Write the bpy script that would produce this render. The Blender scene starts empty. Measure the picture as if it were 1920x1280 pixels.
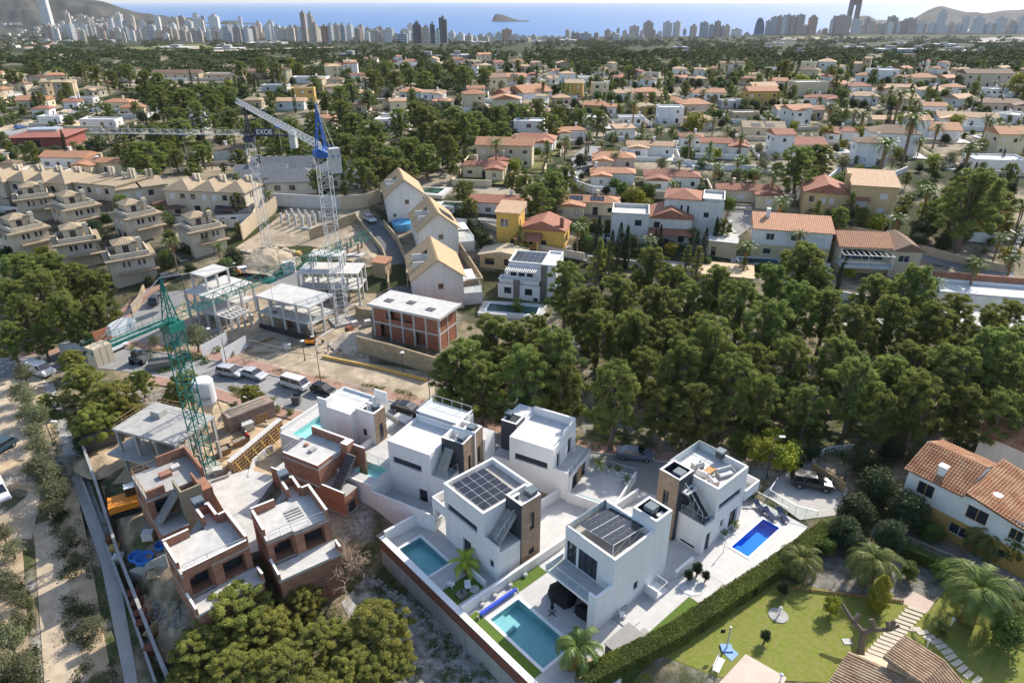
import bpy,bmesh,math,random
import numpy as np
from mathutils import Matrix,Vector,noise
R=math.radians
S=bpy.context.scene
COL=S.collection
CAMZ=52.0
PITCH=math.atan(0.5)
CP,SP,FPX=math.cos(PITCH),math.sin(PITCH),1280.0
cam_d=bpy.data.cameras.new('camera'); cam=bpy.data.objects.new('camera',cam_d); COL.objects.link(cam)
cam.location=(0,0,CAMZ); cam.rotation_euler=(R(90)-PITCH,0,0)
cam_d.sensor_width=36; cam_d.lens=24; cam_d.clip_start=0.5; cam_d.clip_end=80000
S.camera=cam
SUN_AZ,SUN_EL=42.0,37.0
w=bpy.data.worlds.new('World'); S.world=w; w.use_nodes=True
nt=w.node_tree; nt.nodes.clear()
sky=nt.nodes.new('ShaderNodeTexSky'); sky.sky_type='NISHITA'; sky.sun_disc=False
sky.sun_elevation=R(SUN_EL); sky.sun_rotation=R(SUN_AZ); sky.altitude=100; sky.air_density=1.0; sky.dust_density=1.5; sky.ozone_density=1.0
bg=nt.nodes.new('ShaderNodeBackground'); bg.inputs[1].default_value=0.15
wo=nt.nodes.new('ShaderNodeOutputWorld')
nt.links.new(sky.outputs[0],bg.inputs[0]); nt.links.new(bg.outputs[0],wo.inputs[0])
sd=bpy.data.lights.new('sun','SUN'); sd.energy=4.2; sd.angle=R(0.5); sd.color=(1.0,0.93,0.82)
so=bpy.data.objects.new('sun',sd); COL.objects.link(so)
az,el=R(SUN_AZ),R(SUN_EL)
sdir=Vector((math.sin(az)*math.cos(el),math.cos(az)*math.cos(el),math.sin(el)))
so.rotation_euler=sdir.to_track_quat('Z','Y').to_euler(); so.location=(60,80,120)
S.view_settings.view_transform='Standard'; S.view_settings.look='None'
S.view_settings.exposure=0.74; S.view_settings.gamma=1; S.view_settings.use_curve_mapping=False
cy=S.cycles; cy.max_bounces=6; cy.diffuse_bounces=4; cy.glossy_bounces=2; cy.transmission_bounces=3
cy.transparent_max_bounces=8; cy.volume_bounces=0; cy.use_denoising=True; cy.caustics_reflective=False; cy.caustics_refractive=False
try: cy.denoiser='OPENIMAGEDENOISE'
except Exception: pass
rnd=random.Random(7)
GA=R(42); GO=(8.0,44.5)
def sm(a,b,x):
 t=min(1,max(0,(x-a)/(b-a))) if a != b else float(x>a)
 return t*t*(3-2*t)
def loc_st(X,Y,O=GO,a=GA):
 dx,dy=X-O[0],Y-O[1]
 return dx*math.cos(a)+dy*math.sin(a),-dx*math.sin(a)+dy*math.cos(a)
def coast(X): return 3500+(600*sm(600,2200,X))+1100*sm(-500,-1300,X)
def terr(X,Y):
 if Y<95: z=0
 elif Y<190: z=10*sm(95,190,Y)
 elif Y<550: z=10+4*sm(190,420,Y)
 else: z=14-0.0457*(Y-550)*sm(500,700,Y)
 if z<-98: z=-98
 c=coast(X)
 if Y>c-80: z=-98-8*sm(c-80,c+40,Y)
 if 40<Y<80 and 10<X<45:
  s,t=loc_st(X,Y); z -= 2.2*sm(14.5,16.5,s)*sm(27.4,26.0,s)*sm(-6.4,-5.6,t)*sm(0.5,-1.5,t)
 if Y<75:
  s,t=loc_st(X,Y)
  z -= max(3.0*sm(1,-2.8,s)*sm(30,22,t),3.6*sm(-27.5,-30.5,s)*sm(64,52,t))
 return z
def W(x,y,z=None):
 u,v=x-960.0,y-640.0
 dx,dy,dz=u,FPX*CP-v*SP,-(FPX*SP+v*CP)
 if z is not None:
  k=(z-CAMZ)/dz
  return Vector((dx*k,dy*k,z))
 lo,t=0.0,20.0/dy
 while t*dy<60000:
  if CAMZ+dz*t<=terr(dx*t,dy*t): break
  lo=t; t *= 1.012
 hi=t
 for _ in range(30):
  m=(lo+hi)/2
  if CAMZ+dz*m<=terr(dx*m,dy*m): hi=m
  else: lo=m
 return Vector((dx*hi,dy*hi,terr(dx*hi,dy*hi)))
def ppm(p):
 return FPX/(p.y*CP-(p.z-CAMZ)*SP)
def px(p):
 Z=p.z-CAMZ; zc=p.y*CP-Z*SP
 return 960+FPX*p.x/zc,640-FPX*(p.y*SP+Z*CP)/zc
MATS={}
def mat(name,col=(0.8,0.8,0.8),rough=0.8,var=0.12,scale=1.5,metal=0.0,obj=False,pattern=None,col2=None,uvs=1.0,bump=0.0,spec=0.3,coords='Object',emit=None,trans=0.0,stain=0.0,leaf=0.0):
 if name in MATS: return MATS[name]
 m=bpy.data.materials.new(name); m.use_nodes=True; N=m.node_tree; n=N.nodes; n.clear()
 out=n.new('ShaderNodeOutputMaterial'); b=n.new('ShaderNodeBsdfPrincipled'); L=N.links.new
 L(b.outputs[0],out.inputs[0])
 b.inputs['Roughness'].default_value=rough; b.inputs['Metallic'].default_value=metal
 b.inputs['Specular IOR Level'].default_value=spec
 tc=n.new('ShaderNodeTexCoord')
 if obj:
  oi=n.new('ShaderNodeObjectInfo'); c=oi.outputs['Color']
 else:
  rgb=n.new('ShaderNodeRGB'); rgb.outputs[0].default_value=(*col,1); c=rgb.outputs[0]
 def mixc(a,bb,fac,mode='MIX'):
  x=n.new('ShaderNodeMix'); x.data_type='RGBA'; x.blend_type=mode
  for k,val in ((0,fac),(6,a),(7,bb)):
   if hasattr(val,'links'): L(val,x.inputs[k])
   else: x.inputs[k].default_value=val if k==0 else (*val,1)
  return x.outputs[2]
 def ramp(src,stops):
  r=n.new('ShaderNodeValToRGB'); e=r.color_ramp.elements
  while len(e)<len(stops): e.new(0.5)
  for i,(p_,v_) in enumerate(stops):
   e[i].position=p_; e[i].color=(v_,v_,v_,1) if not isinstance(v_,tuple) else (*v_,1)
  L(src,r.inputs[0]); return r.outputs[0]
 height=None
 if pattern:
  uv=n.new('ShaderNodeMapping'); L(tc.outputs['UV'],uv.inputs[0]); uv.inputs['Scale'].default_value=(uvs,uvs,uvs)
  if pattern in ('brick','pave','facade','rows','panel'):
   br=n.new('ShaderNodeTexBrick'); L(uv.outputs[0],br.inputs[0])
   br.offset=0.5 if pattern=='brick' else 0.0
   br.inputs['Color1'].default_value=(1,1,1,1); br.inputs['Color2'].default_value=(0.72,0.72,0.72,1) if pattern=='brick' else (0.9,0.9,0.9,1)
   br.inputs['Mortar'].default_value=(0,0,0,1); br.inputs['Scale'].default_value=1
   dims={'brick': (0.5,0.25,0.02),'pave': (0.6,0.6,0.012),'facade': (4.0,3.2,0.75),'rows': (100,3.2,0.9),'panel': (1.0,1.7,0.02)}[pattern]
   br.inputs['Brick Width'].default_value=dims[0]; br.inputs['Row Height'].default_value=dims[1]; br.inputs['Mortar Size'].default_value=dims[2]
   br.inputs['Mortar Smooth'].default_value=0.1
   sv=n.new('ShaderNodeSeparateColor'); L(br.outputs['Color'],sv.inputs[0])
   c1=mixc((0,0,0),c,sv.outputs[0],'MIX')
   inv=n.new('ShaderNodeMath'); inv.operation='SUBTRACT'; inv.inputs[0].default_value=1
   L(br.outputs['Fac'],inv.inputs[1])
   c=mixc(mixc(c,c1,1.0),col2 or (0.3,0.3,0.3),br.outputs['Fac'])
   height=inv.outputs[0]
  elif pattern=='tile':
   sx=n.new('ShaderNodeSeparateXYZ'); L(uv.outputs[0],sx.inputs[0])
   def saw(o,per):
    a=n.new('ShaderNodeMath'); a.operation='MULTIPLY'; a.inputs[1].default_value=2*math.pi/per; L(o,a.inputs[0])
    s_=n.new('ShaderNodeMath'); s_.operation='SINE'; L(a.outputs[0],s_.inputs[0]); return s_.outputs[0]
   wv=saw(sx.outputs[0],0.42); wy=saw(sx.outputs[1],0.8)
   mr=n.new('ShaderNodeMapRange'); mr.inputs[1].default_value=-1; mr.inputs[2].default_value=1; mr.inputs[3].default_value=0.72; mr.inputs[4].default_value=1.06
   L(wv,mr.inputs[0]); c=mixc(c,mr.outputs[0],1.0,'MULTIPLY'); height=wv
 vn=n.new('ShaderNodeTexNoise'); vn.inputs['Scale'].default_value=scale; vn.inputs['Detail'].default_value=6; vn.inputs['Roughness'].default_value=0.65
 L(tc.outputs[coords],vn.inputs[0])
 f=ramp(vn.outputs[0],[(0.28,1-var),(0.72,1+var)])
 c=mixc(c,f,1.0,'MULTIPLY')
 if col2 and not pattern:
  n2=n.new('ShaderNodeTexNoise'); n2.inputs['Scale'].default_value=scale*0.35; n2.inputs['Detail'].default_value=5
  L(tc.outputs[coords],n2.inputs[0]); c=mixc(c,col2,ramp(n2.outputs[0],[(0.42,0.0),(0.62,1.0)]))
 if stain:
  mp=n.new('ShaderNodeMapping'); mp.inputs['Scale'].default_value=(0.9,0.9,0.10); L(tc.outputs['Object'],mp.inputs[0])
  sn=n.new('ShaderNodeTexNoise'); sn.inputs['Scale'].default_value=1.4; sn.inputs['Detail'].default_value=4; L(mp.outputs[0],sn.inputs[0])
  c=mixc(c,ramp(sn.outputs[0],[(0.35,1-stain),(0.6,1.0)]),1.0,'MULTIPLY')
 L(c,b.inputs['Base Color'])
 if bump:
  bp=n.new('ShaderNodeBump'); bp.inputs['Strength'].default_value=bump; bp.inputs['Distance'].default_value=0.05
  L(height if height is not None else vn.outputs[0],bp.inputs['Height']); L(bp.outputs[0],b.inputs['Normal'])
 if leaf:
  oi=n.new('ShaderNodeObjectInfo'); at=n.new('ShaderNodeAttribute'); at.attribute_name='tint'
  hs=n.new('ShaderNodeHueSaturation'); L(c,hs.inputs['Color'])
  mr=n.new('ShaderNodeMapRange'); mr.inputs[3].default_value=0.48; mr.inputs[4].default_value=0.52; L(oi.outputs['Random'],mr.inputs[0]); L(mr.outputs[0],hs.inputs['Hue'])
  ad=n.new('ShaderNodeMath'); ad.operation='ADD'; L(oi.outputs['Random'],ad.inputs[0]); L(at.outputs['Fac'],ad.inputs[1])
  m2=n.new('ShaderNodeMapRange'); m2.inputs[2].default_value=2; m2.inputs[3].default_value=0.68; m2.inputs[4].default_value=1.5; L(ad.outputs[0],m2.inputs[0]); L(m2.outputs[0],hs.inputs['Value'])
  L(hs.outputs[0],b.inputs['Base Color'])
  tr=n.new('ShaderNodeBsdfTranslucent'); L(hs.outputs[0],tr.inputs[0])
  ms=n.new('ShaderNodeMixShader'); ms.inputs[0].default_value=leaf
  L(b.outputs[0],ms.inputs[1]); L(tr.outputs[0],ms.inputs[2]); L(ms.outputs[0],out.inputs[0])
 MATS[name]=m
 return m
def glassy(name,tint,transp,rough=0.02):
 if name in MATS: return MATS[name]
 m=bpy.data.materials.new(name); m.use_nodes=True; N=m.node_tree; n=N.nodes; n.clear(); L=N.links.new
 out=n.new('ShaderNodeOutputMaterial'); t=n.new('ShaderNodeBsdfTransparent'); t.inputs[0].default_value=(*tint,1)
 g=n.new('ShaderNodeBsdfGlossy'); g.inputs['Roughness'].default_value=rough; g.inputs[0].default_value=(0.9,0.95,1,1)
 lw=n.new('ShaderNodeLayerWeight'); lw.inputs[0].default_value=transp; ms=n.new('ShaderNodeMixShader')
 L(lw.outputs['Fresnel'],ms.inputs[0]); L(t.outputs[0],ms.inputs[1]); L(g.outputs[0],ms.inputs[2]); L(ms.outputs[0],out.inputs[0])
 if 'water' in name:
  tc=n.new('ShaderNodeTexCoord'); nz=n.new('ShaderNodeTexNoise'); nz.inputs['Scale'].default_value=2.2; nz.inputs['Detail'].default_value=2
  L(tc.outputs['Object'],nz.inputs[0]); bp=n.new('ShaderNodeBump'); bp.inputs['Strength'].default_value=0.12; bp.inputs['Distance'].default_value=0.1
  L(nz.outputs[0],bp.inputs['Height']); L(bp.outputs[0],g.inputs['Normal'])
 MATS[name]=m; return m
WHITE=mat('white_render',(0.72,0.712,0.70),0.85,0.035,0.6,stain=0.05)
WOBJ=mat('render_coat',obj=True,rough=0.85,var=0.05,scale=0.5,stain=0.10)
COPING=mat('white_coping',(0.75,0.74,0.73),0.7,0.04)
TERRACE=mat('terrace_floor',(0.50,0.49,0.475),0.6,0.06,0.8,pattern='pave',col2=(0.40,0.39,0.38),uvs=0.8)
ROOFW=mat('white_roof_floor',(0.60,0.595,0.585),0.75,0.07,0.7,pattern='pave',col2=(0.56,0.55,0.54))
DARK=mat('anthracite_panel',(0.045,0.05,0.06),0.45,0.08)
BROWNP=mat('brown_stone_cladding',(0.33,0.235,0.16),0.6,0.14,2.5,pattern='brick',col2=(0.24,0.17,0.12),uvs=0.55)
GLASS=mat('window_glass',(0.03,0.035,0.045),0.08,0.3,0.8,spec=0.8)
SHUT=mat('white_shutter',(0.62,0.62,0.62),0.6,0.05)
DFRAME=mat('dark_frame',(0.03,0.032,0.036),0.4,0.05)
WFRAME=mat('white_frame',(0.7,0.7,0.7),0.5,0.03)
CLEAR=glassy('balustrade_glass',(0.86,0.93,0.94),0.07)
STEEL=mat('steel',(0.55,0.56,0.58),0.35,0.05,metal=0.6)
BRICK=mat('red_brick',(0.325,0.145,0.088),0.9,0.22,1.2,pattern='brick',col2=(0.27,0.20,0.155),bump=0.3,uvs=1.0)
CONC=mat('grey_concrete',(0.36,0.35,0.33),0.9,0.16,1.4,stain=0.1)
CONCL=mat('pale_concrete',(0.49,0.48,0.455),0.9,0.15,0.9,stain=0.08)
CONCD=mat('dark_concrete',(0.10,0.10,0.105),0.9,0.2,0.8)
TILE=mat('roof_tile',obj=True,rough=0.85,var=0.22,scale=1.6,pattern='tile',bump=0.35)
STONE=mat('sandstone_wall',(0.42,0.33,0.21),0.9,0.2,1.2,pattern='brick',col2=(0.34,0.26,0.17),uvs=0.7)
WOOD=mat('timber',(0.30,0.19,0.10),0.8,0.25,2.5)
BLACK=mat('black_cloth',(0.012,0.012,0.014),0.8,0.2)
WATERT=glassy('pool_water',(0.60,0.92,0.96),0.15)
WATERB=glassy('blue_pool_water',(0.30,0.66,0.98),0.15)
class MB:
 def __init__(s): s.v=[]; s.f=[]; s.m=[]; s.M=None; s.mats=[]
 def mi(s,m):
  if m not in s.mats: s.mats.append(m)
  return s.mats.index(m)
 def av(s,p):
  p=Vector(p)
  if s.M is not None: p=s.M @ p
  s.v.append(p); return len(s.v)-1
 def face(s,pts,m):
  i=[s.av(p) for p in pts]; s.f.append(i); s.m.append(s.mi(m))
 def box(s,x0,x1,y0,y1,z0,z1,m,top=None,bottom=True):
  i=[s.av(p) for p in ((x0,y0,z0),(x1,y0,z0),(x1,y1,z0),(x0,y1,z0),(x0,y0,z1),(x1,y0,z1),(x1,y1,z1),(x0,y1,z1))]
  k=s.mi(m); kt=s.mi(top) if top else k
  fs=[(4,5,6,7),(0,1,5,4),(1,2,6,5),(2,3,7,6),(3,0,4,7)]+([(3,2,1,0)] if bottom else [])
  for j,q in enumerate(fs): s.f.append([i[a] for a in q]); s.m.append(kt if j==0 else k)
 def prism(s,poly,z0,z1,m,top=None,bottom=True):
  n=len(poly); a=[s.av((p[0],p[1],z0)) for p in poly]; b=[s.av((p[0],p[1],z1)) for p in poly]; k=s.mi(m)
  for j in range(n): s.f.append([a[j],a[(j+1) % n],b[(j+1) % n],b[j]]); s.m.append(k)
  s.f.append(b); s.m.append(s.mi(top) if top else k)
  if bottom: s.f.append(a[::-1]); s.m.append(k)
 def bar(s,p0,p1,r,m,n=4,r1=None,caps=True):
  p0,p1=Vector(p0),Vector(p1); d=(p1-p0)
  if d.length<1e-6: return
  d.normalize(); u=d.orthogonal().normalized()
  if n==4 and abs(d.z)<0.95: u=(d.cross(Vector((0,0,1)))).normalized()
  w_=d.cross(u); r1=r if r1 is None else r1; k=s.mi(m); o=math.pi/4 if n==4 else 0
  A=[]; B=[]
  for j in range(n):
   an=2*math.pi*j/n+o; e=u*math.cos(an)+w_*math.sin(an)
   A.append(s.av(p0+e*r)); B.append(s.av(p1+e*r1))
  for j in range(n): s.f.append([A[j],A[(j+1) % n],B[(j+1) % n],B[j]]); s.m.append(k)
  if caps: s.f.append(A[::-1]); s.m.append(k); s.f.append(B); s.m.append(k)
 def tube(s,pts,rad,m,n=6):
  for j in range(len(pts)-1):
   r0=rad[j] if isinstance(rad,(list,tuple)) else rad; r1=rad[j+1] if isinstance(rad,(list,tuple)) else rad
   s.bar(pts[j],pts[j+1],r0,m,n,r1,caps=(j in (0,len(pts)-2)))
 def lathe(s,prof,m,n=14,c=(0,0,0)):
  rings=[[s.av((c[0]+r*math.cos(2*math.pi*j/n),c[1]+r*math.sin(2*math.pi*j/n),c[2]+z)) for j in range(n)] for r,z in prof]; k=s.mi(m)
  for a,b in zip(rings,rings[1:]):
   for j in range(n): s.f.append([a[j],a[(j+1) % n],b[(j+1) % n],b[j]]); s.m.append(k)
  s.f.append(rings[-1]); s.m.append(k); s.f.append(rings[0][::-1]); s.m.append(k)
 def mesh(s,name,uv=True,smooth=False,tint=None):
  me=bpy.data.meshes.new(name); me.from_pydata([tuple(p) for p in s.v],[],s.f)
  for m in s.mats: me.materials.append(m)
  me.polygons.foreach_set('material_index',s.m)
  if uv:
   lay=me.uv_layers.new(name='UV'); co=[]
   for p in me.polygons:
    nrm=p.normal; t=Vector((1,0,0)) if abs(nrm.z)>0.97 else Vector((0,0,1)).cross(nrm).normalized(); bt=nrm.cross(t)
    for vi in p.vertices: q=me.vertices[vi].co; co += [q.dot(t),q.dot(bt)]
   lay.data.foreach_set('uv',co)
  if smooth: me.polygons.foreach_set('use_smooth',[True]*len(me.polygons))
  return me
 def build(s,name,parent=None,uv=True,smooth=False,color=None,loc=None):
  me=s.mesh(name,uv,smooth); return put(me,name,parent,color,loc)
def put(me,name,parent=None,color=None,loc=None):
 o=bpy.data.objects.new(name,me); COL.objects.link(o)
 if parent: o.parent=parent
 if color: o.color=(*color,1)
 if loc: o.location=loc
 return o
NAMED=[]
def tag(o,label=None,cat=None,group=None,kind=None):
 if label: o['label']=label
 if cat: o['category']=cat
 if group: o['group']=group
 if kind: o['kind']=kind
 return o
def thing(name,label,cat,loc=(0,0,0),rz=0,group=None):
 o=bpy.data.objects.new(name,None); COL.objects.link(o); o.location=loc; o.rotation_euler=(0,0,rz); o.empty_display_size=0.5
 return tag(o,label,cat,group)
def struct(name,mb_or_me,smooth=False,kind='structure',uv=True):
 o=mb_or_me.build(name,uv=uv,smooth=smooth) if isinstance(mb_or_me,MB) else put(mb_or_me,name)
 o['kind']=kind; return o
def offset_poly(P,d):
 n=len(P); out=[]
 for i in range(n):
  a,b,c=Vector(P[i-1]),Vector(P[i]),Vector(P[(i+1) % n])
  e1=(b-a).normalized(); e2=(c-b).normalized(); n1=Vector((-e1.y,e1.x)); n2=Vector((-e2.y,e2.x))
  k=1+n1.dot(n2)
  out.append(tuple(b+(n1+n2)*(d/k)) if k>1e-3 else tuple(b+n1*d))
 return out
def rect(x0,x1,y0,y1): return [(x0,y0),(x1,y0),(x1,y1),(x0,y1)]
def wall_run(mb,a,b,z0,z1,m,ops=(),depth=0.18):
 """one wall face from a to b (outside on the right hand), with reveals; returns the window places"""
 a,b=Vector((a[0],a[1],0)),Vector((b[0],b[1],0)); d=(b-a); Ln=d.length; d.normalize(); nrm=Vector((d.y,-d.x,0))
 P=lambda u,v,k=0: a+d*u+Vector((0,0,v))-nrm*k
 us=sorted({0,Ln,*[o[0] for o in ops],*[o[1] for o in ops]}); vs=sorted({z0,z1,*[o[2] for o in ops],*[o[3] for o in ops]})
 if not ops: mb.face([P(0,z0),P(Ln,z0),P(Ln,z1),P(0,z1)],m); return []
 for u0,u1 in zip(us,us[1:]):
  for v0,v1 in zip(vs,vs[1:]):
   cu,cv=(u0+u1)/2,(v0+v1)/2
   if any(o[0]<cu<o[1] and o[2]<cv<o[3] for o in ops): continue
   mb.face([P(u0,v0),P(u1,v0),P(u1,v1),P(u0,v1)],m)
 out=[]
 for o in ops:
  u0,u1,v0,v1=o[:4]; k=depth
  for q in ([P(u0,v0),P(u1,v0),P(u1,v0,k),P(u0,v0,k)],[P(u0,v1,k),P(u1,v1,k),P(u1,v1),P(u0,v1)],[P(u0,v0),P(u0,v0,k),P(u0,v1,k),P(u0,v1)],[P(u1,v0,k),P(u1,v0),P(u1,v1),P(u1,v1,k)]): mb.face(q,m)
  out.append((P,o,k))
 return out
def window_part(parent,P,o,k,frame=DFRAME,fw=0.06,name='window',split=1,glass=GLASS,sub=False):
 u0,u1,v0,v1=o[:4]; mb=MB(); f=MB() if sub else mb
 g0=k+0.002
 mb.face([P(u0,v0,g0),P(u1,v0,g0),P(u1,v1,g0),P(u0,v1,g0)],glass)
 def bx(a0,a1,b0,b1):
  f.face([P(a0,b0,k-0.05),P(a1,b0,k-0.05),P(a1,b1,k-0.05),P(a0,b1,k-0.05)],frame)
  for q in ([(a0,b0),(a1,b0)],[(a1,b0),(a1,b1)],[(a1,b1),(a0,b1)],[(a0,b1),(a0,b0)]):
   f.face([P(*q[0],k),P(*q[1],k),P(*q[1],k-0.05),P(*q[0],k-0.05)],frame)
 bx(u0,u1,v0,v0+fw); bx(u0,u1,v1-fw,v1); bx(u0,u0+fw,v0+fw,v1-fw); bx(u1-fw,u1,v0+fw,v1-fw)
 for i in range(1,split):
  c=u0+(u1-u0)*i/split; bx(c-fw/2,c+fw/2,v0+fw,v1-fw)
 w_=mb.build(name,parent)
 if sub: f.build('frame',w_)
 return w_
def shell(parent,poly,z0,z1,m,ops={},name='wall',color=None,top=None,frame=DFRAME,depth=0.18,sub=False,split=None):
 """closed block with windows; ops: edge index -> [(u0,u1,v0,v1,kind)]"""
 mb=MB(); wins=[]
 for i in range(len(poly)):
  wins += wall_run(mb,poly[i],poly[(i+1) % len(poly)],z0,z1,m,ops.get(i,()),depth)
 if top is not None: mb.face([(p[0],p[1],z1) for p in poly],top)
 o=mb.build(name,parent,color=color)
 for P,op,k in wins:
  kd=op[4] if len(op)>4 else 'w'
  window_part(parent,P,op,k,frame,name={'w': 'window','d': 'door','s': 'window','o': 'opening'}[kd],split=(op[5] if len(op)>5 else 1),glass=(SHUT if kd=='s' else GLASS),sub=sub)
 return o
def parapet(parent,poly,z1,ph,m=COPING,floor=ROOFW,th=0.25,base=None,inner=None,name='roof',color=None,skip=()):
 """coping ring on top of a block, inner faces and roof floor ph below"""
 q=offset_poly(poly,th); n=len(poly); mb=MB()
 for i in range(n):
  if i in skip: continue
  j=(i+1) % n
  mb.face([(*poly[i],z1),(*poly[j],z1),(*q[j],z1),(*q[i],z1)],m)
  mb.face([(*q[i],z1),(*q[j],z1),(*q[j],z1-ph),(*q[i],z1-ph)],inner or m)
 mb.build('parapet',parent,color=color)
 f=MB(); f.face([(*p,z1-ph) for p in (poly if skip else q)],floor); f.build(name,parent)
def railing(parent,pts,h=1.0,m=CLEAR,post=STEEL,step=1.4,name='railing',bars=False):
 mb=MB()
 for a,b in zip(pts,pts[1:]):
  a,b=Vector(a),Vector(b); L_=(b-a).length; n=max(1,round(L_/step))
  for i in range(n+1):
   p=a.lerp(b,i/n); mb.bar(p,p+Vector((0,0,h)),0.03,post)
  mb.bar(a+Vector((0,0,h)),b+Vector((0,0,h)),0.03,post)
  if bars:
   mb.bar(a+Vector((0,0,h*.5)),b+Vector((0,0,h*.5)),0.02,post)
  else: mb.face([a+Vector((0,0,0.06)),b+Vector((0,0,0.06)),b+Vector((0,0,h-.04)),a+Vector((0,0,h-.04))],m)
 return mb.build(name,parent,uv=False)
def cells(x0,x1,y0,y1,holes,z0,z1,m,top,side=True,M=None):
 """slab with rectangular holes"""
 mb=MB(); mb.M=M
 xs=sorted({x0,x1,*[v for h in holes for v in h[:2] if x0<v<x1]}); ys=sorted({y0,y1,*[v for h in holes for v in h[2:] if y0<v<y1]})
 for a,b in zip(xs,xs[1:]):
  for c,d in zip(ys,ys[1:]):
   cx,cyy=(a+b)/2,(c+d)/2
   if any(h[0]<cx<h[1] and h[2]<cyy<h[3] for h in holes): continue
   mb.face([(a,c,z1),(b,c,z1),(b,d,z1),(a,d,z1)],top)
 if side:
  r=rect(x0,x1,y0,y1)
  for i in range(4): a,b=r[i],r[(i+1) % 4]; mb.face([(*a,z0),(*b,z0),(*b,z1),(*a,z1)],m)
 return mb
def pool(label,x0,x1,y0,y1,z,parent_loc,rz,water=WATERT,basin=None,depth=0.95,group=None,steps=None,coping=True):
 basin=basin or mat('pool_tile',(0.55,0.78,0.78),0.4,0.05,1.0,pattern='pave',col2=(0.47,0.7,0.7),uvs=1.6)
 o=thing('swimming_pool',label,'swimming pool',(*parent_loc,z),rz,group)
 b=MB(); c=[(x0,y0),(x1,y0),(x1,y1),(x0,y1)]
 for i in range(4): p,q=c[i],c[(i+1) % 4]; b.face([(*q,-depth),(*p,-depth),(*p,0.01),(*q,0.01)][::-1],basin)
 b.face([(*p,-depth) for p in c],basin)
 if steps:
  sx0,sx1,sy0,sy1=steps; b.box(sx0,sx1,sy0,sy1,-depth+0.01,-0.45,basin)
 b.build('basin',o)
 wmb=MB(); wmb.face([(*p,-0.12) for p in c],water); wmb.build('water',o)
 if coping:
  k=MB(); t=0.3
  for r_ in ((x0-t,x1+t,y0-t,y0),(x0-t,x1+t,y1,y1+t),(x0-t,x0,y0,y1),(x1,x1+t,y0,y1)): k.box(*r_,-0.02,0.05,COPING)
  k.build('coping',o)
 return o
def stairs(parent,p0,direction,width,n,rise,run,m,name='stairs',solid=0.0,side=None):
 """steps rising from p0 along direction (2-D unit)"""
 mb=MB(); d=Vector((*direction,0)).normalized(); s_=Vector((-d.y,d.x,0)); p0=Vector(p0)
 for i in range(n):
  a=p0+d*(run*i); z=p0.z+rise*(i+1); zb=max(p0.z-solid,z-rise-0.14) if solid==0 else p0.z
  q=[a,a+d*(run+0.02),a+d*(run+0.02)+s_*width,a+s_*width]
  mb.prism([(v.x,v.y) for v in q],zb,z,m)
 return mb.build(name,parent)
# === ground, sea, hills
def gmat():
 m=bpy.data.materials.new('ground_soil'); m.use_nodes=True; N=m.node_tree; n=N.nodes; b=n['Principled BSDF']; L=N.links.new
 b.inputs['Roughness'].default_value=0.95; b.inputs['Specular IOR Level'].default_value=0.1
 g=n.new('ShaderNodeNewGeometry')
 def nz(s,d=6,r=0.6):
  x=n.new('ShaderNodeTexNoise'); x.inputs['Scale'].default_value=s; x.inputs['Detail'].default_value=d; x.inputs['Roughness'].default_value=r; L(g.outputs['Position'],x.inputs[0]); return x.outputs[0]
 def rp(src,a,c0,bb,c1):
  r=n.new('ShaderNodeValToRGB'); e=r.color_ramp.elements; e[0].position=a; e[0].color=(*c0,1); e[1].position=bb; e[1].color=(*c1,1); L(src,r.inputs[0]); return r.outputs[0]
 def mx(a,c,f):
  x=n.new('ShaderNodeMix'); x.data_type='RGBA'; L(f,x.inputs[0]); L(a,x.inputs[6]); L(c,x.inputs[7]); return x.outputs[2]
 soil=rp(nz(0.9),0.3,(0.17,0.125,0.08),0.7,(0.36,0.29,0.20))
 scrub=rp(nz(1.7),0.3,(0.035,0.045,0.018),0.7,(0.11,0.12,0.05))
 near=mx(soil,scrub,rp(nz(0.16),0.42,(0,0,0),0.56,(1,1,1)))
 rock=rp(nz(2.5,8,0.75),0.35,(0.10,0.09,0.075),0.68,(0.48,0.45,0.40))
 near=mx(near,rock,rp(nz(0.11,3),0.52,(0,0,0),0.62,(1,1,1)))
 far=mx(rp(nz(0.02),0.3,(0.025,0.034,0.015),0.7,(0.06,0.066,0.028)),rp(nz(0.06),0.3,(0.22,0.18,0.125),0.7,(0.40,0.34,0.255)),rp(nz(0.035,8,0.7),0.47,(0,0,0),0.57,(1,1,1)))
 sx=n.new('ShaderNodeSeparateXYZ'); L(g.outputs['Position'],sx.inputs[0])
 yd=n_div(n,L,sx.outputs[1],1000); forest=rp(nz(0.02),0.3,(0.022,0.03,0.014),0.7,(0.05,0.055,0.024))
 L(mx(mx(near,far,rp(yd,0.085,(0,0,0),0.13,(1,1,1))),forest,rp(yd,0.5,(0,0,0),0.75,(1,1,1))),b.inputs['Base Color'])
 bp=n.new('ShaderNodeBump'); bp.inputs['Strength'].default_value=0.5; bp.inputs['Distance'].default_value=0.3; L(nz(1.3,8,0.7),bp.inputs['Height']); L(bp.outputs[0],b.inputs['Normal'])
 return m
def n_div(n,L,s,d):
 x=n.new('ShaderNodeMath'); x.operation='DIVIDE'; L(s,x.inputs[0]); x.inputs[1].default_value=d; return x.outputs[0]
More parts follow.
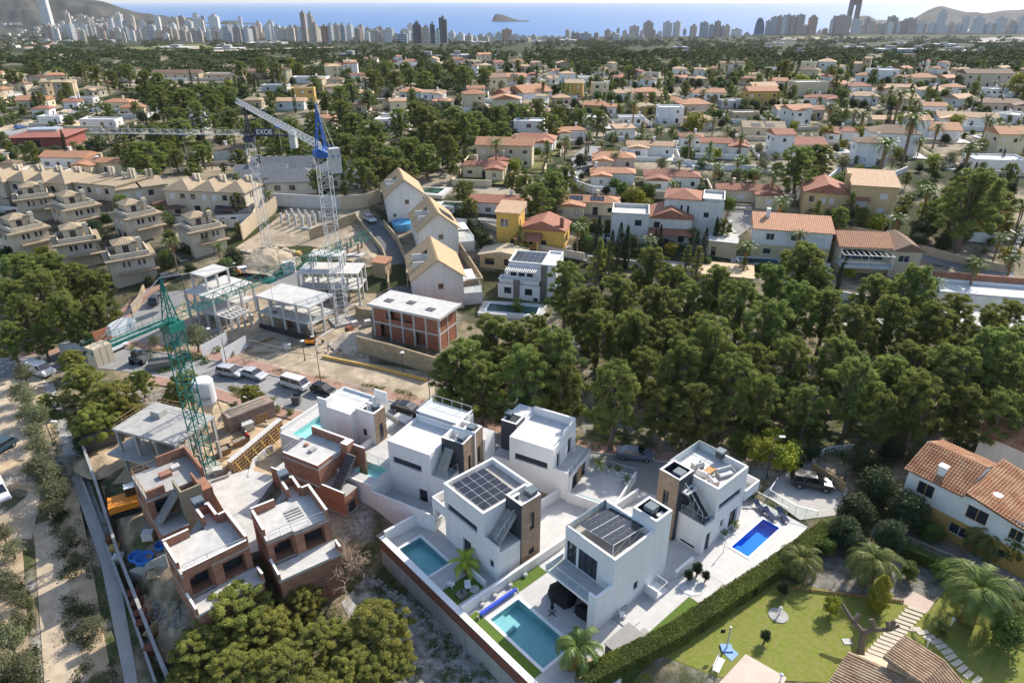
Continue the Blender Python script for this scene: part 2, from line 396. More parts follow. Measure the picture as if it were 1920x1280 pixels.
def ground():
 ys=list(np.arange(6,40,2.0))+list(np.arange(40,76,0.8))+list(np.arange(76,120,2.0))+list(np.arange(120,300,5.0)); y=300.0
 while y<4600: ys.append(y); y *= 1.025
 us=np.linspace(-1,1,261); V=[]; F=[]
 for yy in ys:
  hw=110+1.15*yy
  for u in us: x=float(u*hw); V.append((x,float(yy),terr(x,float(yy))+(0.25*noise.noise((x*.05,yy*.05,0)) if yy>120 else 0)))
 nc=len(us)
 for i in range(len(ys)-1):
  for j in range(nc-1): a=i*nc+j; F.append((a,a+1,a+1+nc,a+nc))
 me=bpy.data.meshes.new('ground'); me.from_pydata(V,[],F); me.materials.append(gmat()); me.polygons.foreach_set('use_smooth',[True]*len(F))
 struct('ground',me)
ground()
def sea():
 m=bpy.data.materials.new('sea_water'); m.use_nodes=True; N=m.node_tree; n=N.nodes; b=n['Principled BSDF']; L=N.links.new
 b.inputs['Base Color'].default_value=(0.004,0.10,0.30,1); b.inputs['Roughness'].default_value=0.42; b.inputs['IOR'].default_value=1.33; b.inputs['Specular IOR Level'].default_value=0.25
 tc=n.new('ShaderNodeTexCoord'); z=n.new('ShaderNodeTexNoise'); z.inputs['Scale'].default_value=0.01; z.inputs['Detail'].default_value=8; L(tc.outputs['Object'],z.inputs[0])
 bp=n.new('ShaderNodeBump'); bp.inputs['Strength'].default_value=0.3; bp.inputs['Distance'].default_value=6; L(z.outputs[0],bp.inputs['Height']); L(bp.outputs[0],b.inputs['Normal'])
 mb=MB(); mb.face([(-44000,2500,-100),(44000,2500,-100),(44000,44000,-100),(-44000,44000,-100)],m); struct('sea',mb,uv=False)
sea()
HILLM=mat('hill_scrub',(0.05,0.046,0.034),0.95,0.5,0.02,col2=(0.02,0.025,0.016))
HILLS=[]
def ridge(name,prof,y0,depth,jag,label=None,cat=None,seed=0,mtl=None,base=-101):
 """a hill with its crest line given as (photo x, photo y) at distance y0; it has real front and back slopes"""
 P=[W(x,y,0) for x,y in ()]
 pts=[]
 for x,y in prof:
  u,v=x-960.0,y-640.0; k=y0/(FPX*CP-v*SP); pts.append((u*k,CAMZ-(FPX*SP+v*CP)*k))
 N_=150; M_=26; V=[]; F=[]
 xs=np.linspace(pts[0][0],pts[-1][0],N_); zs=np.interp(xs,[p[0] for p in pts],[p[1] for p in pts])
 for j in range(M_+1):
  t=j/M_*2-1
  for x,z in zip(xs,zs):
   fall=(1-abs(t)) ** 1.15; nz=noise.fractal((x*.004+seed,t*2.2,seed),0.9,2.1,6)
   zz=base+(z-base)*fall+jag*nz*min(1,3*(1-fall)+.12)*min(1,fall*3)*0.9
   V.append((x*(1+t*depth/y0),y0+t*depth,zz))
 for j in range(M_):
  for i in range(N_-1): a=j*N_+i; F.append((a,a+1,a+1+N_,a+N_))
 me=bpy.data.meshes.new(name); me.from_pydata(V,[],F); me.materials.append(mtl or HILLM); me.polygons.foreach_set('use_smooth',[True]*len(F))
 o=struct(name,me); HILLS.append((V,F)); return o
ridge('hills',[(-420,-70),(-250,-60),(-120,-48),(-30,-42),(40,-30),(110,-14),(150,-6),(190,2),(225,14),(255,23),(300,33),(345,43),(400,55),(450,66),(500,76)],4700,900,75,seed=3)
ridge('headland',[(1560,66),(1585,44),(1612,30),(1628,30),(1650,41),(1700,42),(1722,30),(1742,18),(1758,12),(1768,11),(1785,17),(1815,24),(1850,25),(1880,20),(1920,18),(2000,10),(2140,14),(2300,40),(2450,66)],5200,900,30,seed=8,mtl=mat('headland_scrub',(.028,.03,.03),.95,.35,.01))
ridge('island',[(922,41),(925,33),(929,27),(936,27),(945,29),(958,34),(970,38),(986,40),(992,41)],5900,110,9,seed=5,mtl=mat('island_rock',(0.06,0.054,0.052),0.95,0.3,0.02),base=-101)
# === roads and patches
def poly_sheet(name,pts,m,off=0.03,step=6.0,kind='structure',z=None):
 bm=bmesh.new(); bm.faces.new([bm.verts.new((p[0],p[1],0)) for p in pts])
 if z is None:
  xs=[p[0] for p in pts]; ys=[p[1] for p in pts]
  for a,b,ax in ((min(xs),max(xs),(1,0,0)),(min(ys),max(ys),(0,1,0))):
   k=math.ceil(a/step)*step
   while k<b:
    bmesh.ops.bisect_plane(bm,geom=bm.verts[:]+bm.edges[:]+bm.faces[:],plane_co=Vector(ax)*k,plane_no=ax,dist=1e-4); k += step
  bmesh.ops.triangulate(bm,faces=bm.faces[:])
 for v in bm.verts: v.co.z=(terr(v.co.x,v.co.y) if z is None else z)+off
 bmesh.ops.recalc_face_normals(bm,faces=bm.faces[:])
 if bm.faces and sum(f.normal.z for f in bm.faces)<0: bmesh.ops.reverse_faces(bm,faces=bm.faces[:])
 me=bpy.data.meshes.new(name); bm.to_mesh(me); bm.free(); me.materials.append(m)
 lay=me.uv_layers.new(name='UV'); co=[]
 for l in me.loops: q=me.vertices[l.vertex_index].co; co += [q.x,q.y]
 lay.data.foreach_set('uv',co)
 o=put(me,name); o['kind']=kind; return o
def patch(name,pxs,m,off=0.03,**k): return poly_sheet(name,[tuple(W(*p)[:2]) for p in pxs],m,off,**k)
def smooth_line(pts,n=8):
 out=[]
 for i in range(len(pts)-1):
  p0,p1,p2,p3=pts[max(0,i-1)],pts[i],pts[i+1],pts[min(len(pts)-1,i+2)]
  for k in range(n):
   t=k/n; out.append(0.5*((2*p1)+(p2-p0)*t+(2*p0-5*p1+4*p2-p3)*t*t+(3*p1-p0-3*p2+p3)*t ** 3))
 return out+[pts[-1]]
def strip(name,line,lo,hi,m,off=0.04,kerb=0.0,n=8):
 """a band between lateral offsets lo..hi beside a centre line of world points"""
 P=smooth_line([Vector((p[0],p[1],0)) for p in line],n); mb=MB(); V=[]
 for i,p in enumerate(P):
  d=(P[min(i+1,len(P)-1)]-P[max(i-1,0)]).normalized(); s_=Vector((-d.y,d.x,0)); row=[]
  for k in range(4): q=p+s_*(lo+(hi-lo)*k/3); row.append(Vector((q.x,q.y,terr(q.x,q.y)+off)))
  V.append(row)
 for a,b in zip(V,V[1:]):
  for k in range(3): mb.face([a[k],b[k],b[k+1],a[k+1]][::-1] if hi>lo else [a[k],b[k],b[k+1],a[k+1]],m)
  if kerb:
   for k in (0,3): dn=Vector((0,0,-off)); mb.face([a[k],b[k],b[k]+dn,a[k]+dn],m)
 me=mb.mesh(name); lay=me.uv_layers[0]
 lay.data.foreach_set('uv',[c for l in me.loops for c in me.vertices[l.vertex_index].co[:2]])
 o=put(me,name); o['kind']='structure'; return o
ASPH=mat('old_asphalt',(0.27,0.265,0.255),0.9,0.14,0.35,coords='Object',col2=(0.21,0.205,0.20))
ASPHD=mat('dark_asphalt',(0.13,0.135,0.14),0.9,0.15,0.5)
PINKP=mat('red_pavement',(0.34,0.21,0.16),0.9,0.12,0.6,pattern='pave',col2=(0.28,0.18,0.14))
SAND=mat('sandy_ground',(0.46,0.35,0.225),0.95,0.34,0.9,col2=(0.33,0.25,0.165),bump=0.8)
PALES=mat('pale_gravel',(0.48,0.395,0.295),0.95,0.26,0.7,col2=(0.37,0.295,0.21),bump=0.6)
DIRT=mat('dry_earth',(0.40,0.325,0.235),0.95,0.34,0.8,col2=(0.27,0.22,0.155),bump=0.9)
GRASSG=mat('lawn_soil',(0.11,0.125,0.03),0.95,0.2,0.35,col2=(0.15,0.135,0.045),bump=0.4)
KERB=mat('kerb_stone',(0.46,0.44,0.41),0.9,0.1)
PAINT=mat('road_paint',(0.62,0.62,0.6),0.8,0.1)
main=[W(*p) for p in ((-160,700),(0,692),(110,682),(200,672),(300,684),(400,700),(500,728),(600,752),(700,772),(800,800),(900,835),(1000,862),(1150,884),(1300,905))]
strip('road',main,-3.3,3.3,ASPH,0.05)
strip('pavement',main,3.45,5.6,PINKP,0.16,kerb=1); strip('kerb',main,3.3,3.45,KERB,0.17,kerb=1)
strip('pavement',main[4:9],-5.6,-3.45,PINKP,0.16,kerb=1); strip('kerb',main[4:9],-3.45,-3.3,KERB,0.17,kerb=1)
up=[W(*p) for p in ((190,668),(235,640),(272,612),(292,582),(318,556),(360,532),(410,512),(470,505),(540,520),(620,535))]
strip('road',up,-3.6,3.6,ASPH,0.056); strip('pavement',up[:6],3.7,6.4,PINKP,0.16,kerb=1)
patch('paved_island',[(345,555),(372,540),(410,530),(425,545),(400,562),(360,570)],PINKP,0.17)
drive=[W(*p) for p in ((690,412),(712,436),(732,470),(746,505),(752,540),(748,585))]
strip('driveway',drive,-2.6,2.6,ASPHD,0.07)
mot=[W(*p) for p in ((-80,300),(0,268),(40,248),(90,236),(150,215),(190,202),(240,194))]
strip('motorway',mot,-7,7,ASPH,0.3); strip('pavement',mot,7,9.5,PALES,0.9,kerb=1); strip('pavement',mot,-9.5,-7,PALES,0.9,kerb=1)
for pl,hw in (((1060,345),(1078,315),(1100,292),(1118,275)),3.4),(((1300,470),(1350,440),(1385,412),(1402,396)),3.6),(((1778,205),(1795,185),(1800,168),(1790,158)),4.5),(((1640,440),(1700,470),(1780,492),(1900,520)),2.6),(((1050,470),(1130,484),(1250,500),(1330,510)),2.6):
 strip('street',[W(*p) for p in pl],-hw,hw,ASPH,0.12)
strip('lane',[W(*p) for p in ((1640,985),(1720,1022),(1820,1068),(1960,1130))],-1.7,1.7,mat('lane_asphalt',(0.17,0.165,0.155),0.9,0.12),0.05)
patch('forecourt',[(1430,925),(1470,885),(1540,880),(1590,915),(1575,965),(1500,975)],mat('court_concrete',(0.42,0.40,0.37),0.9,0.12),0.06)
patch('parking_ground',[(-300,705),(70,700),(92,720),(60,800),(82,900),(60,1010),(-300,1010)],PALES,0.03)
patch('sandy_lot',[(-300,880),(50,860),(75,960),(40,1010),(60,1300),(-300,1300)],SAND,0.045)
patch('olive_strip',[(66,730),(84,724),(140,905),(215,1300),(130,1300),(90,960)],SAND,0.05)
patch('path',[(60,985),(95,975),(130,1100),(165,1300),(85,1300),(72,1120)],mat('earth_path',(0.43,0.35,0.25),0.95,0.28,0.8,bump=.6),0.06)
patch('pavement',[(82,722),(100,718),(160,880),(215,1030),(262,1300),(238,1300),(190,1060),(135,900)],mat('walk_concrete',(0.36,0.34,0.31),0.9,0.15,0.8),0.075)
patch('vacant_lot',[(395,690),(470,668),(520,660),(640,672),(815,700),(815,770),(700,745),(600,722),(500,700)],DIRT,0.03)
patch('building_site',[(170,835),(260,790),(400,740),(480,722),(600,760),(545,820),(520,900),(440,960),(330,1240),(290,1240),(225,1040)],SAND,0.02)
patch('upper_site',[(240,655),(330,590),(350,520),(480,440),(560,380),(690,370),(700,430),(745,560),(700,600),(690,690),(560,660),(470,660),(400,690),(300,675)],DIRT,0.02)
patch('sports_pitch',[(455,332),(470,322),(500,318),(520,328),(490,338)],GRASSG,0.3)
patch('bare_field',[(120,102),(145,108),(140,113),(100,112)],PALES,1.0); patch('bare_field',[(210,92),(300,87),(380,84),(420,92),(300,98)],GRASSG,1.0)
patch('bare_field',[(380,101),(480,96),(620,92),(640,90),(480,94),(400,97)],PALES,1.4)
patch('bare_field',[(1460,72),(1500,70),(1635,70),(1580,74),(1470,76)],mat('dry_grass',(0.28,0.24,0.11),0.95,0.2,0.02),1.0)
patch('quarry',[(1812,80),(1830,74),(1880,71),(1925,72),(1925,80),(1850,83)],mat('quarry_dust',(.27,.25,.21),.95,.2,.02),3.0)
patch('rocky_slope',[(690,1078),(760,1125),(865,1195),(990,1295),(720,1295),(640,1130)],mat('pale_rock_ground',(.36,.345,.315),.95,.5,2.6,col2=(.13,.115,.085),bump=1.0),.04)
# === the distant city
FAC={}
TC={'w': (0.78,0.77,0.76),'v': (0.86,0.86,0.86),'g': (0.46,0.48,0.52),'d': (0.15,0.15,0.17),'b': (0.52,0.41,0.36),'t': (0.70,0.60,0.49),'r': (0.56,0.34,0.25),'l': (0.07,0.15,0.27),'p': (0.68,0.55,0.50)}
TN={'w': 'white','v': 'bright white','g': 'grey','d': 'dark','b': 'brown','t': 'tan','r': 'rust-red','l': 'blue glass','p': 'pinkish'}
def tmat(c):
 if c not in FAC:
  k=TC[c]; FAC[c]=mat('facade_'+TN[c].replace(' ','_').replace('-','_'),k,0.7,0.08,0.02,pattern='facade',col2=tuple(x*0.5 for x in k),uvs=0.6)
 return FAC[c]
TOW="""98,-8,70,16,w 97,45,75,14,b 113,60,78,12,b 122,40,60,8,w 137,45,77,16,w 149,43,66,10,v 135,23,45,8,t 166,44,68,13,w 171,34,68,9,t 178,50,70,9,g 187,48,68,11,b 193,58,77,12,t 203,46,68,10,b 207,56,72,8,w
216,36,72,11,w 228,37,73,12,w 231,25,50,9,w 241,38,60,11,g 251,31,56,13,t 253,47,73,10,b 263,52,72,9,g 273,40,64,9,w 277,52,78,13,t 290,48,76,11,w 301,31,55,9,w 300,57,76,15,t 317,49,76,14,b 328,44,70,11,w 331,33,55,13,t 347,32,58,11,b
350,50,74,10,t 358,38,60,11,w 366,55,75,15,b 373,27,52,11,v 380,38,70,13,w 386,31,58,6,g 392,60,76,10,t 406,30,52,17,v 405,52,72,12,b 418,56,75,10,w 430,50,78,14,g 433,46,62,8,b 447,48,80,13,b 454,34,62,7,v 458,55,79,8,g 467,54,79,14,w
480,50,78,10,b 488,42,75,11,t 505,47,78,12,v 511,40,76,11,w 523,50,78,11,w 535,53,78,15,t 548,50,80,13,t 557,50,78,10,b 566,53,80,10,w 574,26,81,9,b 587,28,80,9,t 594,44,80,9,t 611,49,82,13,r 622,48,82,10,w 633,47,80,10,t
645,46,80,10,g 658,47,76,11,w 672,54,80,13,b 679,48,78,9,t 697,58,78,11,t 706,56,80,16,t 714,51,76,8,b 730,55,80,21,w 755,63,82,19,g 758,55,75,11,t 771,46,70,10,v 783,44,82,15,d 800,52,82,13,t 812,46,83,8,d 821,57,82,8,w
832,33,81,14,d 848,60,78,12,w 864,64,80,13,v 880,66,82,12,t 950,55,78,16,r 1064,57,75,8,t 1074,60,78,6,b 1082,62,78,9,b 1098,62,78,19,g 1118,62,76,8,b 1139,56,73,11,b 1150,62,74,16,t 1158,54,70,5,g 1171,58,74,8,t 1188,50,72,16,p 1203,58,72,8,w
1214,41,70,14,b 1225,57,70,7,b 1250,42,69,13,w 1268,42,69,13,w 1283,55,68,6,b 1299,48,69,13,t 1319,42,70,14,g 1332,47,70,10,g 1343,41,70,12,b 1353,50,70,6,g 1361,48,69,12,t 1380,55,67,19,v 1438,40,65,8,g 1448,32,65,12,g 1458,30,65,10,b 1465,30,65,8,w
1473,29,65,10,g 1483,31,65,12,b 1496,28,65,14,b 1508,48,65,9,p 1520,30,65,14,r 1546,54,64,9,r 1556,38,64,6,w 1573,30,64,25,b 1603,36,64,16,w 1622,34,62,8,b 1631,41,63,13,t 1645,45,63,10,p 1656,46,63,10,t 1669,32,63,16,b 1666,42,64,8,v 1690,40,61,13,b 1702,35,60,18,b
1720,41,60,11,w 1731,45,61,9,p 1758,21,60,15,w 1743,43,61,11,w 1780,42,60,10,p 1792,46,60,10,w 1805,32,58,12,w 1828,31,58,20,w 1850,43,57,12,w 1870,33,57,18,w 1890,40,56,13,p 1910,32,55,15,w
900,68,80,15,t 918,63,78,13,v 935,62,78,12,w 968,66,78,14,w 985,70,79,16,t 1000,67,78,13,t 1018,70,78,15,w 1035,68,77,12,b 1048,70,77,12,t 690,60,79,8,w 742,66,81,10,t 890,70,81,10,w 160,30,42,14,t 1236,60,70,8,w 1400,62,68,10,t 1536,57,65,8,w 1586,50,64,8,t 1615,50,63,9,t 1680,47,62,8,w 1712,48,61,8,t 1770,49,60,8,w 1840,46,58,9,p 1860,48,58,8,t 1900,47,56,9,w"""
def tower(i,x,yt,yb,wpx,c):
 p=W(x,max(yb,63 if x>1300 else 66)); s=ppm(p); wd=wpx/s
 bx,by=px(p); h=5.0
 for _ in range(60):
  if px(p+Vector((0,0,h)))[1]<=yt: break
  h *= 1.06
 h=min(h,330); rr=random.Random(i*7+3); dp=wd*rr.uniform(.55,.9)
 o=thing('tower_block',None,'tower',p-Vector((0,0,1)),rr.uniform(-.5,.5))
 m=tmat(c); t2=MB(); mb=MB(); st=i % 5
 if st==0: mb.box(-wd/2,wd/2,-dp/2,dp/2,0,h,m,CONC)
 elif st==1: mb.box(-wd/2,wd*.1,-dp/2,dp/2,0,h,m,CONC); mb.box(wd*.1,wd/2,-dp*.3,dp*.6,0,h*.93,m,CONC)
 elif st==2: mb.box(-wd/2,wd/2,-dp/2,dp/2,0,h*.92,m,CONC); mb.box(-wd*.3,wd*.3,-dp*.3,dp*.3,h*.92,h,m,CONC)
 elif st==3: mb.prism([(-wd/2,-dp*.2),(-wd*.2,-dp/2),(wd*.2,-dp/2),(wd/2,-dp*.2),(wd/2,dp/2),(-wd/2,dp/2)],0,h,m,CONC)
 else: mb.box(-wd/2,wd/2,-dp/2,dp/2,0,h*.96,m,CONC); mb.box(-wd/2,-wd*.1,-dp/2,dp/2,h*.96,h,m,CONC)
 mb.build('wall',o)
 t2.box(-wd*.16,wd*.2,-dp*.15,dp*.2,h if st in (0,2,3) else h*.96,h*1.0+5,CONC); t2.build('roof_hut',o)
 NAMED.append((o,f"{'slim' if wpx < h * s * .28 else 'broad' if wpx > h * s * .6 else 'upright'} {TN[c]} tower block",(x,(yt+yb)/2),'T'))
_r=random.Random(12)
TOW += ''.join(f' {_r.uniform(95, 830):.0f},{_r.uniform(50, 64):.0f},{_r.uniform(72, 81):.0f},{_r.choice((7, 8, 9, 11))},{_r.choice("wwtbtpgr")}' for _ in range(70))+''.join(f' {_r.uniform(1610, 1918):.0f},{_r.uniform(44, 54):.0f},60,{_r.choice((7, 8, 9))},{_r.choice("wtpg")}' for _ in range(22))+''.join(f' {_r.uniform(840, 1240):.0f},{_r.uniform(66, 72):.0f},79,{_r.choice((9, 12))},{_r.choice("wtpt")}' for _ in range(24))
for i,e in enumerate(TOW.split()):
 x,yt,yb,wp,c=e.split(','); tower(i,float(x),float(yt),float(yb),float(wp),c)
def at_dist(x,y,Y):
 u,v=x-960.0,y-640.0; k=Y/(FPX*CP-v*SP); return Vector((u*k,Y,CAMZ-(FPX*SP+v*CP)*k))
p=W(1422,67); s=ppm(p); o=thing('sail_tower','dark blue sail-shaped glass tower with one curved side','tower',p); mb=MB(); hh=30/s*1.05
pr=[(-8,0),(7.5,0),(8,6),(7.4,14),(5.8,21),(3.4,26),(0.8,29.5),(-2.5,30),(-5.2,26),(-7,18),(-8,8)]
mb.M=Matrix.Rotation(R(90),4,'X'); mb.prism([(a/s,b/s) for a,b in pr],-12,12,tmat('l')); mb.build('glass_wall',o); q=MB(); q.box(-9/s,9/s,-16,16,0,3/s,CONC); q.build('podium',o)
p=W(1593,64); s=ppm(p); o=thing('arch_tower','tallest brown tower of two legs joined by a diamond at the top','tower',p); mb=MB(); TB=mat('bronze_facade',(0.23,0.19,0.175),0.5,0.1,0.02,pattern='rows',col2=(0.12,0.10,0.10))
H=78/s
mb.box(-10/s,-4/s,-12,12,0,H*.84,TB); mb.box(3.4/s,9.6/s,-12,12,0,H*.84,TB); mb.build('leg',o)
mb=MB(); mb.M=Matrix.Rotation(R(90),4,'X'); mb.prism([(a/s,b*H) for a,b in ((-10,.84),(-4,.84),(-2.2,.66),(-.3,.62),(1.8,.66),(3.4,.84),(9.6,.84),(7,.93),(3,1.0),(-3,1.0),(-7,.93))],-11.9,11.9,TB); mb.build('diamond',o)
LOW="""520,77,84,34,w 335,86,94,60,t 430,88,95,50,w 130,74,80,16,v 495,78,84,60,w 660,100,109,44,d 805,101,112,44,d 860,101,108,40,w 935,101,108,14,w 1065,72,80,30,v 1025,76,81,30,t 1005,74,80,20,w 900,77,82,30,p 1460,79,83,18,v 1275,86,92,25,w 1290,93,99,22,p 1500,95,100,24,v 1420,92,98,6,w
1440,84,92,14,w 1670,88,100,52,g 1720,88,100,36,g 1795,92,102,60,w 1600,85,93,34,w 1770,80,88,40,v 1740,82,88,22,v 1620,80,86,14,w 1840,92,98,26,w 1480,73,76,30,t 1540,72,77,24,t 1690,79,84,24,w 1560,84,90,12,w 1570,74,79,8,v 90,92,97,16,w 60,80,86,20,t 30,78,84,18,w 165,66,72,18,w 420,83,88,24,g 200,73,79,26,g"""
for i,e in enumerate(LOW.split()):
 x,yt,yb,wp,c=e.split(','); x,yt,yb,wp=map(float,(x,yt,yb,wp)); p=W(x,yb); s=ppm(p); wd=wp/s; h=(yb-yt)*.55/s; dp=min(wd*.6,60)
 o=thing('low_block',None,'building',p,R((i*37) % 30-15)); mb=MB(); mb.box(-wd/2,wd/2,-dp/2,dp/2,-2,h,tmat(c)); mb.build('wall',o)
 r_=MB(); r_.box(-wd*.51,wd*.51,-dp*.52,dp*.52,h,h+.6,CONCL if c != 'd' else DARK); r_.box(-wd*.2,wd*.1,-dp*.2,dp*.2,h+.6,h+3,CONC); r_.build('roof',o)
 NAMED.append((o,f"{'long' if wp > 35 else 'small'} {TN[c]} low block far off",(x,yb),'B'))
from mathutils.bvhtree import BVHTree
HB=BVHTree.FromPolygons(*HILLS[0])
def hill_hit(x,y):
 u,v=x-960.0,y-640.0; d=Vector((u,FPX*CP-v*SP,-(FPX*SP+v*CP))).normalized(); h=HB.ray_cast(Vector((0,0,CAMZ)),d); return h[0] if h[0] else W(x,y)
for i in range(110):
 rr=random.Random(900+i); x=rr.uniform(-4,210); y=rr.uniform(44,92)
 if x>120: y=rr.uniform(30,60)
 p=hill_hit(x,y); s=ppm(p); wd=rr.uniform(4,9)/s; h=rr.uniform(2,4)/s; c=rr.choice(((.7,.7,.68),(.6,.52,.42),(.72,.66,.55)))
 o=thing('hillside_house',None,'house',p,rr.uniform(-.6,.6)); mb=MB(); mb.box(-wd/2,wd/2,-6,6,-14,h,WOBJ); mb.build('wall',o,color=c)
 r_=MB(); r_.box(-wd*.53,wd*.53,-6.5,6.5,h,h+1,TILE); r_.build('roof',o,color=rr.choice(((.4,.2,.12),(.5,.45,.4))))
 NAMED.append((o,'pale house on the slope' if c[0]>.65 else 'tan house on the slope',(x,y),'H'))
# === plants
PINEM=mat('pine_needles',(0.21,0.238,0.064),0.7,0.25,0.7,col2=(0.145,0.182,0.052),leaf=0.5,spec=0.15)
YPINE=mat('young_pine_needles',(0.29,0.295,0.072),0.7,0.25,0.7,col2=(0.20,0.222,0.062),leaf=0.42,spec=0.15)
LEAFM=mat('broad_leaves',(0.115,0.165,0.035),0.6,0.25,1.2,col2=(0.075,0.115,0.03),leaf=0.38,spec=0.2)
OLIVEM=mat('olive_leaves',(0.175,0.18,0.095),0.7,0.2,1.0,col2=(0.13,0.145,0.075),leaf=0.3,spec=0.2)
CYPM=mat('cypress_leaves',(0.028,0.045,0.018),0.7,0.25,1.0,leaf=0.12,spec=0.1)
YELM=mat('golden_leaves',(0.27,0.25,0.022),0.6,0.2,1.0,col2=(0.15,0.19,0.03),leaf=0.25,spec=0.2)
HEDGEM=mat('hedge_leaves',(0.15,0.20,0.035),0.6,0.25,0.9,col2=(0.10,0.135,0.03),leaf=0.35,spec=0.2)
DEADM=mat('dry_twigs',(0.36,0.28,0.215),0.9,0.2,1.0)
PALMM=mat('palm_fronds',(0.11,0.15,0.035),0.45,0.2,0.8,col2=(0.17,0.185,0.045),leaf=0.3,spec=0.3)
PALMY=mat('yellow_palm_fronds',(0.30,0.32,0.03),0.5,0.2,0.8,leaf=0.25,spec=0.3)
PALMD=mat('dry_fronds',(0.34,0.20,0.06),0.8,0.2,0.8)
BARK=mat('bark',(0.15,0.115,0.09),0.95,0.3,3.0,bump=0.5)
def leafmesh(name,cen,nrm,size,m,rs,tint=None,aspect=0.45,tris=False):
 """many small leaf blades: centres, outward directions and sizes as arrays"""
 n=len(cen); a=rs.normal(size=(n,3)); a /= np.linalg.norm(a,axis=1)[:,None]
 nf=nrm+a*(0.9 if aspect<.4 else .65); nf /= np.linalg.norm(nf,axis=1)[:,None]
 ax=np.cross(nf,rs.normal(size=(n,3)))+nrm*.35; ax /= np.linalg.norm(ax,axis=1)[:,None]
 b=np.cross(ax,nf); b /= np.linalg.norm(b,axis=1)[:,None]+1e-9
 L_=size[:,None]*rs.uniform(.7,1.35,(n,1)); wv=b*L_*aspect*.5
 p0=cen-ax*L_*.3
 if tris: V=np.stack([p0-wv,p0+wv,cen+ax*L_*.7],1); k=3
 else: V=np.stack([p0-wv*.5,cen+wv,cen+ax*L_*.7,cen-wv],1); k=4
 me=bpy.data.meshes.new(name); me.vertices.add(n*k); me.vertices.foreach_set('co',V.reshape(-1).astype(np.float32))
 me.loops.add(n*k); me.loops.foreach_set('vertex_index',np.arange(n*k,dtype=np.int32))
 me.polygons.add(n); me.polygons.foreach_set('loop_start',np.arange(0,n*k,k,dtype=np.int32)); me.polygons.foreach_set('loop_total',np.full(n,k,dtype=np.int32))
 me.materials.append(m); me.update(calc_edges=True)
 if tint is not None:
  at=me.attributes.new('tint','FLOAT','FACE'); at.data.foreach_set('value',tint.astype(np.float32))
 return me
def blobs(rs,n,shape):
 """clump centres spread through a crown; shape(u) -> (x,y,z,r)"""
 return [shape(i/max(1,n-1)) for i in range(n)]
def crown_pts(rs,clumps,per,size,flat=0.8,shellp=0.45):
 C,N_,Z,T=[],[],[],[]
 for (x,y,z,r) in clumps:
  m=max(6,int(per*r*r)); d=rs.normal(size=(m,3)); d /= np.linalg.norm(d,axis=1)[:,None]
  d[:,2]=np.where(d[:,2]<-.35,-d[:,2]*.6,d[:,2]); d /= np.linalg.norm(d,axis=1)[:,None]
  rad=r*rs.uniform(0,1,(m,1)) ** shellp
  tq=rs.normal(size=(9,3)); tq /= np.linalg.norm(tq,axis=1)[:,None]; near=(d @ tq.T).max(1)[:,None]; rad=rad*(0.66+0.42*near)*rs.uniform(.74,1.24,(m,1))
  p=d*rad; p[:,2] *= flat
  C.append(p+np.array([x,y,z])); N_.append(d+np.array([0,0,.45])); Z.append(np.full(m,size)); T.append(np.full(m,rs.uniform(0,1))+rs.uniform(-.12,.12,m))
 N_=np.concatenate(N_); N_ /= np.linalg.norm(N_,axis=1)[:,None]
 return np.concatenate(C),N_,np.concatenate(Z),np.concatenate(T)
def trunk_mb(h,r,lean,limbs,rs,m=BARK):
 mb=MB(); top=Vector((lean[0],lean[1],h)); mid=Vector((lean[0]*.3+rs.uniform(-.2,.2),lean[1]*.3,h*.5))
 mb.tube([(0,0,-.4),tuple(mid),tuple(top)],[r*1.25,r*.9,r*.5],m,7)
 for (x,y,z,q) in limbs:
  k=rs.uniform(.45,.85); b=Vector((0,0,0)).lerp(mid,k*2) if k<.5 else mid.lerp(top,k*2-1)
  e=Vector((x,y,z-q*.2)); mb.tube([tuple(b),tuple(b.lerp(e,.5)+Vector((0,0,-.15))),tuple(e)],[r*.45,r*.28,r*.08],m,5)
 return mb
def make_pine(seed,Rr=4.2,H=10.0,per=620,size=0.34,n=20,m=PINEM,conic=0.0,cr=.21):
 rs=np.random.RandomState(seed); base=H*(.30 if not conic else .22); cl=[]
 for i in range(n):
  an=i*2.399+rs.uniform(-.4,.4); u=(i+.5)/n; zz=base+(H-base)*(u ** .8)
  env=math.sqrt(max(0,1-(u*1.02-.28) ** 2/.62)) if not conic else (1-u)*1.05+.1
  rr=Rr*env*rs.uniform(.4,.92) if i % 4 else Rr*.18*rs.uniform(0,1)
  r=Rr*rs.uniform(.9,1.35)*cr*(1-.25*u)*(1 if not conic else .85)
  cl.append((rr*math.cos(an),rr*math.sin(an),zz-r*.5,r))
 c,nn,z,t=crown_pts(rs,cl,per,size)
 me=leafmesh('crown',c,nn,z*1.15,m,rs,t,aspect=.27)
 tm=trunk_mb(H*.82,.20+H*.008,(rs.uniform(-.8,.8),rs.uniform(-.8,.8)),cl[::2],rs).mesh('trunk')
 return me,tm
def make_bush(seed,Rr=1.5,H=2.4,per=420,size=0.22,n=9,m=LEAFM,stem=0.5,aspect=.5,flat=.85):
 rs=np.random.RandomState(seed); cl=[]
 for i in range(n):
  an=i*2.399; u=(i+.5)/n; k=math.sqrt(max(.05,1-(u-.4) ** 2*2.2)); rr=Rr*k*rs.uniform(.2,.62)
  cl.append((rr*math.cos(an),rr*math.sin(an),stem+(H-stem)*u*.85,Rr*rs.uniform(.34,.5)))
 c,nn,z,t=crown_pts(rs,cl,per,size,flat)
 me=leafmesh('crown',c,nn,z,m,rs,t,aspect=aspect)
 tm=trunk_mb(H*.6,.07+.03*Rr,(rs.uniform(-.2,.2),rs.uniform(-.2,.2)),cl[::2],rs).mesh('trunk')
 return me,tm
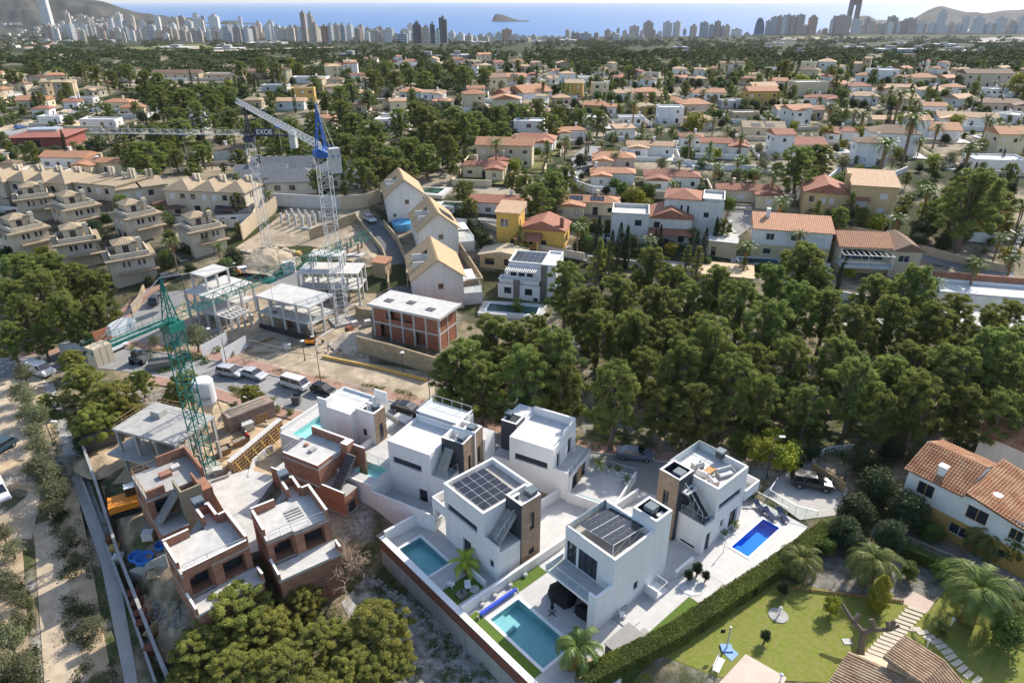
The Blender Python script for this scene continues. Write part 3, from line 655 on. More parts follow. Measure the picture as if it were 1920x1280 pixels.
def make_cypress(seed,Rr=0.9,H=9,per=2600,size=.3,m=CYPM):
 rs=np.random.RandomState(seed); n=per; u=rs.uniform(0,1,n); an=rs.uniform(0,6.283,n)
 rad=Rr*np.sin(np.pi*np.clip(u*.93+.07,0,1)) ** .55*(1-.35*u)*(.8+.2*np.sin(an*4+u*20))*rs.uniform(.72,1.05,n)
 c=np.stack([rad*np.cos(an),rad*np.sin(an),.3+u*H],1); nn=np.stack([np.cos(an)*.5,np.sin(an)*.5,np.ones(n)],1); nn /= np.linalg.norm(nn,axis=1)[:,None]
 me=leafmesh('crown',c,nn,np.full(n,size),m,rs,rs.uniform(0,1,n),aspect=.4)
 return me,trunk_mb(H*.5,.14,(0,0),[],rs).mesh('trunk')
def make_palm(seed,H=5,L_=2.6,n=30,tr=.2,m=PALMM,dry=4,leaflets=22,droop=1.0,lw=.07):
 rs=np.random.RandomState(seed); F=MB(); D=MB()
 for i in range(n):
  an=i*2.399+rs.uniform(-.15,.15); el0=R(80-95*(i/n) ** .9); l=L_*rs.uniform(.85,1.1); isd=i>=n-dry
  if isd: el0=R(-35-30*rs.uniform())
  mbx=D if isd else F; ptsl=[]; p=Vector((0,0,H)); e=el0; k=9
  for j in range(k+1):
   ptsl.append(p.copy()); p=p+Vector((math.cos(an)*math.cos(e),math.sin(an)*math.cos(e),math.sin(e)))*(l/k); e -= R(11)*droop*(1+.4*j/k)
  mm=PALMD if isd else m
  mbx.tube(ptsl,[.035-.003*j for j in range(k+1)],mm,3)
  side=Vector((-math.sin(an),math.cos(an),0))
  for j in range(leaflets):
   u=.12+.88*j/leaflets; q=u*k; a=ptsl[int(q)].lerp(ptsl[min(k,int(q)+1)],q % 1); dirv=(ptsl[min(k,int(q)+1)]-ptsl[int(q)]).normalized() if int(q)<k else (ptsl[k]-ptsl[k-1]).normalized()
   ll=l*.23*math.sin(math.pi*(u*.82+.16)) ** .6
   for sg in (-1,1):
    tip=a+(side*sg*.75+dirv*.6+Vector((0,0,-.18-.25*rs.uniform()))).normalized()*ll; mbx.face([a-dirv*lw*.5,a+dirv*lw*.5,tip],mm)
 me=F.mesh('fronds',uv=False); at=me.attributes.new('tint','FLOAT','FACE'); at.data.foreach_set('value',rs.uniform(.2,1,len(me.polygons)).astype(np.float32))
 T=MB(); k=max(3,int(H/.4)); prof=[]
 for j in range(k): z=H*j/k; prof += [(tr*(1.25 if j<1 else 1.0)*1.06,z-(.3 if j==0 else 0)),(tr*.94,z+H/k*.8)]
 prof += [(tr*1.5,H-.1),(tr*.5,H+.25)]; T.lathe(prof,mat('palm_bark',(0.21,0.15,0.10),0.95,0.3,4.0,bump=.4),9)
 return me,T.mesh('trunk'),(D.mesh('dry_fronds',uv=False) if dry else None)
def make_bare(seed,Rr=2.6,H=5.5,m=DEADM,depth=5):
 rs=np.random.RandomState(seed); B=MB(); Tw=MB()
 def grow(p,d,l,r,k):
  e=p+d*l; (B if k>2 else Tw).bar(p,e,r,m,4 if k>2 else 3,r*.62,caps=False)
  if k==0: return
  for j in range(3 if k>1 else 5):
   nd=(d+Vector(rs.normal(size=3))*.52+Vector((0,0,.12))).normalized(); grow(p.lerp(e,rs.uniform(.55,1)),nd,l*rs.uniform(.6,.8),r*.58,k-1)
 for j in range(3): grow(Vector((0,0,-.2)),Vector((rs.uniform(-.45,.45),rs.uniform(-.45,.45),1)).normalized(),H*.3,.09,depth)
 return Tw.mesh('crown',uv=False),B.mesh('trunk',uv=False)
PR={}
for i in range(6): PR['pine%d' % i]=make_pine(11+i,Rr=4.2,H=11.5+(i % 3),n=92+4*i,cr=.145)
for i in range(3): PR['finepine%d' % i]=make_pine(41+i,Rr=4.2,H=8.2,per=1500,size=0.25,n=150,cr=.112,m=YPINE)
for i in range(3): PR['fir%d' % i]=make_pine(61+i,Rr=3.4,H=11,per=300,n=40,conic=1)
for i in range(4): PR['far%d' % i]=make_pine(71+i,Rr=4.2,H=8.5,per=34,size=1.0,n=14,cr=.29)
PR['broad0']=make_bush(81,2.4,4.2,260,.34,12,LEAFM,1.0); PR['broad1']=make_bush(82,2.2,3.6,260,.34,11,LEAFM,.8)
PR['gold0']=make_bush(84,2.0,3.2,240,.34,10,YELM,.7)
PR['olive0']=make_bush(86,1.9,3.4,300,.26,11,OLIVEM,1.1,.3); PR['olive1']=make_bush(87,1.8,3.0,300,.26,10,OLIVEM,.9,.3)
PR['shrub0']=make_bush(91,1.0,1.5,420,.2,7,LEAFM,.15); PR['shrub1']=make_bush(92,1.1,1.3,420,.2,7,OLIVEM,.15)
PR['ball0']=make_bush(93,.62,1.5,2600,.1,14,CYPM,.55); PR['dark0']=make_bush(95,2.6,4.4,420,.26,13,mat('dark_leaves',(0.055,0.075,0.032),.6,.25,1.,leaf=.2,spec=.15),.8)
for i in range(3): PR['cyp%d' % i]=make_cypress(101+i,.95+.12*i,8.5+i)
PR['thuja']=make_cypress(107,1.25,4.3,5200,.2,YELM)
for i in range(3): PR['palm%d' % i]=make_palm(111+i,4.6+i,2.5,30,dry=5,leaflets=13,lw=.13)
for i in range(2): PR['date%d' % i]=make_palm(121+i,2.0+.5*i,3.2,40,.42,dry=4,leaflets=24,droop=1.35,lw=.11)
PR['feather']=make_palm(131,4.2,2.5,26,.17,dry=6,leaflets=26,droop=1.5,lw=.11)
PR['ypalm']=make_palm(133,3.6,1.9,15,.14,PALMY,dry=2,leaflets=26,droop=1.05,lw=.09)
PR['potpalm']=make_palm(135,.5,1.0,12,.06,PALMY,dry=0,leaflets=14,droop=.9,lw=.07)
PR['tuft']=make_palm(137,.4,.8,14,.08,PALMM,dry=0,leaflets=10,droop=.6,lw=.07)
PR['bare0']=make_bare(141); PR['bare1']=make_bare(142,1.6,3.6,depth=4)
def plant(key,p,sc=1.0,rz=None,name='tree',label=None,cat='tree',group=None,szr=1.0,attr=None,at=None,parts=True):
 pr=PR[key]; rz=rnd.uniform(0,6.28) if rz is None else rz
 if not parts:
  o=put(pr[0],name); o.location=p; o.rotation_euler=(0,0,rz); o.scale=(sc,sc,sc*szr); tag(o,label,cat,group)
 else:
  o=thing(name,label,cat,p,rz,group); o.scale=(sc,sc,sc*szr)
  nm='fronds' if pr[0].name.startswith('fronds') else 'crown'
  put(pr[0],nm,o); put(pr[1],'trunk',o)
  if len(pr)>2 and pr[2]: put(pr[2],'dry_fronds',o)
 if attr: NAMED.append((o,attr,at or px(Vector(p)),cat[0].upper()))
 return o
def crown_at(x,y,r,key,ctr,Rr,name,attr,cat='tree',group=None,szr=1.0,parts=True,zb=None):
 """a tree whose crown centre shows at photo (x, y) with photo radius r"""
 p=W(x,y)
 for _ in range(3):
  sc=(r/ppm(Vector((p.x,p.y,p.z+4))))/Rr; h=ctr*sc*szr; zz=(terr(p.x,p.y) if zb is None else zb); q=W(x,y,zz+h); p=Vector((q.x,q.y,terr(q.x,q.y) if zb is None else zb))
 return plant(key,p,sc,None,name,None,cat,group,szr,attr,(x,y),parts)
# === houses of the settlement
WC={'w': (0.74,0.73,0.70),'c': (0.64,0.55,0.38),'y': (0.58,0.38,0.12),'t': (0.50,0.40,0.28),'p': (0.60,0.46,0.38),'b': (0.26,0.17,0.12),'g': (0.52,0.51,0.49),'e': (0.60,0.52,0.40)}
WN={'w': 'white','c': 'cream','y': 'yellow','t': 'tan','p': 'pinkish','b': 'brown','g': 'grey','e': 'beige'}
RC={'o': (0.46,0.235,0.135),'r': (0.34,0.15,0.10),'l': (0.54,0.36,0.225),'b': (0.22,0.145,0.10),'t': (0.46,0.36,0.23),'s': (0.20,0.205,0.21),'w': (0.68,0.67,0.65)}
RN={'o': 'orange tiled','r': 'red tiled','l': 'pale orange','b': 'brown tiled','t': 'tan tiled','s': 'slate grey','w': 'white'}
TN_={'h': 'hipped','g': 'gabled','G': 'front-gabled','f': 'flat','s': 'sloping'}
def roof_shape(mb,x0,x1,y0,y1,z,rise,kind,m,ov=0.4,th=0.16):
 a,b,c,d=x0-ov,x1+ov,y0-ov,y1+ov; w_,dd=b-a,d-c; u=z+th
 mb.face([(a,c,z),(a,d,z),(b,d,z),(b,c,z)],m)
 for p,q in (((a,c),(b,c)),((b,c),(b,d)),((b,d),(a,d)),((a,d),(a,c))):
  if kind not in 's': mb.face([(*p,z),(*q,z),(*q,u),(*p,u)],m)
 if kind=='h':
  k=min(w_,dd)/2; my,mx_=(c+d)/2,(a+b)/2
  if w_>=dd: r0,r1=(a+k,my,u+rise),(b-k,my,u+rise); F=[[(a,c,u),(b,c,u),r1,r0],[(b,c,u),(b,d,u),r1],[(b,d,u),(a,d,u),r0,r1],[(a,d,u),(a,c,u),r0]]
  else: r0,r1=(mx_,c+k,u+rise),(mx_,d-k,u+rise); F=[[(a,c,u),(b,c,u),r0],[(b,c,u),(b,d,u),r1,r0],[(b,d,u),(a,d,u),r1],[(a,d,u),(a,c,u),r0,r1]]
 elif kind=='g':
  my=(c+d)/2; r0,r1=(a,my,u+rise),(b,my,u+rise); F=[[(a,c,u),(b,c,u),r1,r0],[(b,d,u),(a,d,u),r0,r1],[(a,d,u),(a,c,u),r0],[(b,c,u),(b,d,u),r1]]
 elif kind=='G':
  mx_=(a+b)/2; r0,r1=(mx_,c,u+rise),(mx_,d,u+rise); F=[[(a,c,u),r0,r1,(a,d,u)],[(b,c,u),(b,d,u),r1,r0],[(a,c,u),(b,c,u),r0],[(b,d,u),(a,d,u),r1]]
 else:
  F=[[(a,c,u),(b,c,u),(b,d,u+rise),(a,d,u+rise)],[(a,c,z),(b,c,z),(b,c,u),(a,c,u)],[(b,d,z),(a,d,z),(a,d,u+rise),(b,d,u+rise)],[(a,d,z),(a,c,z),(a,c,u),(a,d,u+rise)],[(b,c,z),(b,d,z),(b,d,u+rise),(b,c,u)]]
 for f in F: mb.face(f,m)
HOUSES=[]
def auto_ops(L_,z0,st,rr,kinds='wws',door=False,hstep=3.0,dens=3.2):
 out=[]; n=max(1,int(L_/dens))
 for s_ in range(st):
  for i in range(n):
   if rr.random()<.22: continue
   c=L_*(i+.5)/n; k=rr.choice(kinds); w_=rr.choice((.9,1.1,1.5)); b=z0+s_*hstep+1.0
   if door and s_==0 and i==n // 2: out.append((c-.6,c+.6,z0+.05,z0+2.2,'d')); continue
   if c-w_/2>.25 and c+w_/2<L_-.25: out.append((c-w_/2,c+w_/2,b,b+1.15,k))
 return out
def mkhouse(x,y,wpx,dr=.8,rot=0,st=1,wc='w',rc='o',rt='h',ex='',label=None,name='house',zoff=0.0,group=None):
 p=W(x,y); s=ppm(p); wpx *= 1.04 if not label else 1; w_=wpx/s; rr=random.Random(int(x*131+y*17)); d=w_*dr; near=s>4.0
 if w_>24: d=min(d,16)
 o=thing(name,label,'house',p+Vector((0,0,zoff)),R(rot),group)
 if not label:
  sz='large' if w_>17 else 'small' if w_<10.5 else 'mid-sized'
  NAMED.append((o,f"{sz} {WN[wc]} {'two-storey house' if st > 1 else 'low villa'} with {RN[rc]} {TN_[rt]} roof",(x,y),'H'))
 cw,cr=WC[wc],RC[rc]; k=rr.uniform(.92,1.05); cw=tuple(c*k for c in cw); k=rr.uniform(.85,1.15); cr=tuple(c*k for c in cr)
 H=3.0*st+.2; vols=[]
 if rt=='f': vols=[(-w_/2,w_/2,0,d,H)]
 elif 'L' in ex: vols=[(-w_/2,w_/2,d*.3,d,H),(-w_/2+.2,-w_*.05,-d*.12,d*.3,H-.25)]
 elif 'J' in ex: vols=[(-w_/2,w_/2,d*.3,d,H),(w_*.08,w_/2-.2,-d*.12,d*.3,H-.25)]
 elif 'T' in ex: vols=[(-w_/2,w_*.1,0,d,H),(w_*.1,w_/2,.8,d*.9,H+2.9)]
 elif 'U' in ex: vols=[(-w_*.12,w_/2,0,d,H),(-w_/2,-w_*.12,.6,d*.92,H+2.9)]
 else: vols=[(-w_/2,w_/2,0,d,H)]
 walls=MB(); wins=[]; roofs=MB()
 for vi,(a,b,c,e,h) in enumerate(vols):
  P=rect(a,b,c,e); n_st=max(1,round((h-.2)/3.0)) if vi or st>1 else st
  for i in range(4):
   L_=(Vector(P[(i+1) % 4])-Vector(P[i])).length
   ops=auto_ops(L_,0,n_st,rr,door=(i==0 and vi==0),dens=3.1 if near else 4.2) if (i in (0,1,3) if near else i==0) else ()
   if i==0 and vi==0 and 'a' in ex:
    ops=[]; n=max(2,int(L_/2.6))
    for q in range(n): u=L_*(q+.5)/n; ops.append((u-.85,u+.85,.1,2.35,'o'))
   wins += wall_run(walls,P[i],P[(i+1) % 4],-2.5,h,WOBJ,ops,.5 if 'a' in ex and i==0 and vi==0 else .14)
  if rt=='f':
   q=offset_poly(P,.25)
   for i in range(4):
    j=(i+1) % 4; walls.face([(*P[i],h),(*P[j],h),(*q[j],h),(*q[i],h)],WOBJ); walls.face([(*q[i],h),(*q[j],h),(*q[j],h-.45),(*q[i],h-.45)],WOBJ)
   roofs.face([(*t,h-.45) for t in q],ROOFW if rc=='w' else CONCL)
  else:
   m=min(b-a,e-c); kd=rt if vi==0 else ('G' if rt in 'gh' and ex and ex[0] in 'LJ' else rt); roof_shape(roofs,a,b,c,e,h,m*(.20 if kd != 's' else .14),kd,TILE,.4 if near else .3)
 wo_=walls.build('wall',o,color=cw); ro=roofs.build('roof',o,color=cr)
 for P_,op,k in wins:
  kd=op[4]; window_part(o,P_,op,k,WFRAME if rr.random()<.7 else DFRAME,.09,{'d': 'door','o': 'archway'}.get(kd,'window'),glass=SHUT if kd=='s' else GLASS)
 a,b,c,e,h=vols[0]
 if rt != 'f' or rr.random()<.4:
  ch=MB(); cx,cy_=rr.uniform(a+1,b-1),e-(e-c)*rr.uniform(.2,.45); z=h+(min(b-a,e-c)*.1 if rt != 'f' else -.4)
  ch.box(cx-.3,cx+.3,cy_-.3,cy_+.3,h-.3,z+1.5,WOBJ); ch.box(cx-.4,cx+.4,cy_-.4,cy_+.4,z+1.5,z+1.65,TILE); ch.build('chimney',ro,color=cw)
 if near and rt != 'f' and rr.random()<.55 or 't' in ex:
  t=MB(); dt=min(4,d*.35); x0,x1=-w_*.45,w_*rr.uniform(-.05,.4); t.box(x0,x1,-dt,-.003 if 'L' not in ex and 'J' not in ex else -d*.13,-2.5,.25 if st==1 else .5,WOBJ,TERRACE)
  zt=.25 if st==1 else .5
  for q in range(int((x1-x0)/.6)+1): t.box(x0+q*.6,x0+q*.6+.12,-dt,-dt+.12,zt,zt+.75,WOBJ)
  t.box(x0,x1,-dt-.03,-dt+.16,zt+.75,zt+.87,WOBJ); t.build('terrace',o,color=cw)
 if 'S' in ex:
  sp=MB(); zz=h+.35; hw=w_*.22
  for q in (0,1):
   x0=-w_*.3+q*w_*.34; y0=c+.3; k=(min(b-a,e-c)*.20)/((min(b-a,e-c))/2+.3) if rt != 'f' else .2; y1=y0+d*.24
   sp.face([(x0,y0,zz+k*.3),(x0+hw,y0,zz+k*.3),(x0+hw,y1,zz+k*(y1-y0+.35)),(x0,y1,zz+k*(y1-y0+.35))],mat('solar_cells',(0.012,0.014,0.022),.25,.1,pattern='panel',col2=(.25,.25,.25),spec=.6))
  sp.build('solar_panel',ro)
 HOUSES.append((p.x-math.sin(R(rot))*d/2,p.y+math.cos(R(rot))*d/2,max(w_,d)*.5))
 if rr.random()<.62:
  g=thing('garden_wall',None,'wall',p,R(rot)); gw_,g0,g1=w_*rr.uniform(.62,.78),-d*rr.uniform(.25,.45)-2,d+rr.uniform(1,3); c_=WC[rr.choice('wweec')]; m_=MB(); Q=rect(-gw_,gw_,g0,g1)
  for i in range(4):
   a,b=Vector(Q[i]),Vector(Q[(i+1) % 4]); n=(b-a).normalized(); k=Vector((n.y,-n.x))*.15
   if i==0: b=a.lerp(b,.72)
   m_.prism([tuple(a-k),tuple(a+k),tuple(b+k),tuple(b-k)][::-1],-2.5,rr.uniform(1.0,1.6),WOBJ)
  m_.build('wall',g,color=c_); m_=MB(); m_.face([(*q,.22) for q in offset_poly(Q,.2)],rr.choice((CONCL,TERRACE,PINKP,GRASSG,SAND))); m_.build('paving',g); NAMED.append((g,f"low {'white' if c_[2] > .6 else 'beige'} plot wall round a house",(x,y+1),'W'))
 return o
TAB="""731 241 56 .7 -6 1 w t f a|675 213 25 .9 0 1 c o h|748 222 28 .8 8 2 c l g|770 187 40 .7 5 1 w o h|810 190 40 .7 -8 1 w l g J|890 207 37 .8 12 2 c o h|956 202 38 .8 -5 1 w t h|937 190 34 1 -28 1 b r G|892 181 30 .8 0 1 p o g|1009 188 62 .9 34 1 w o g
955 158 62 .5 4 1 t o s S|1075 184 32 .8 -10 2 y t g|1126 183 28 .8 6 2 c t f|1106 157 40 .7 0 1 w l f|1054 199 30 .8 10 1 p l h|1111 214 34 .8 -20 1 y o g|1145 217 25 .8 0 1 w o g|1212 216 36 .8 10 1 y t h L|1257 234 44 .7 0 2 w w f|1185 236 44 .6 3 1 w w f|1234 196 40 .8 -12 1 t l h
991 263 54 .7 -6 2 w w f|995 285 80 .7 -10 1 w r h J|945 316 100 .5 -6 2 c o g|935 323 34 .8 0 1 c r h|1072 266 58 .6 12 1 w o h L|1172 260 36 .7 12 1 w l s|1218 297 82 .5 -8 1 w l g L|1150 322 75 .7 -6 1 p o h L|1262 205 36 .8 0 1 c o h|1215 187 44 .7 8 1 p o h
1358 293 82 .6 -10 1 w r h J|1498 293 95 .5 3 1 w r g U|1575 268 66 .6 -14 1 w r h L|1672 291 80 .7 -12 2 w b h|1630 311 55 .7 -10 2 w b h|1750 263 85 .6 -10 1 w o g U|1815 240 98 .5 -16 1 w l g L|1675 245 68 .6 -6 1 c l g J|1398 227 48 .6 4 1 t l f|1428 201 54 .6 4 2 y o g
1377 204 48 .6 0 1 g w f S|1328 189 60 .5 3 1 w o g a|1306 212 56 .7 8 1 p o h|1480 223 46 .7 0 1 w l g|1523 223 38 .8 -6 1 p o g|1543 201 58 .6 -12 1 w r h J|1520 181 60 .6 6 2 c t f|1458 166 32 .8 -10 1 w o g|1434 177 46 .7 8 1 p l g|1656 155 48 .7 -8 2 w w f|1685 179 62 .5 -5 1 p l g L
1613 176 40 .7 4 1 w r h|1620 196 46 .7 -14 1 w l h|1755 185 50 .7 -8 1 w l h J|1850 164 82 .4 -4 2 e b g|1890 212 78 .6 -8 1 p b h J|1750 216 40 .7 -12 1 w o g|1875 322 92 .6 -8 1 w w f|1895 293 58 .9 -6 2 c o g|1597 229 34 .8 -6 1 w l g|1735 159 46 .7 0 1 c o h|1790 178 36 .7 0 1 w o h
1430 259 72 .6 -8 1 c t g S|1296 278 40 .8 -6 1 w r h|1405 387 110 .5 -8 1 c r h J|1846 440 60 .8 -10 2 y o h|1660 432 14 1 0 1 w w f|905 338 78 .6 -8 1 c r h J|1260 360 98 .6 -8 1 w r h L|1100 410 112 .5 -8 1 c o h LS|925 412 108 .6 -10 1 w r h J|1148 352 78 .6 -6 1 w o h L
60 204 52 .6 0 1 c o g|80 221 30 .8 10 1 w r h|135 207 26 .8 0 1 w r g|155 198 42 .5 0 1 g s f|222 208 50 .5 -4 1 c o h|250 218 42 .7 6 1 c o h|185 241 66 .4 -4 1 w w f|122 318 82 .5 -4 1 w o g|182 331 86 .5 -6 1 c o h L|430 304 56 .6 10 1 w b h J|372 240 30 .8 -6 2 w b g|315 208 38 .7 0 1 t t h|475 204 32 .7 6 1 t t h
545 206 50 .5 0 1 w l g|515 173 46 .5 0 1 g w f|580 157 62 .4 -3 1 w w f|570 194 40 .6 8 2 y w f|625 136 30 .7 0 1 p o g|20 330 26 .8 0 1 t b h|610 240 36 .7 0 1 p o h|95 235 40 .6 0 1 w w f|330 150 84 .3 0 1 t b g|420 150 70 .4 0 1 t t f|470 147 60 .4 4 1 t b g|1365 442 8 1 0 1 w w f"""
for row in TAB.replace('\n','|').split('|'):
 f=row.split(); mkhouse(float(f[0]),float(f[1]),float(f[2]),float(f[3]),float(f[4]),int(f[5]),f[6],f[7],f[8],f[9] if len(f)>9 else '')
TABPX=[(float(r.split()[0]),float(r.split()[1]),float(r.split()[2])) for r in TAB.replace('\n','|').split('|')]
rr=random.Random(5); placed=list(TABPX); nfill=0
for yb,step in ((125,28),(129.5,29),(134,31),(139,33),(144.5,34),(150.5,36),(157,38),(164,40),(172,43),(181,46),(191,49),(202,52),(214,56),(227,60),(241,66)):
 xx=-10.0
 while xx<1935:
  x=xx+rr.uniform(-8,8); y=yb+rr.uniform(-4.5,4.5); xx += step
  left=x<640
  if left and not (y>150 and y<202 and x<640) and not (x>330 and 143<y<152): continue
  if left and 250<x<480 and y>160: continue
  if not left:
   if y<128 and x>1000: continue
   if x>1080 and y<139-(x-1080)*.004: continue
   if x<1100 and y>210 and x<930: continue
   if 640<x<870 and y>225: continue
   if 690<x<880 and 128<y<175: continue
  wp=step*rr.uniform(.66,.88)
  if any(abs(x-a)<(wp+c)*.5 and -11-c*.10<y-b<7+wp*.15 for a,b,c in placed): continue
  placed.append((x,y,wp)); nfill += 1
  wc=rr.choice('wwwwwccpte') if not left else rr.choice('ceettw'); rc=rr.choice('ooolllltrrtb') if not left else rr.choice('tttlob')
  mkhouse(x,y,wp,rr.uniform(.6,.85),rr.uniform(-38,38),2 if rr.random()<.2 else 1,wc,rc,rr.choice('hhggGf' if not left else 'hhgg'),rr.choice(('','','L','J','T','')))
print('fill houses',nfill)
def rim_wall(name,label,pts,h,m=None,th=.25,color=None,cat='wall',posts=False,zb=-1.0):
 """a garden or retaining wall following the ground through world points"""
 mb=MB(); m=m or WOBJ
 for a,b in zip(pts,pts[1:]):
  n=max(1,int((Vector(b)-Vector(a)).length/6))
  for i in range(n):
   p,q=Vector(a).lerp(Vector(b),i/n),Vector(a).lerp(Vector(b),(i+1)/n); d=(q-p); d.z=0; d.normalize(); s_=Vector((-d.y,d.x,0))*th/2
   A=[p-s_,q-s_,q+s_,p+s_]; v=[mb.av((t.x,t.y,t.z+zb)) for t in A]+[mb.av((t.x,t.y,t.z+h)) for t in A]; k=mb.mi(m)
   for f in ((4,5,6,7),(0,1,5,4),(1,2,6,5),(2,3,7,6),(3,0,4,7)): mb.f.append([v[j] for j in f]); mb.m.append(k)
   if posts: mb.box(p.x-.22,p.x+.22,p.y-.22,p.y+.22,p.z+zb,p.z+h+.25,m)
 o=mb.build(name,color=color); tag(o,label,cat); return o
def wallpx(label,pxs,h,c='w',m=None,th=.3,posts=False,name='garden_wall',cat='wall'):
 return rim_wall(name,label,[W(*p) for p in pxs],h,m,th,WC[c],cat,posts)
def house_at(name,label,x,y,rot,z=None,cat='house'):
 p=W(x,y); return thing(name,label,cat,p+Vector((0,0,z or 0)),R(rot)),ppm(p)
def footprint(o,r): HOUSES.append((o.location.x,o.location.y+r,r))
PARTS=dict(frame=WFRAME)
o,s=house_at('house','yellow ochre house with tower block and red tiled lower wing',1000,474,-14); footprint(o,8)
YC=(0.62,0.39,0.095)
shell(o,rect(-8,-3.2,0,5.5),-2,8.2,WOBJ,{0: [(.8,2.6,5.2,6.9,'w',2),(3,4,1.6,2.8,'w')],1: [(1,2,5.2,6.4,'w')]},color=YC,frame=WFRAME)
shell(o,rect(-3.2,6.2,1.5,8.5),-2,4.6,WOBJ,{0: [(.6,1.5,1.2,2.8,'w'),(1.8,2.7,1.2,2.8,'w'),(4.4,5.6,.2,2.4,'d')],1: [(2,4.6,1.2,3.2,'w',2)]},color=YC,frame=WFRAME)
m_=MB(); roof_shape(m_,-8,-3.2,0,5.5,8.2,1.0,'s',TILE); m_.build('roof',o,color=RC['l']); m_=MB(); roof_shape(m_,-3.2,6.2,1.5,8.5,4.6,1.9,'G',TILE); r_=m_.build('roof',o,color=RC['r'])
m_=MB(); m_.box(5,5.8,2.6,3.4,4.5,7.2,BRICK); m_.build('chimney',r_); m_=MB(); roof_shape(m_,-3.4,1.2,-1.4,1.4,3.0,.9,'s',TILE); m_.build('porch_roof',o,color=RC['r'])
m_=MB()
for k in (-3.1,.9): m_.box(k,k+.35,-1.2,-.85,-2,3.0,WOBJ)
m_.build('porch_post',o,color=YC)
o,s=house_at('house','grey white house with red roof wings and square roof terrace',1222,458,-10); footprint(o,9)
shell(o,rect(-9,-1,0,8),-2,6.2,WOBJ,{0: [(1.5,3,3.8,5.2,'s'),(5,6.5,3.8,5.2,'w'),(2,3.2,.8,2.2,'w')],1: [(2,3.5,3.6,5,'w')]},color=(.60,.585,.55),frame=WFRAME)
parapet(o,rect(-9,-1,0,8),6.6,.8,m=WOBJ,floor=CONCL,color=(.6,.58,.55))
shell(o,rect(-1,8,1.5,10),-2,5.4,WOBJ,{0: [(1,2.4,3.2,4.6,'w'),(4,5.4,3.2,4.6,'s'),(6.4,7.8,.2,2.3,'d')],1: [(2,3.5,3.2,4.5,'w')]},color=(.66,.64,.60),frame=WFRAME)
m_=MB(); roof_shape(m_,-1,8,1.5,10,5.4,1.9,'G',TILE); m_.build('roof',o,color=RC['r'])
m_=MB(); roof_shape(m_,-.8,8,-1.2,1.4,2.5,.6,'s',TILE,.1); m_.build('porch_roof',o,color=RC['r'])
o,s=house_at('house','tall pale grey block house with slit windows and small tiled roof',1296,447,-16); footprint(o,7)
shell(o,rect(-6.5,6,0,8),-2,8.4,WOBJ,{0: [(1.2,2,5,6.4,'w'),(3.4,4,1.5,7.2,'w'),(4.8,5.4,1.5,7.2,'w'),(8.4,9.6,4.8,6,'w')],1: [(2,3,5,6.2,'w')]},color=(.60,.585,.56),frame=WFRAME)
m_=MB(); roof_shape(m_,-6.5,1.0,0,8,8.4,1.4,'h',TILE,.3); m_.build('roof',o,color=RC['r']); parapet(o,rect(1.4,6,0,8),9.0,.6,m=WOBJ,floor=CONCL,color=(.6,.58,.56))
st_=stairs(o,(-6,-3.5,-2),(0,1),1.4,9,.2,.35,CONCL,'steps')
o,s=house_at('house','tan two-storey house with red tiled front wing and chimney',1588,414,-16); footprint(o,9); TCc=(.55,.41,.22)
shell(o,rect(-10,-.5,0,9.5),-2,6.0,WOBJ,{0: [(1,2.2,3.8,5.2,'w'),(3.6,4.6,3.6,4.9,'s'),(5.4,6.4,3.6,4.9,'s'),(2,3.2,.2,2.4,'d')],3: [(3,4.4,3.6,5,'w')]},color=TCc,frame=WFRAME)
shell(o,rect(-.5,9,-.6,9),-2,8.3,WOBJ,{0: [(1.2,3.6,3.6,4.9,'s'),(6,7.6,5.6,6.9,'s'),(6,7.4,2.4,3.6,'s'),(.8,1.8,.6,2.8,'w')],1: [(2,3.4,5.4,6.7,'w'),(5,6.4,5.4,6.7,'w')]},color=TCc,frame=WFRAME)
m_=MB(); roof_shape(m_,-10,-.5,0,9.5,6,2.0,'G',TILE); m_.build('roof',o,color=RC['r']); m_=MB(); roof_shape(m_,-.5,9,-.6,9,8.3,1.6,'s',TILE); r_=m_.build('roof',o,color=RC['l'])
m_=MB(); roof_shape(m_,-.4,3.5,-1.8,-.62,5.2,.5,'s',TILE,.1); m_.build('canopy',o,color=RC['r']); m_=MB(); m_.box(-1.6,-.6,3,4,6,10.2,WOBJ); m_.build('chimney',r_,color=TCc)
o,s=house_at('house','white and cream house with tiled roof beside a kidney pool',1478,488,-14); footprint(o,8)
shell(o,rect(-7.5,7.5,0,7),-2,3.0,WOBJ,{0: [(2.2,3.8,1,2.2,'w'),(8.8,9.8,.1,2.2,'d')]},color=(.62,.52,.33),frame=WFRAME)
shell(o,rect(-7.5,7.5,0,7),3.003,6.2,WOBJ,{0: [(2.4,4,4,5.4,'w',2),(7.2,8.2,4.2,5.3,'w'),(11,13.6,4,5.2,'s')],3: [(2,3.4,4,5.2,'w')]},color=WC['w'],frame=WFRAME)
m_=MB(); roof_shape(m_,-7.5,7.5,0,7,6.2,1.5,'s',TILE); r_=m_.build('roof',o,color=RC['o']); m_=MB(); m_.box(-5.2,-4.4,5,6,6.2,9.2,WOBJ); m_.build('chimney',r_,color=WC['w'])
o,s=house_at('house','beige house with tiled roof and white framed balcony',1640,522,-8); footprint(o,8); BC=(.56,.47,.33)
shell(o,rect(-7,2.5,2,10),-2,5.6,WOBJ,{0: [(.6,8.6,2.9,5.2,'w',4)]},color=BC,frame=WFRAME,depth=.6); shell(o,rect(2.5,8,1,10),-2,5.6,WOBJ,{0: [(1.4,3.4,3.2,4.6,'w',2)]},color=BC,frame=WFRAME)
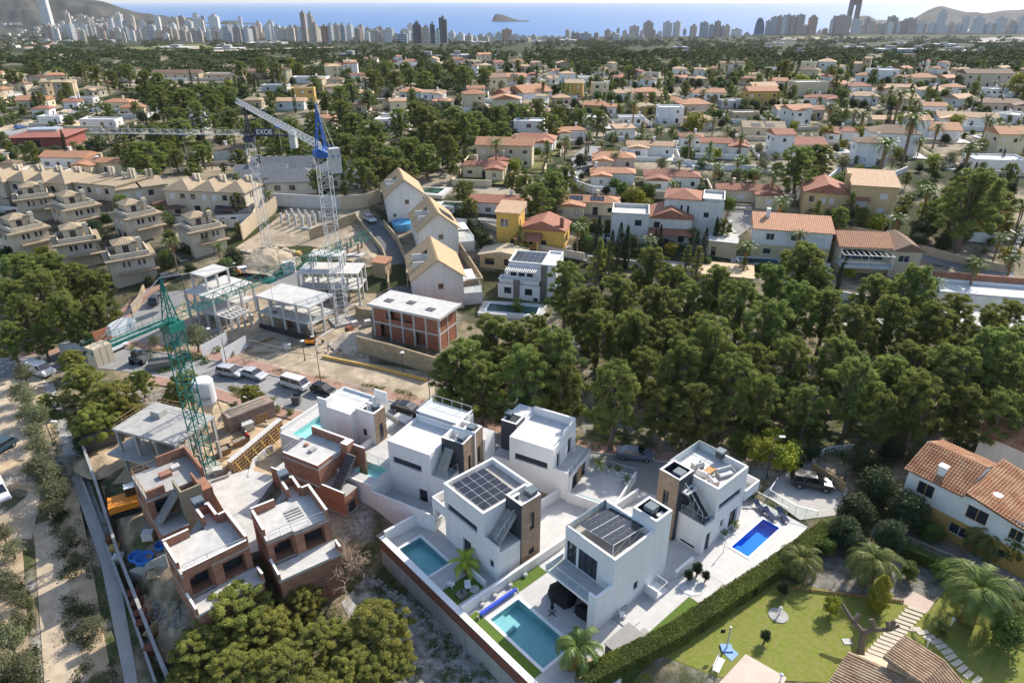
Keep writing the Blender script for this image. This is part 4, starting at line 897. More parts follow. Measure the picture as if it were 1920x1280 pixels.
m_=MB(); roof_shape(m_,-7,2.5,2,10,5.6,2.0,'g',TILE); m_.build('roof',o,color=RC['o']); m_=MB(); roof_shape(m_,2.9,8,1,10,5.5,1.5,'G',TILE); m_.build('roof',o,color=RC['b'])
m_=MB(); m_.box(-7.2,2.4,-1.2,1.99,2.3,2.55,CONCL); m_.build('balcony',o); railing(o,[(-7.1,1.9,2.56),(-7.1,-1.1,2.56),(2.3,-1.1,2.56),(2.3,1.9,2.56)],1.0,post=WFRAME,step=.9)
m_=MB()
for k in np.linspace(-7,2.2,10): m_.bar((k,-1.3,5.0),(k,2,5.0),.05,WFRAME)
m_.bar((-7.1,-1.2,5),(2.4,-1.2,5),.06,WFRAME)
for k in (-7,-2.4,2.2): m_.bar((k,-1.1,2.5),(k,-1.1,5),.06,WFRAME)
m_.build('pergola',o)
stairs(o,(-8.6,-5.5,-2.2),(0,1),1.3,12,.38,.55,CONCL,'steps')
o,s=house_at('shed','small beige flat-roofed hut at the pool corner',1350,482,-20); shell(o,rect(-3,3,0,6),-2,3.2,WOBJ,{0: [(1,2,.1,2.1,'d')]},color=BC,top=None); m_=MB(); m_.box(-3.2,3.2,-.2,6.2,3.2,3.4,CONCL); m_.build('roof',o)
o,s=house_at('shed','low tan flat-roofed outbuilding above the pine tops',1358,540,-16); shell(o,rect(-5,5,0,7),-3,2.4,WOBJ,color=BC); m_=MB(); m_.box(-5.3,5.3,-.3,7.3,2.4,2.6,mat('tan_screed',(.56,.42,.27),.9,.08)); m_.build('roof',o)
o,s=house_at('house','flat white modern house with brick-red parapet among the pines',1852,590,-14); footprint(o,9)
shell(o,rect(-9,9,0,7),-3,3.4,WOBJ,{0: [(2,4,.6,2.6,'w'),(12,15,.4,2.6,'w',2)],1: [(2,4,.6,2.6,'w')]},color=WC['w']); parapet(o,rect(-9,9,0,7),3.8,.5); m_=MB(); m_.box(-8,8.6,7.003,7.6,-3,5.0,BRICK); m_.build('brick_screen',o)
o,s=house_at('house','pale house with brown shutters deep among the pines',1866,655,-10); footprint(o,6)
shell(o,rect(-6,6,0,7),-2,3.2,WOBJ,{0: [(1.5,3,.4,2.4,'d'),(6,7.5,.8,2.2,'w')]},color=(.66,.60,.50),frame=WOOD); m_=MB(); m_.box(-6.4,6.4,-.4,7.4,3.2,3.5,CONCL); m_.build('roof',o)
def gable_house(x,y,rot,label,lower,hh=7.2,w_=8.6,d=13.0):
 o,s=house_at('gabled_house',label,x,y,rot); footprint(o,8); o['group']='steep-gabled houses beside the dark driveway'; cw=(.70,.655,.60)
 mb=MB(); wins=[]; hw=w_/2; rz=hh+3.3
 P=rect(-hw,hw,0,d)
 ops={0: [(hw-.55+.4,hw+.55+.4,hh-2.4,hh-1.2,'w',2),(1.2,1.9,hh-5.2,hh-4.3,'w')],3: [(2,3,4.3,5.6,'w'),(5,6,4.3,5.6,'w'),(8,9,4.3,5.6,'w'),(2,3.2,.2,2.3,'d'),(6,7.2,1,2.2,'w')],1: [(3,4.5,4,5.4,'w'),(8,9.5,4,5.4,'w')]}
 for i in range(4): wins += wall_run(mb,P[i],P[(i+1) % 4],-3,hh,WOBJ,ops.get(i,()),.16)
 for yy in (0,d): mb.face([(-hw,yy,hh),(hw,yy,hh),(0,yy,rz)][::1 if yy==0 else -1],WOBJ)
 mb.build('wall',o,color=cw)
 for P_,op,k in wins: window_part(o,P_,op,k,mat('tan_frame',(.5,.38,.22),.7),.14,{'d': 'door'}.get(op[4],'window'))
 m2=MB(); kx=(rz-hh)/hw; ov=.5
 for sg in (-1,1):
  e=hw+ov; n=Vector((sg*(rz-hh),0,hw)).normalized()*.2
  y0,y1=-ov,d+ov
  def sl(x0,x1,ya,yb):
   A=[Vector((sg*x0,ya,rz-kx*x0)),Vector((sg*x1,ya,rz-kx*x1)),Vector((sg*x1,yb,rz-kx*x1)),Vector((sg*x0,yb,rz-kx*x0))]; B=[v+n for v in A]
   for f in ([B[0],B[1],B[2],B[3]],[A[3],A[2],A[1],A[0]],[A[0],A[1],B[1],B[0]],[A[1],A[2],B[2],B[1]],[A[2],A[3],B[3],B[2]],[A[3],A[0],B[0],B[3]]): m2.face(f,TILE)
  if sg==1: sl(0,e,y0,y1)
  else: sl(0,e,y0,d*.26); sl(0,e,d*.62,y1); sl(0,1.0,d*.26,d*.62); sl(e-1.4,e,d*.26,d*.62)
 r_=m2.build('roof',o,color=(.44,.315,.185))
 t=MB(); t.box(-hw+.6,-.9,d*.265,d*.615,hh-.6,hh-.2,CONCL); t.box(-1.1,-.9,d*.265,d*.615,hh-.2,rz-.7,WOBJ); t.box(-hw+.4,-1.1,d*.265,d*.265+.2,hh-.2,rz-1.4,WOBJ); t.box(-hw+.4,-1.1,d*.6,d*.6+.2,hh-.2,rz-1.4,WOBJ); t.build('roof_terrace',o,color=cw)
 if lower:
  t=MB(); t.box(hw+.003,hw+3.6,1,8,-3,2.6,WOBJ,TERRACE); t.box(hw+.003,hw+2.6,2,7,4.8,5.0,mat('white_tarpaulin',(.7,.7,.7),.6)); t.build('side_terrace',o,color=cw); railing(o,[(hw+.2,1.1,2.6),(hw+3.5,1.1,2.6),(hw+3.5,7.9,2.6)],.9,post=WFRAME)
 return o,r_
gable_house(762,412,14,'cream steep-gabled house farthest up the dark driveway',False,5.9,8.2,12)
g,r_=gable_house(825,482,15,'cream steep-gabled house in the middle, solar panels on its roof',True,6.1,8.2)
sp=MB(); n=Vector((3.3,0,4.3)).normalized()
for i in range(2): a=Vector((1.0,2.2+i*2.2,9.4-.8*1.0))+n*.3; b=Vector((2.6,0,-2.0)); sp.face([a,a+b,a+b+Vector((0,2.0,0)),a+Vector((0,2.0,0))],mat('solar_cells',(0.012,0.014,0.022),.25,.1,pattern='panel',col2=(.25,.25,.25),spec=.6))
sp.build('solar_panel',r_)
gable_house(825,582,12,'cream steep-gabled house behind the brick shell',True,6.5,9.0,13)
o,s=house_at('modern_villa','small white modern villa with stone strips and slatted roof terrace',978,562,-14); footprint(o,7)
shell(o,rect(-4.6,3.4,0,9),-1.5,3.0,WHITE,{0: [(1.2,2.6,1.0,2.3,'w'),(5.2,6.6,1.0,2.3,'w'),(6.8,7.7,-.9,.6,'d')]}); shell(o,rect(-3.2,3.4,2.4,9),3.003,6.2,WHITE,{0: [(.4,1.6,3.1,5.4,'d'),(2.0,3.2,3.1,5.4,'w'),(3.6,4.8,3.1,5.4,'w')]})
shell(o,rect(3.403,6.2,1.0,9),-1.5,6.8,WHITE,{1: [(2,3,3,6,'w')]}); parapet(o,rect(3.403,6.2,1.0,9),7.0,.4); parapet(o,rect(-3.2,3.4,2.4,9),6.6,.5,floor=DARK); parapet(o,rect(-4.6,3.4,0,2.39),3.8,.8)
m_=MB(); sm_=mat('grey_slate_cladding',(.22,.20,.17),.8,.25,3,pattern='brick',col2=(.14,.13,.12)); m_.box(-1.6,-.4,-.08,-.002,-1.5,3.9,sm_); m_.box(3.42,4.6,.9,.998,-1.5,6.8,sm_); m_.build('stone_strip',o)
m_=MB()
for k in np.linspace(-3.2,3.2,18): m_.box(k,k+.14,-.1,2.4,5.6,5.75,WFRAME)
m_.box(-3.3,3.4,-.1,.05,5.45,5.6,WFRAME); m_.box(-3.3,-3.2,-.1,0,3,5.5,WFRAME); m_.box(3.2,3.3,-.1,0,3,5.5,WFRAME); m_.build('pergola',o)
m_=MB()
for k in range(5): m_.box(-2.8,3.0,3+k*1.1,3.9+k*1.1,6.35,6.42,mat('solar_cells'));
m_.build('solar_panel',o)
p=W(958,592); pool('small rectangular pool below the slatted-roof modern villa',-4.6,4.6,0,3.6,p.z+.6,(p.x,p.y),R(-10),WATERT)
m_=cells(-6,6,-1,5,[(-4.6,4.6,0,3.6)],-2.5,0,WHITE,TERRACE); q_=m_.build('pool_terrace'); q_.location=(p.x,p.y,p.z+.58); q_.rotation_euler=(0,0,R(-10)); tag(q_,'white terrace around the small pool under the modern villa','terrace')
o,s=house_at('cabin','tan roofed timber cabin on the bank above the modern villa',945,505,-12); shell(o,rect(-5,4,0,5),-2,2.8,WOBJ,{0: [(1,3,.8,2.2,'w'),(5,7,.8,2.2,'w')]},color=(.55,.43,.24)); m_=MB(); roof_shape(m_,-5,4,0,5,2.8,.9,'G',TILE); m_.build('roof',o,color=(.5,.41,.28)); m_=MB(); m_.box(4.4,8,.5,4.5,2.4,2.5,CONCL); m_.build('canopy',o)
o,s=house_at('slate_house','grey house with several dark slate roofs beside a lawn',560,362,8); footprint(o,12)
for (a,b,c,e,h,kd) in ((-15,-4,3,12,3.4,'g'),(-7,6,-1,8,3.0,'h'),(3,15,2,14,4.0,'h'),(-12,2,9,16,4.2,'g')):
 shell(o,rect(a,b,c,e),-2,h,WOBJ,{0: [(1.5,3,1,2.3,'w'),(5,6.5,1,2.3,'w')]},color=(.62,.58,.5)); m_=MB(); roof_shape(m_,a,b,c,e,h,2.4,kd,TILE,.9); m_.build('roof',o,color=(.15,.16,.175))
m_=MB(); m_.box(-11,-9.6,8,9.2,4,8.0,CONCD); m_.build('chimney',o)
o,s=house_at('sports_hall','low dark red hall with pale glazed roof beside the motorway',75,280,6); footprint(o,14); wd=95/s
shell(o,rect(-wd/2,wd/2,0,14),-2,3.6,WOBJ,{0: [(2+i*4,4.5+i*4,.6,2.6,'w') for i in range(int(wd/4)-1)]},color=(.27,.085,.07)); m_=MB(); roof_shape(m_,-wd/2,wd/2,0,14,3.6,1.2,'h',TILE,1.0); m_.build('roof',o,color=(.33,.13,.10)); m_=MB(); m_.box(-wd*.3,wd*.25,5,9.5,4.6,5.3,STEEL); m_.build('roof_light',o)
def mid_pool(x,y,wpx,dpx,rot,label,w2=None):
 p=W(x,y); s=ppm(p); hw=wpx/s/2; dd=dpx/s/2/max(.2,(CAMZ-p.z)/(p-Vector((0,0,CAMZ))).length); pool(label,-hw,hw,-dd,dd,p.z+.35,(p.x,p.y),R(rot),WATERB if w2 else WATERT)
 m_=cells(-hw-1.6,hw+1.6,-dd-1.4,dd+1.4,[(-hw,hw,-dd,dd)],-2,0,CONCL,CONCL); q_=m_.build('pool_terrace'); q_.location=(p.x,p.y,p.z+.34); q_.rotation_euler=(0,0,R(rot)); tag(q_,'pale paving round the '+label.split(',')[0],'terrace')
BASB=1
for a in ((1422,492,72,10,-10,'long blue pool below the white and cream house',1),(1298,309,40,4,0,'pale narrow pool behind a white boundary wall',0),(1147,445,26,6,-6,'pool with a blue slide beside clipped hedges',1),(1845,258,24,4,0,'bright blue pool near the right edge of the houses',1),(1790,316,30,4,0,'blue pool under a thatched shelter',1),(1570,285,26,4,0,'green-tinted pool beside the white red-roofed villa',0),(848,385,40,7,-10,'dark green pool behind the white red-roofed house',0),(732,214,18,3,0,'small pale pool by the cream hedges',0),(462,346,34,6,0,'light blue pool on the terrace near the slate house',1),(800,359,60,10,-14,'empty pale pool behind the steep-gabled houses',0),(1620,605,50,10,-8,'shaded dark pool among the pines',1),(725,184,32,6,0,'blue tennis-court sized pool in the trees',1)): mid_pool(*a)
p=W(756,425); o=thing('round_pool','round blue above-ground pool beside the driveway wall','swimming pool',p); m_=MB(); m_.lathe([(2.5,-2),(2.5,1.2),(2.3,1.2),(2.3,1.0)],WOBJ,24); m_.build('rim',o,color=(.12,.35,.55)); m_=MB(); m_.lathe([(.01,.95),(2.29,.95),(2.29,1.02)],mat('bright_pool_blue',(.06,.30,.55),.15,.05),24); m_.build('water',o)
for lab,pts,h,c in (('curved white boundary wall along the pale street',[(1078,335),(1082,352),(1110,362),(1180,368)],1.8,'w'),('long white wall with pale coping behind palms',[(1262,305),(1330,318),(1420,322),(1500,327)],1.6,'w'),('tan retaining wall with balusters below the tan house',[(1510,420),(1580,438),(1660,452),(1670,462)],2.0,'t'),('tan wall along the lane behind the beige house',[(1700,468),(1780,490),(1880,512)],1.8,'t'),('beige street wall under the dark cypresses',[(1100,492),(1200,503),(1330,522)],1.5,'e'),('white wall stepping up beside the hedge',[(1480,380),(1540,352),(1575,322)],1.6,'w'),('tan wall around the cul-de-sac',[(1365,398),(1352,418),(1340,432)],1.5,'t'),('white garden wall in front of the low white villas',[(1630,345),(1670,335),(1700,322)],1.5,'w'),('low pale wall beneath the glazed balcony house',[(1570,560),(1600,565),(1640,572)],1.6,'w'),('beige wall left of the yellow house',[(900,425),(935,436),(960,470)],1.4,'e'),('pale wall above the cypress hedge',[(1005,470),(1040,478),(1095,488)],1.6,'e'),('white wall at the bend of the upper street',[(1700,215),(1760,222),(1800,218)],1.4,'w')): wallpx(lab,pts,h,c,posts='balusters' in lab)
# === trees
CTR,RAD=6.8,4.2
def pines(txt,where,key='pine',n=6,name='pine_tree',szr=1.0,cat='tree',rs_=1.0):
 for i,e in enumerate(txt.split()):
  x,y,r=map(float,e.split(',')); r *= rs_; k=f"{key}{rnd.randrange(n)}"; s_=rnd.uniform(.9,1.12)*szr
  sz='very large' if r>62 else 'large' if r>48 else 'mid-sized' if r>34 else 'small'
  o=crown_at(x,y,r,k,CTR,RAD,name,f"{sz} {where}",cat,None,s_)
  o.rotation_euler=(rnd.uniform(-.06,.06),rnd.uniform(-.06,.06),rnd.uniform(0,6.28))
FOREST="""1060,562,44 1105,600,54 1160,560,46 1215,520,42 1260,545,40 1225,592,50 1290,580,46 1340,562,46 1180,640,55 1250,650,52 1310,640,50 1385,600,50 1430,640,58 1440,560,42 1500,512,58 1480,600,52 1545,600,50 1530,556,40 1600,640,52 1640,565,46 1660,620,52 1700,580,52 1740,620,56 1790,600,52 1840,640,52 1880,606,46 1905,665,48
868,700,66 925,655,58 975,668,56 985,725,62 1040,705,60 1062,752,52 1150,762,58 1205,705,48 1260,722,66 1330,694,66 1360,742,60 1290,774,60 1243,785,46 1412,702,52 1482,694,48 1512,772,42 1562,684,52 1602,742,60 1572,722,42 1662,722,56 1692,694,52 1722,762,60 1782,722,66 1852,702,66 1892,742,56 1802,782,52 1682,772,42 1642,792,42 1862,792,52 902,728,52 848,722,44 1425,760,44 1190,650,44 1750,700,50 1120,630,48 1330,780,44 1460,740,40 945,700,50 1910,800,44 1010,650,44"""
pines(FOREST,'pine in the wooded valley',rs_=.93)
pines("""432,1112,72 372,1200,56 500,1168,60 566,1112,46 604,1190,58 530,1235,66 440,1240,64 706,1160,74 668,1238,62 742,1232,46 345,1262,44 610,1280,56 480,1290,50""",'pale green pine below the brick shells','finepine',3,szr=.75)
pines("""148,700,46 200,735,62 262,706,34 350,712,46 466,730,28 178,775,50 130,668,34 235,762,40 318,748,30 90,745,26""",'pine between the road and the building site','finepine',3,szr=.9,rs_=.88)
pines("""40,528,50 92,556,60 142,528,46 60,604,50 130,606,50 192,596,50 20,640,42 176,540,42 105,508,40 20,560,44 160,625,36 80,640,36 60,500,30""",'tree of the dark grove left of the crane','pine',6,szr=.9,rs_=.84)
UP="""272,302,44 300,262,34 340,250,36 250,290,30 330,225,28 375,228,30 400,205,26 430,225,28 300,195,30 320,175,26 345,190,30 380,180,26 420,178,26 355,205,22 480,262,30 520,275,32 560,285,34 600,265,30 500,240,26 545,245,26 590,235,26 640,215,28 660,235,30 700,250,34 650,280,34 690,290,38 735,300,36 770,285,36 720,320,34 680,330,34 760,320,34 800,300,34
790,240,38 830,255,40 810,225,30 850,225,28 870,250,34 840,290,30 750,225,26 780,208,26 890,235,30 910,250,30 935,225,28 960,215,26 940,250,26 985,225,24 1010,215,26 1030,238,28 1045,225,22 1090,225,22 1120,228,24 1035,345,34 1010,370,36 985,350,28 1060,330,28 960,340,22 1045,370,26 868,360,24 880,385,22 1500,312,44 1530,305,36 1825,372,66 1790,390,46 1870,378,46 1850,350,40 1748,400,24
700,150,24 740,152,22 770,145,20 800,150,22 820,140,18 850,130,16 760,130,16 720,132,16 870,142,22 905,145,22 640,190,24 660,175,20 690,190,20 610,190,18 590,160,18 560,130,16 520,140,18 490,128,16 450,135,18 300,160,20 270,150,18 240,140,18 210,148,16 180,140,18 150,135,16 110,140,18 70,135,16 30,148,18 200,205,16 420,255,24 450,300,22 380,290,26 360,320,22 330,300,24 640,320,26 620,290,26 610,310,24 1180,140,16 1470,132,22 1440,140,14 1390,145,12 1330,142,12"""
pines(UP,'umbrella pine among the houses',szr=.72,rs_=.9)
pines("""1118,480,30 1145,470,20 1305,488,26 1285,480,22""",'dense conifer above the pine wood','fir',3,szr=1.2)
for i,(x,y,h) in enumerate(((1119,462,85),(1145,472,52),(1159,474,62),(1172,470,72),(1235,455,44),(1226,462,36),(1338,440,50),(1300,480,60),(1316,478,56),(1290,476,40),(690,190,40),(662,190,28),(1660,225,46),(772,180,22),(1532,205,20),(1302,175,24),(1192,145,14),(1285,170,22),(1690,210,18),(1050,165,16),(1055,160,14),(1480,150,14),(945,140,14),(705,190,20),(1550,180,16),(1875,300,26),(1895,360,30),(1245,150,16))):
 p=W(x,y+h*.5); sc=h/ppm(p)/7.4; plant(f'cyp{i % 3}',p,max(.5,sc),None,'cypress_tree',None,'cypress',None,1.0,'slender dark cypress',(x,y))
for i,(x,y,r) in enumerate(((380,425,16),(405,445,14),(314,425,18),(140,505,14),(150,500,12),(1085,395,18),(1215,255,12),(1240,240,12),(1345,300,18),(1405,440,22),(1470,350,20),(1505,410,18),(1510,460,18),(1455,310,20),(1420,310,14),(1385,300,14),(1692,165,18),(1715,215,22),(1620,210,16),(1605,205,14),(1665,260,22),(1880,235,18),(1820,275,20),(1750,325,20),(1690,385,22),(1840,470,24),(1760,510,22),(1905,470,22),(1885,420,20),(1560,190,14),(1490,190,14),(1000,335,16),(985,335,14),(1390,255,16),(1365,240,12),(1295,255,14),(1250,190,12),(1180,170,10),(1190,185,12),(1150,250,14),(1060,260,14),(930,265,16),(910,270,14),(1855,215,14),(1930,250,16),(480,340,12),(440,320,12),(500,345,12),(1760,235,16),(1320,165,10),(1020,150,8),(860,175,8),(1440,210,12),(1275,300,12),(1155,290,12),(1105,250,12))):
 q=W(x,y); s=ppm(q); sc=r/s/2.3; hh=(4.6+i % 3)*sc; p=W(x,y,terr(q.x,q.y)+hh); p.z=terr(p.x,p.y)
 plant(f'palm{i % 3}',p,sc,None,'palm_tree',None,'palm',None,1.0,f"{'tall' if hh > 6 else 'small'} garden palm",(x,y))
rr=random.Random(77); cnt=0
def free(p,rad):
 return all((p.x-a) ** 2+(p.y-b) ** 2>(rad+c*.95) ** 2 for a,b,c in HOUSES)
for (x0,x1,y0,y1,n) in ((930,1920,235,480,400),(1000,1920,160,240,520),(640,1920,128,165,420),(640,1000,165,215,50),(0,640,155,215,140),(0,520,215,330,130),(560,900,330,420,20),(0,480,350,540,50),(1100,1920,480,560,40),(700,980,430,600,22)):
 for q in range(n):
  x,y=rr.uniform(x0,x1),rr.uniform(y0,y1); p=W(x,y); s=ppm(p); rad=rr.uniform(.9,2.5) if y>215 else rr.uniform(1.3,2.8)
  if not free(p,rad) or (abs(x-720)<60 and 400<y<600) or (x<260 and abs(y-np.interp(x,[0,40,90,150,260],[268,248,236,215,190]))<16+(12 if y>250 else 0)) or (470<x<720 and y>380 and y<640): continue
  key=rr.choice(('broad0','broad1','broad0','dark0','dark0','dark0','pine1','olive0','gold0','shrub0','pine%d' % rr.randrange(6),'fir%d' % rr.randrange(3),'cyp%d' % rr.randrange(3),'palm%d' % rr.randrange(3)))
  Rm={'b': 2.3,'d': 2.6,'o': 1.9,'g': 2.0,'s': 1.0,'p': 4.2,'f': 3.4,'c': 2.9}[key[0]]
  if key.startswith('palm'): Rm=2.5
  nm,at_,ct={'b': ('broadleaf_tree','rounded green garden tree','tree'),'d': ('evergreen_tree','dense dark green garden tree','tree'),'o': ('olive_tree','grey-green olive tree','tree'),'g': ('mimosa_tree','golden yellow-green tree','tree'),'s': ('shrub','low green shrub','shrub'),'p': ('pine_tree','small pine among the houses','tree'),'f': ('conifer_tree','pointed conifer','tree'),'c': ('cypress_tree','slender dark cypress','cypress')}[key[0]]
  if key.startswith('palm'): nm,at_,ct='palm_tree','small garden palm','palm'
  plant(key,p,rad/Rm,None,nm,None,ct,None,1.0,at_,(x,y),parts=s>3.2); cnt += 1
print('scatter',cnt)
for i,(x,y,r) in enumerate(((1188,378,26),(1205,390,20),(1300,240,26),(1650,385,22),(1640,425,24),(1735,400,22),(1500,160,18),(1690,235,20),(1545,255,18),(1610,255,18),(555,135,14),(545,120,10),(1905,165,26),(1790,232,16),(1295,392,18),(940,470,12),(1560,140,10),(1600,470,16))):
 p=W(x,y+r*.6); plant('gold0',p,r/ppm(p)/2.0,None,'mimosa_tree',None,'tree',None,1.0,'bright golden yellow tree',(x,y))
for i,(x,y,r) in enumerate(((372,640,30),(292,640,16),(455,530,10),(1140,425,14),(1380,335,14),(1040,395,20),(1470,560,14))):
 p=W(x,y+r*.7); plant('olive%d' %(i % 2),p,r/ppm(p)/1.9,None,'olive_tree',None,'tree',None,1.0,'grey-green olive tree',(x,y))
def woodland():
 rs=np.random.RandomState(3); src=PR['far0'][0]; n0=len(src.vertices); co=np.zeros(n0*3); src.vertices.foreach_get('co',co); co=co.reshape(-1,3)
 quad=co.reshape(-1,4,3); sel=quad[rs.permutation(len(quad))[:70]]*1.0
 ctr_=sel.mean(1,keepdims=True); sel=(sel-ctr_)*2.6+ctr_
 out=[]
 def band(x0,x1,y0,y1,n,test=None):
  k=0
  while k<n:
   x,y=rs.uniform(x0,x1),rs.uniform(y0,y1); k += 1
   if test and not test(x,y): continue
   if noise.noise((x*.018,y*.09,1.0))<-.22: continue
   p=W(x,y)
   if not free(p,2.0): continue
   s=ppm(p); sc=max(.7,rs.uniform(3.2,6.5)/s/4.2) if s<2 else rs.uniform(.55,1.0); a=rs.uniform(0,6.28); c_,s_=math.cos(a),math.sin(a)
   M_=np.array([[c_,-s_,0],[s_,c_,0],[0,0,1]]); out.append((sel.reshape(-1,3) @ M_.T)*np.array([sc,sc,sc*rs.uniform(.45,.8)])+np.array([p.x,p.y,p.z-sc*1.4]))
 band(-10,1930,72,108,2900); band(-10,640,106,148,1000); band(640,1100,106,130,620); band(1080,1930,78,138,2400)
 band(230,480,160,215,90); band(560,870,200,330,120); band(880,1080,205,265,90); band(640,880,128,175,110); band(0,250,190,300,80); band(-10,300,66,90,300)
 V=np.concatenate(out); n=len(V) // 4
 me=bpy.data.meshes.new('woodland'); me.vertices.add(n*4); me.vertices.foreach_set('co',V.reshape(-1).astype(np.float32)); me.loops.add(n*4); me.loops.foreach_set('vertex_index',np.arange(n*4,dtype=np.int32))
 me.polygons.add(n); me.polygons.foreach_set('loop_start',np.arange(0,n*4,4,dtype=np.int32)); me.polygons.foreach_set('loop_total',np.full(n,4,dtype=np.int32)); me.materials.append(mat('woodland_leaves',(0.075,0.085,0.032),.8,.3,.03,col2=(0.045,0.058,0.022),leaf=.15,spec=.1)); me.update(calc_edges=True)
 at=me.attributes.new('tint','FLOAT','FACE'); at.data.foreach_set('value',np.repeat(rs.uniform(0,1,len(out)),len(sel)).astype(np.float32))
 o=struct('woodland',me,kind='stuff')
woodland()
def scatter(name,polys,n,size,m,seed,hgt=.35,per=10,rad=.5,flat=.7):
 rs=np.random.RandomState(seed); C,N_,Z,T=[],[],[],[]
 for pts in polys:
  P=[tuple(W(*p)[:2]) for p in pts] if not hasattr(pts[0],'x') else [(p.x,p.y) for p in pts]; xs=[p[0] for p in P]; ys=[p[1] for p in P]; k=0; tries=0
  while k<n and tries<n*8:
   tries += 1; x,y=rs.uniform(min(xs),max(xs)),rs.uniform(min(ys),max(ys)); ins=False
   for (ax,ay),(bx,by) in zip(P,P[1:]+P[:1]):
    if (ay>y) !=(by>y) and x<(bx-ax)*(y-ay)/(by-ay)+ax: ins=not ins
   if not ins or noise.noise((x*.35,y*.35,seed))<-.05: continue
   k += 1; r=rad*rs.uniform(.4,1.3); c=rs.normal(size=(per,3))*[r*.5,r*.5,0]; c[:,2]=np.abs(rs.normal(size=per))*hgt*flat*r/rad+.03
   C.append(c+[x,y,terr(x,y)]); nn=rs.normal(size=(per,3))*.5+[0,0,1]; N_.append(nn/np.linalg.norm(nn,axis=1)[:,None]); Z.append(np.full(per,size)); T.append(np.full(per,rs.uniform(0,1)))
 me=leafmesh(name,np.concatenate(C),np.concatenate(N_),np.concatenate(Z),m,rs,np.concatenate(T),aspect=.35); o=struct(name,me,kind='stuff')
scatter('undergrowth',[[(820,760),(1000,640),(1020,560),(1500,560),(1920,640),(1920,860),(1560,870),(1200,850),(1000,830)]],2600,.45,LEAFM,5,.8,12,.9)
scatter('scrub',[[(700,1060),(880,1190),(990,1290),(300,1290),(330,1200)],[(60,760),(230,800),(180,840),(120,800)],[(235,650),(330,640),(400,680),(300,700)]],420,.28,LEAFM,6,.4,12,.5)
scatter('verge_grass',[[(470,700),(600,715),(820,770),(815,745),(640,710),(500,690)],[(430,725),(520,745),(500,760),(440,745)]],700,.2,mat('dry_verge',(.17,.16,.06),.8,.3,1,leaf=.2),7,.18,10,.4)
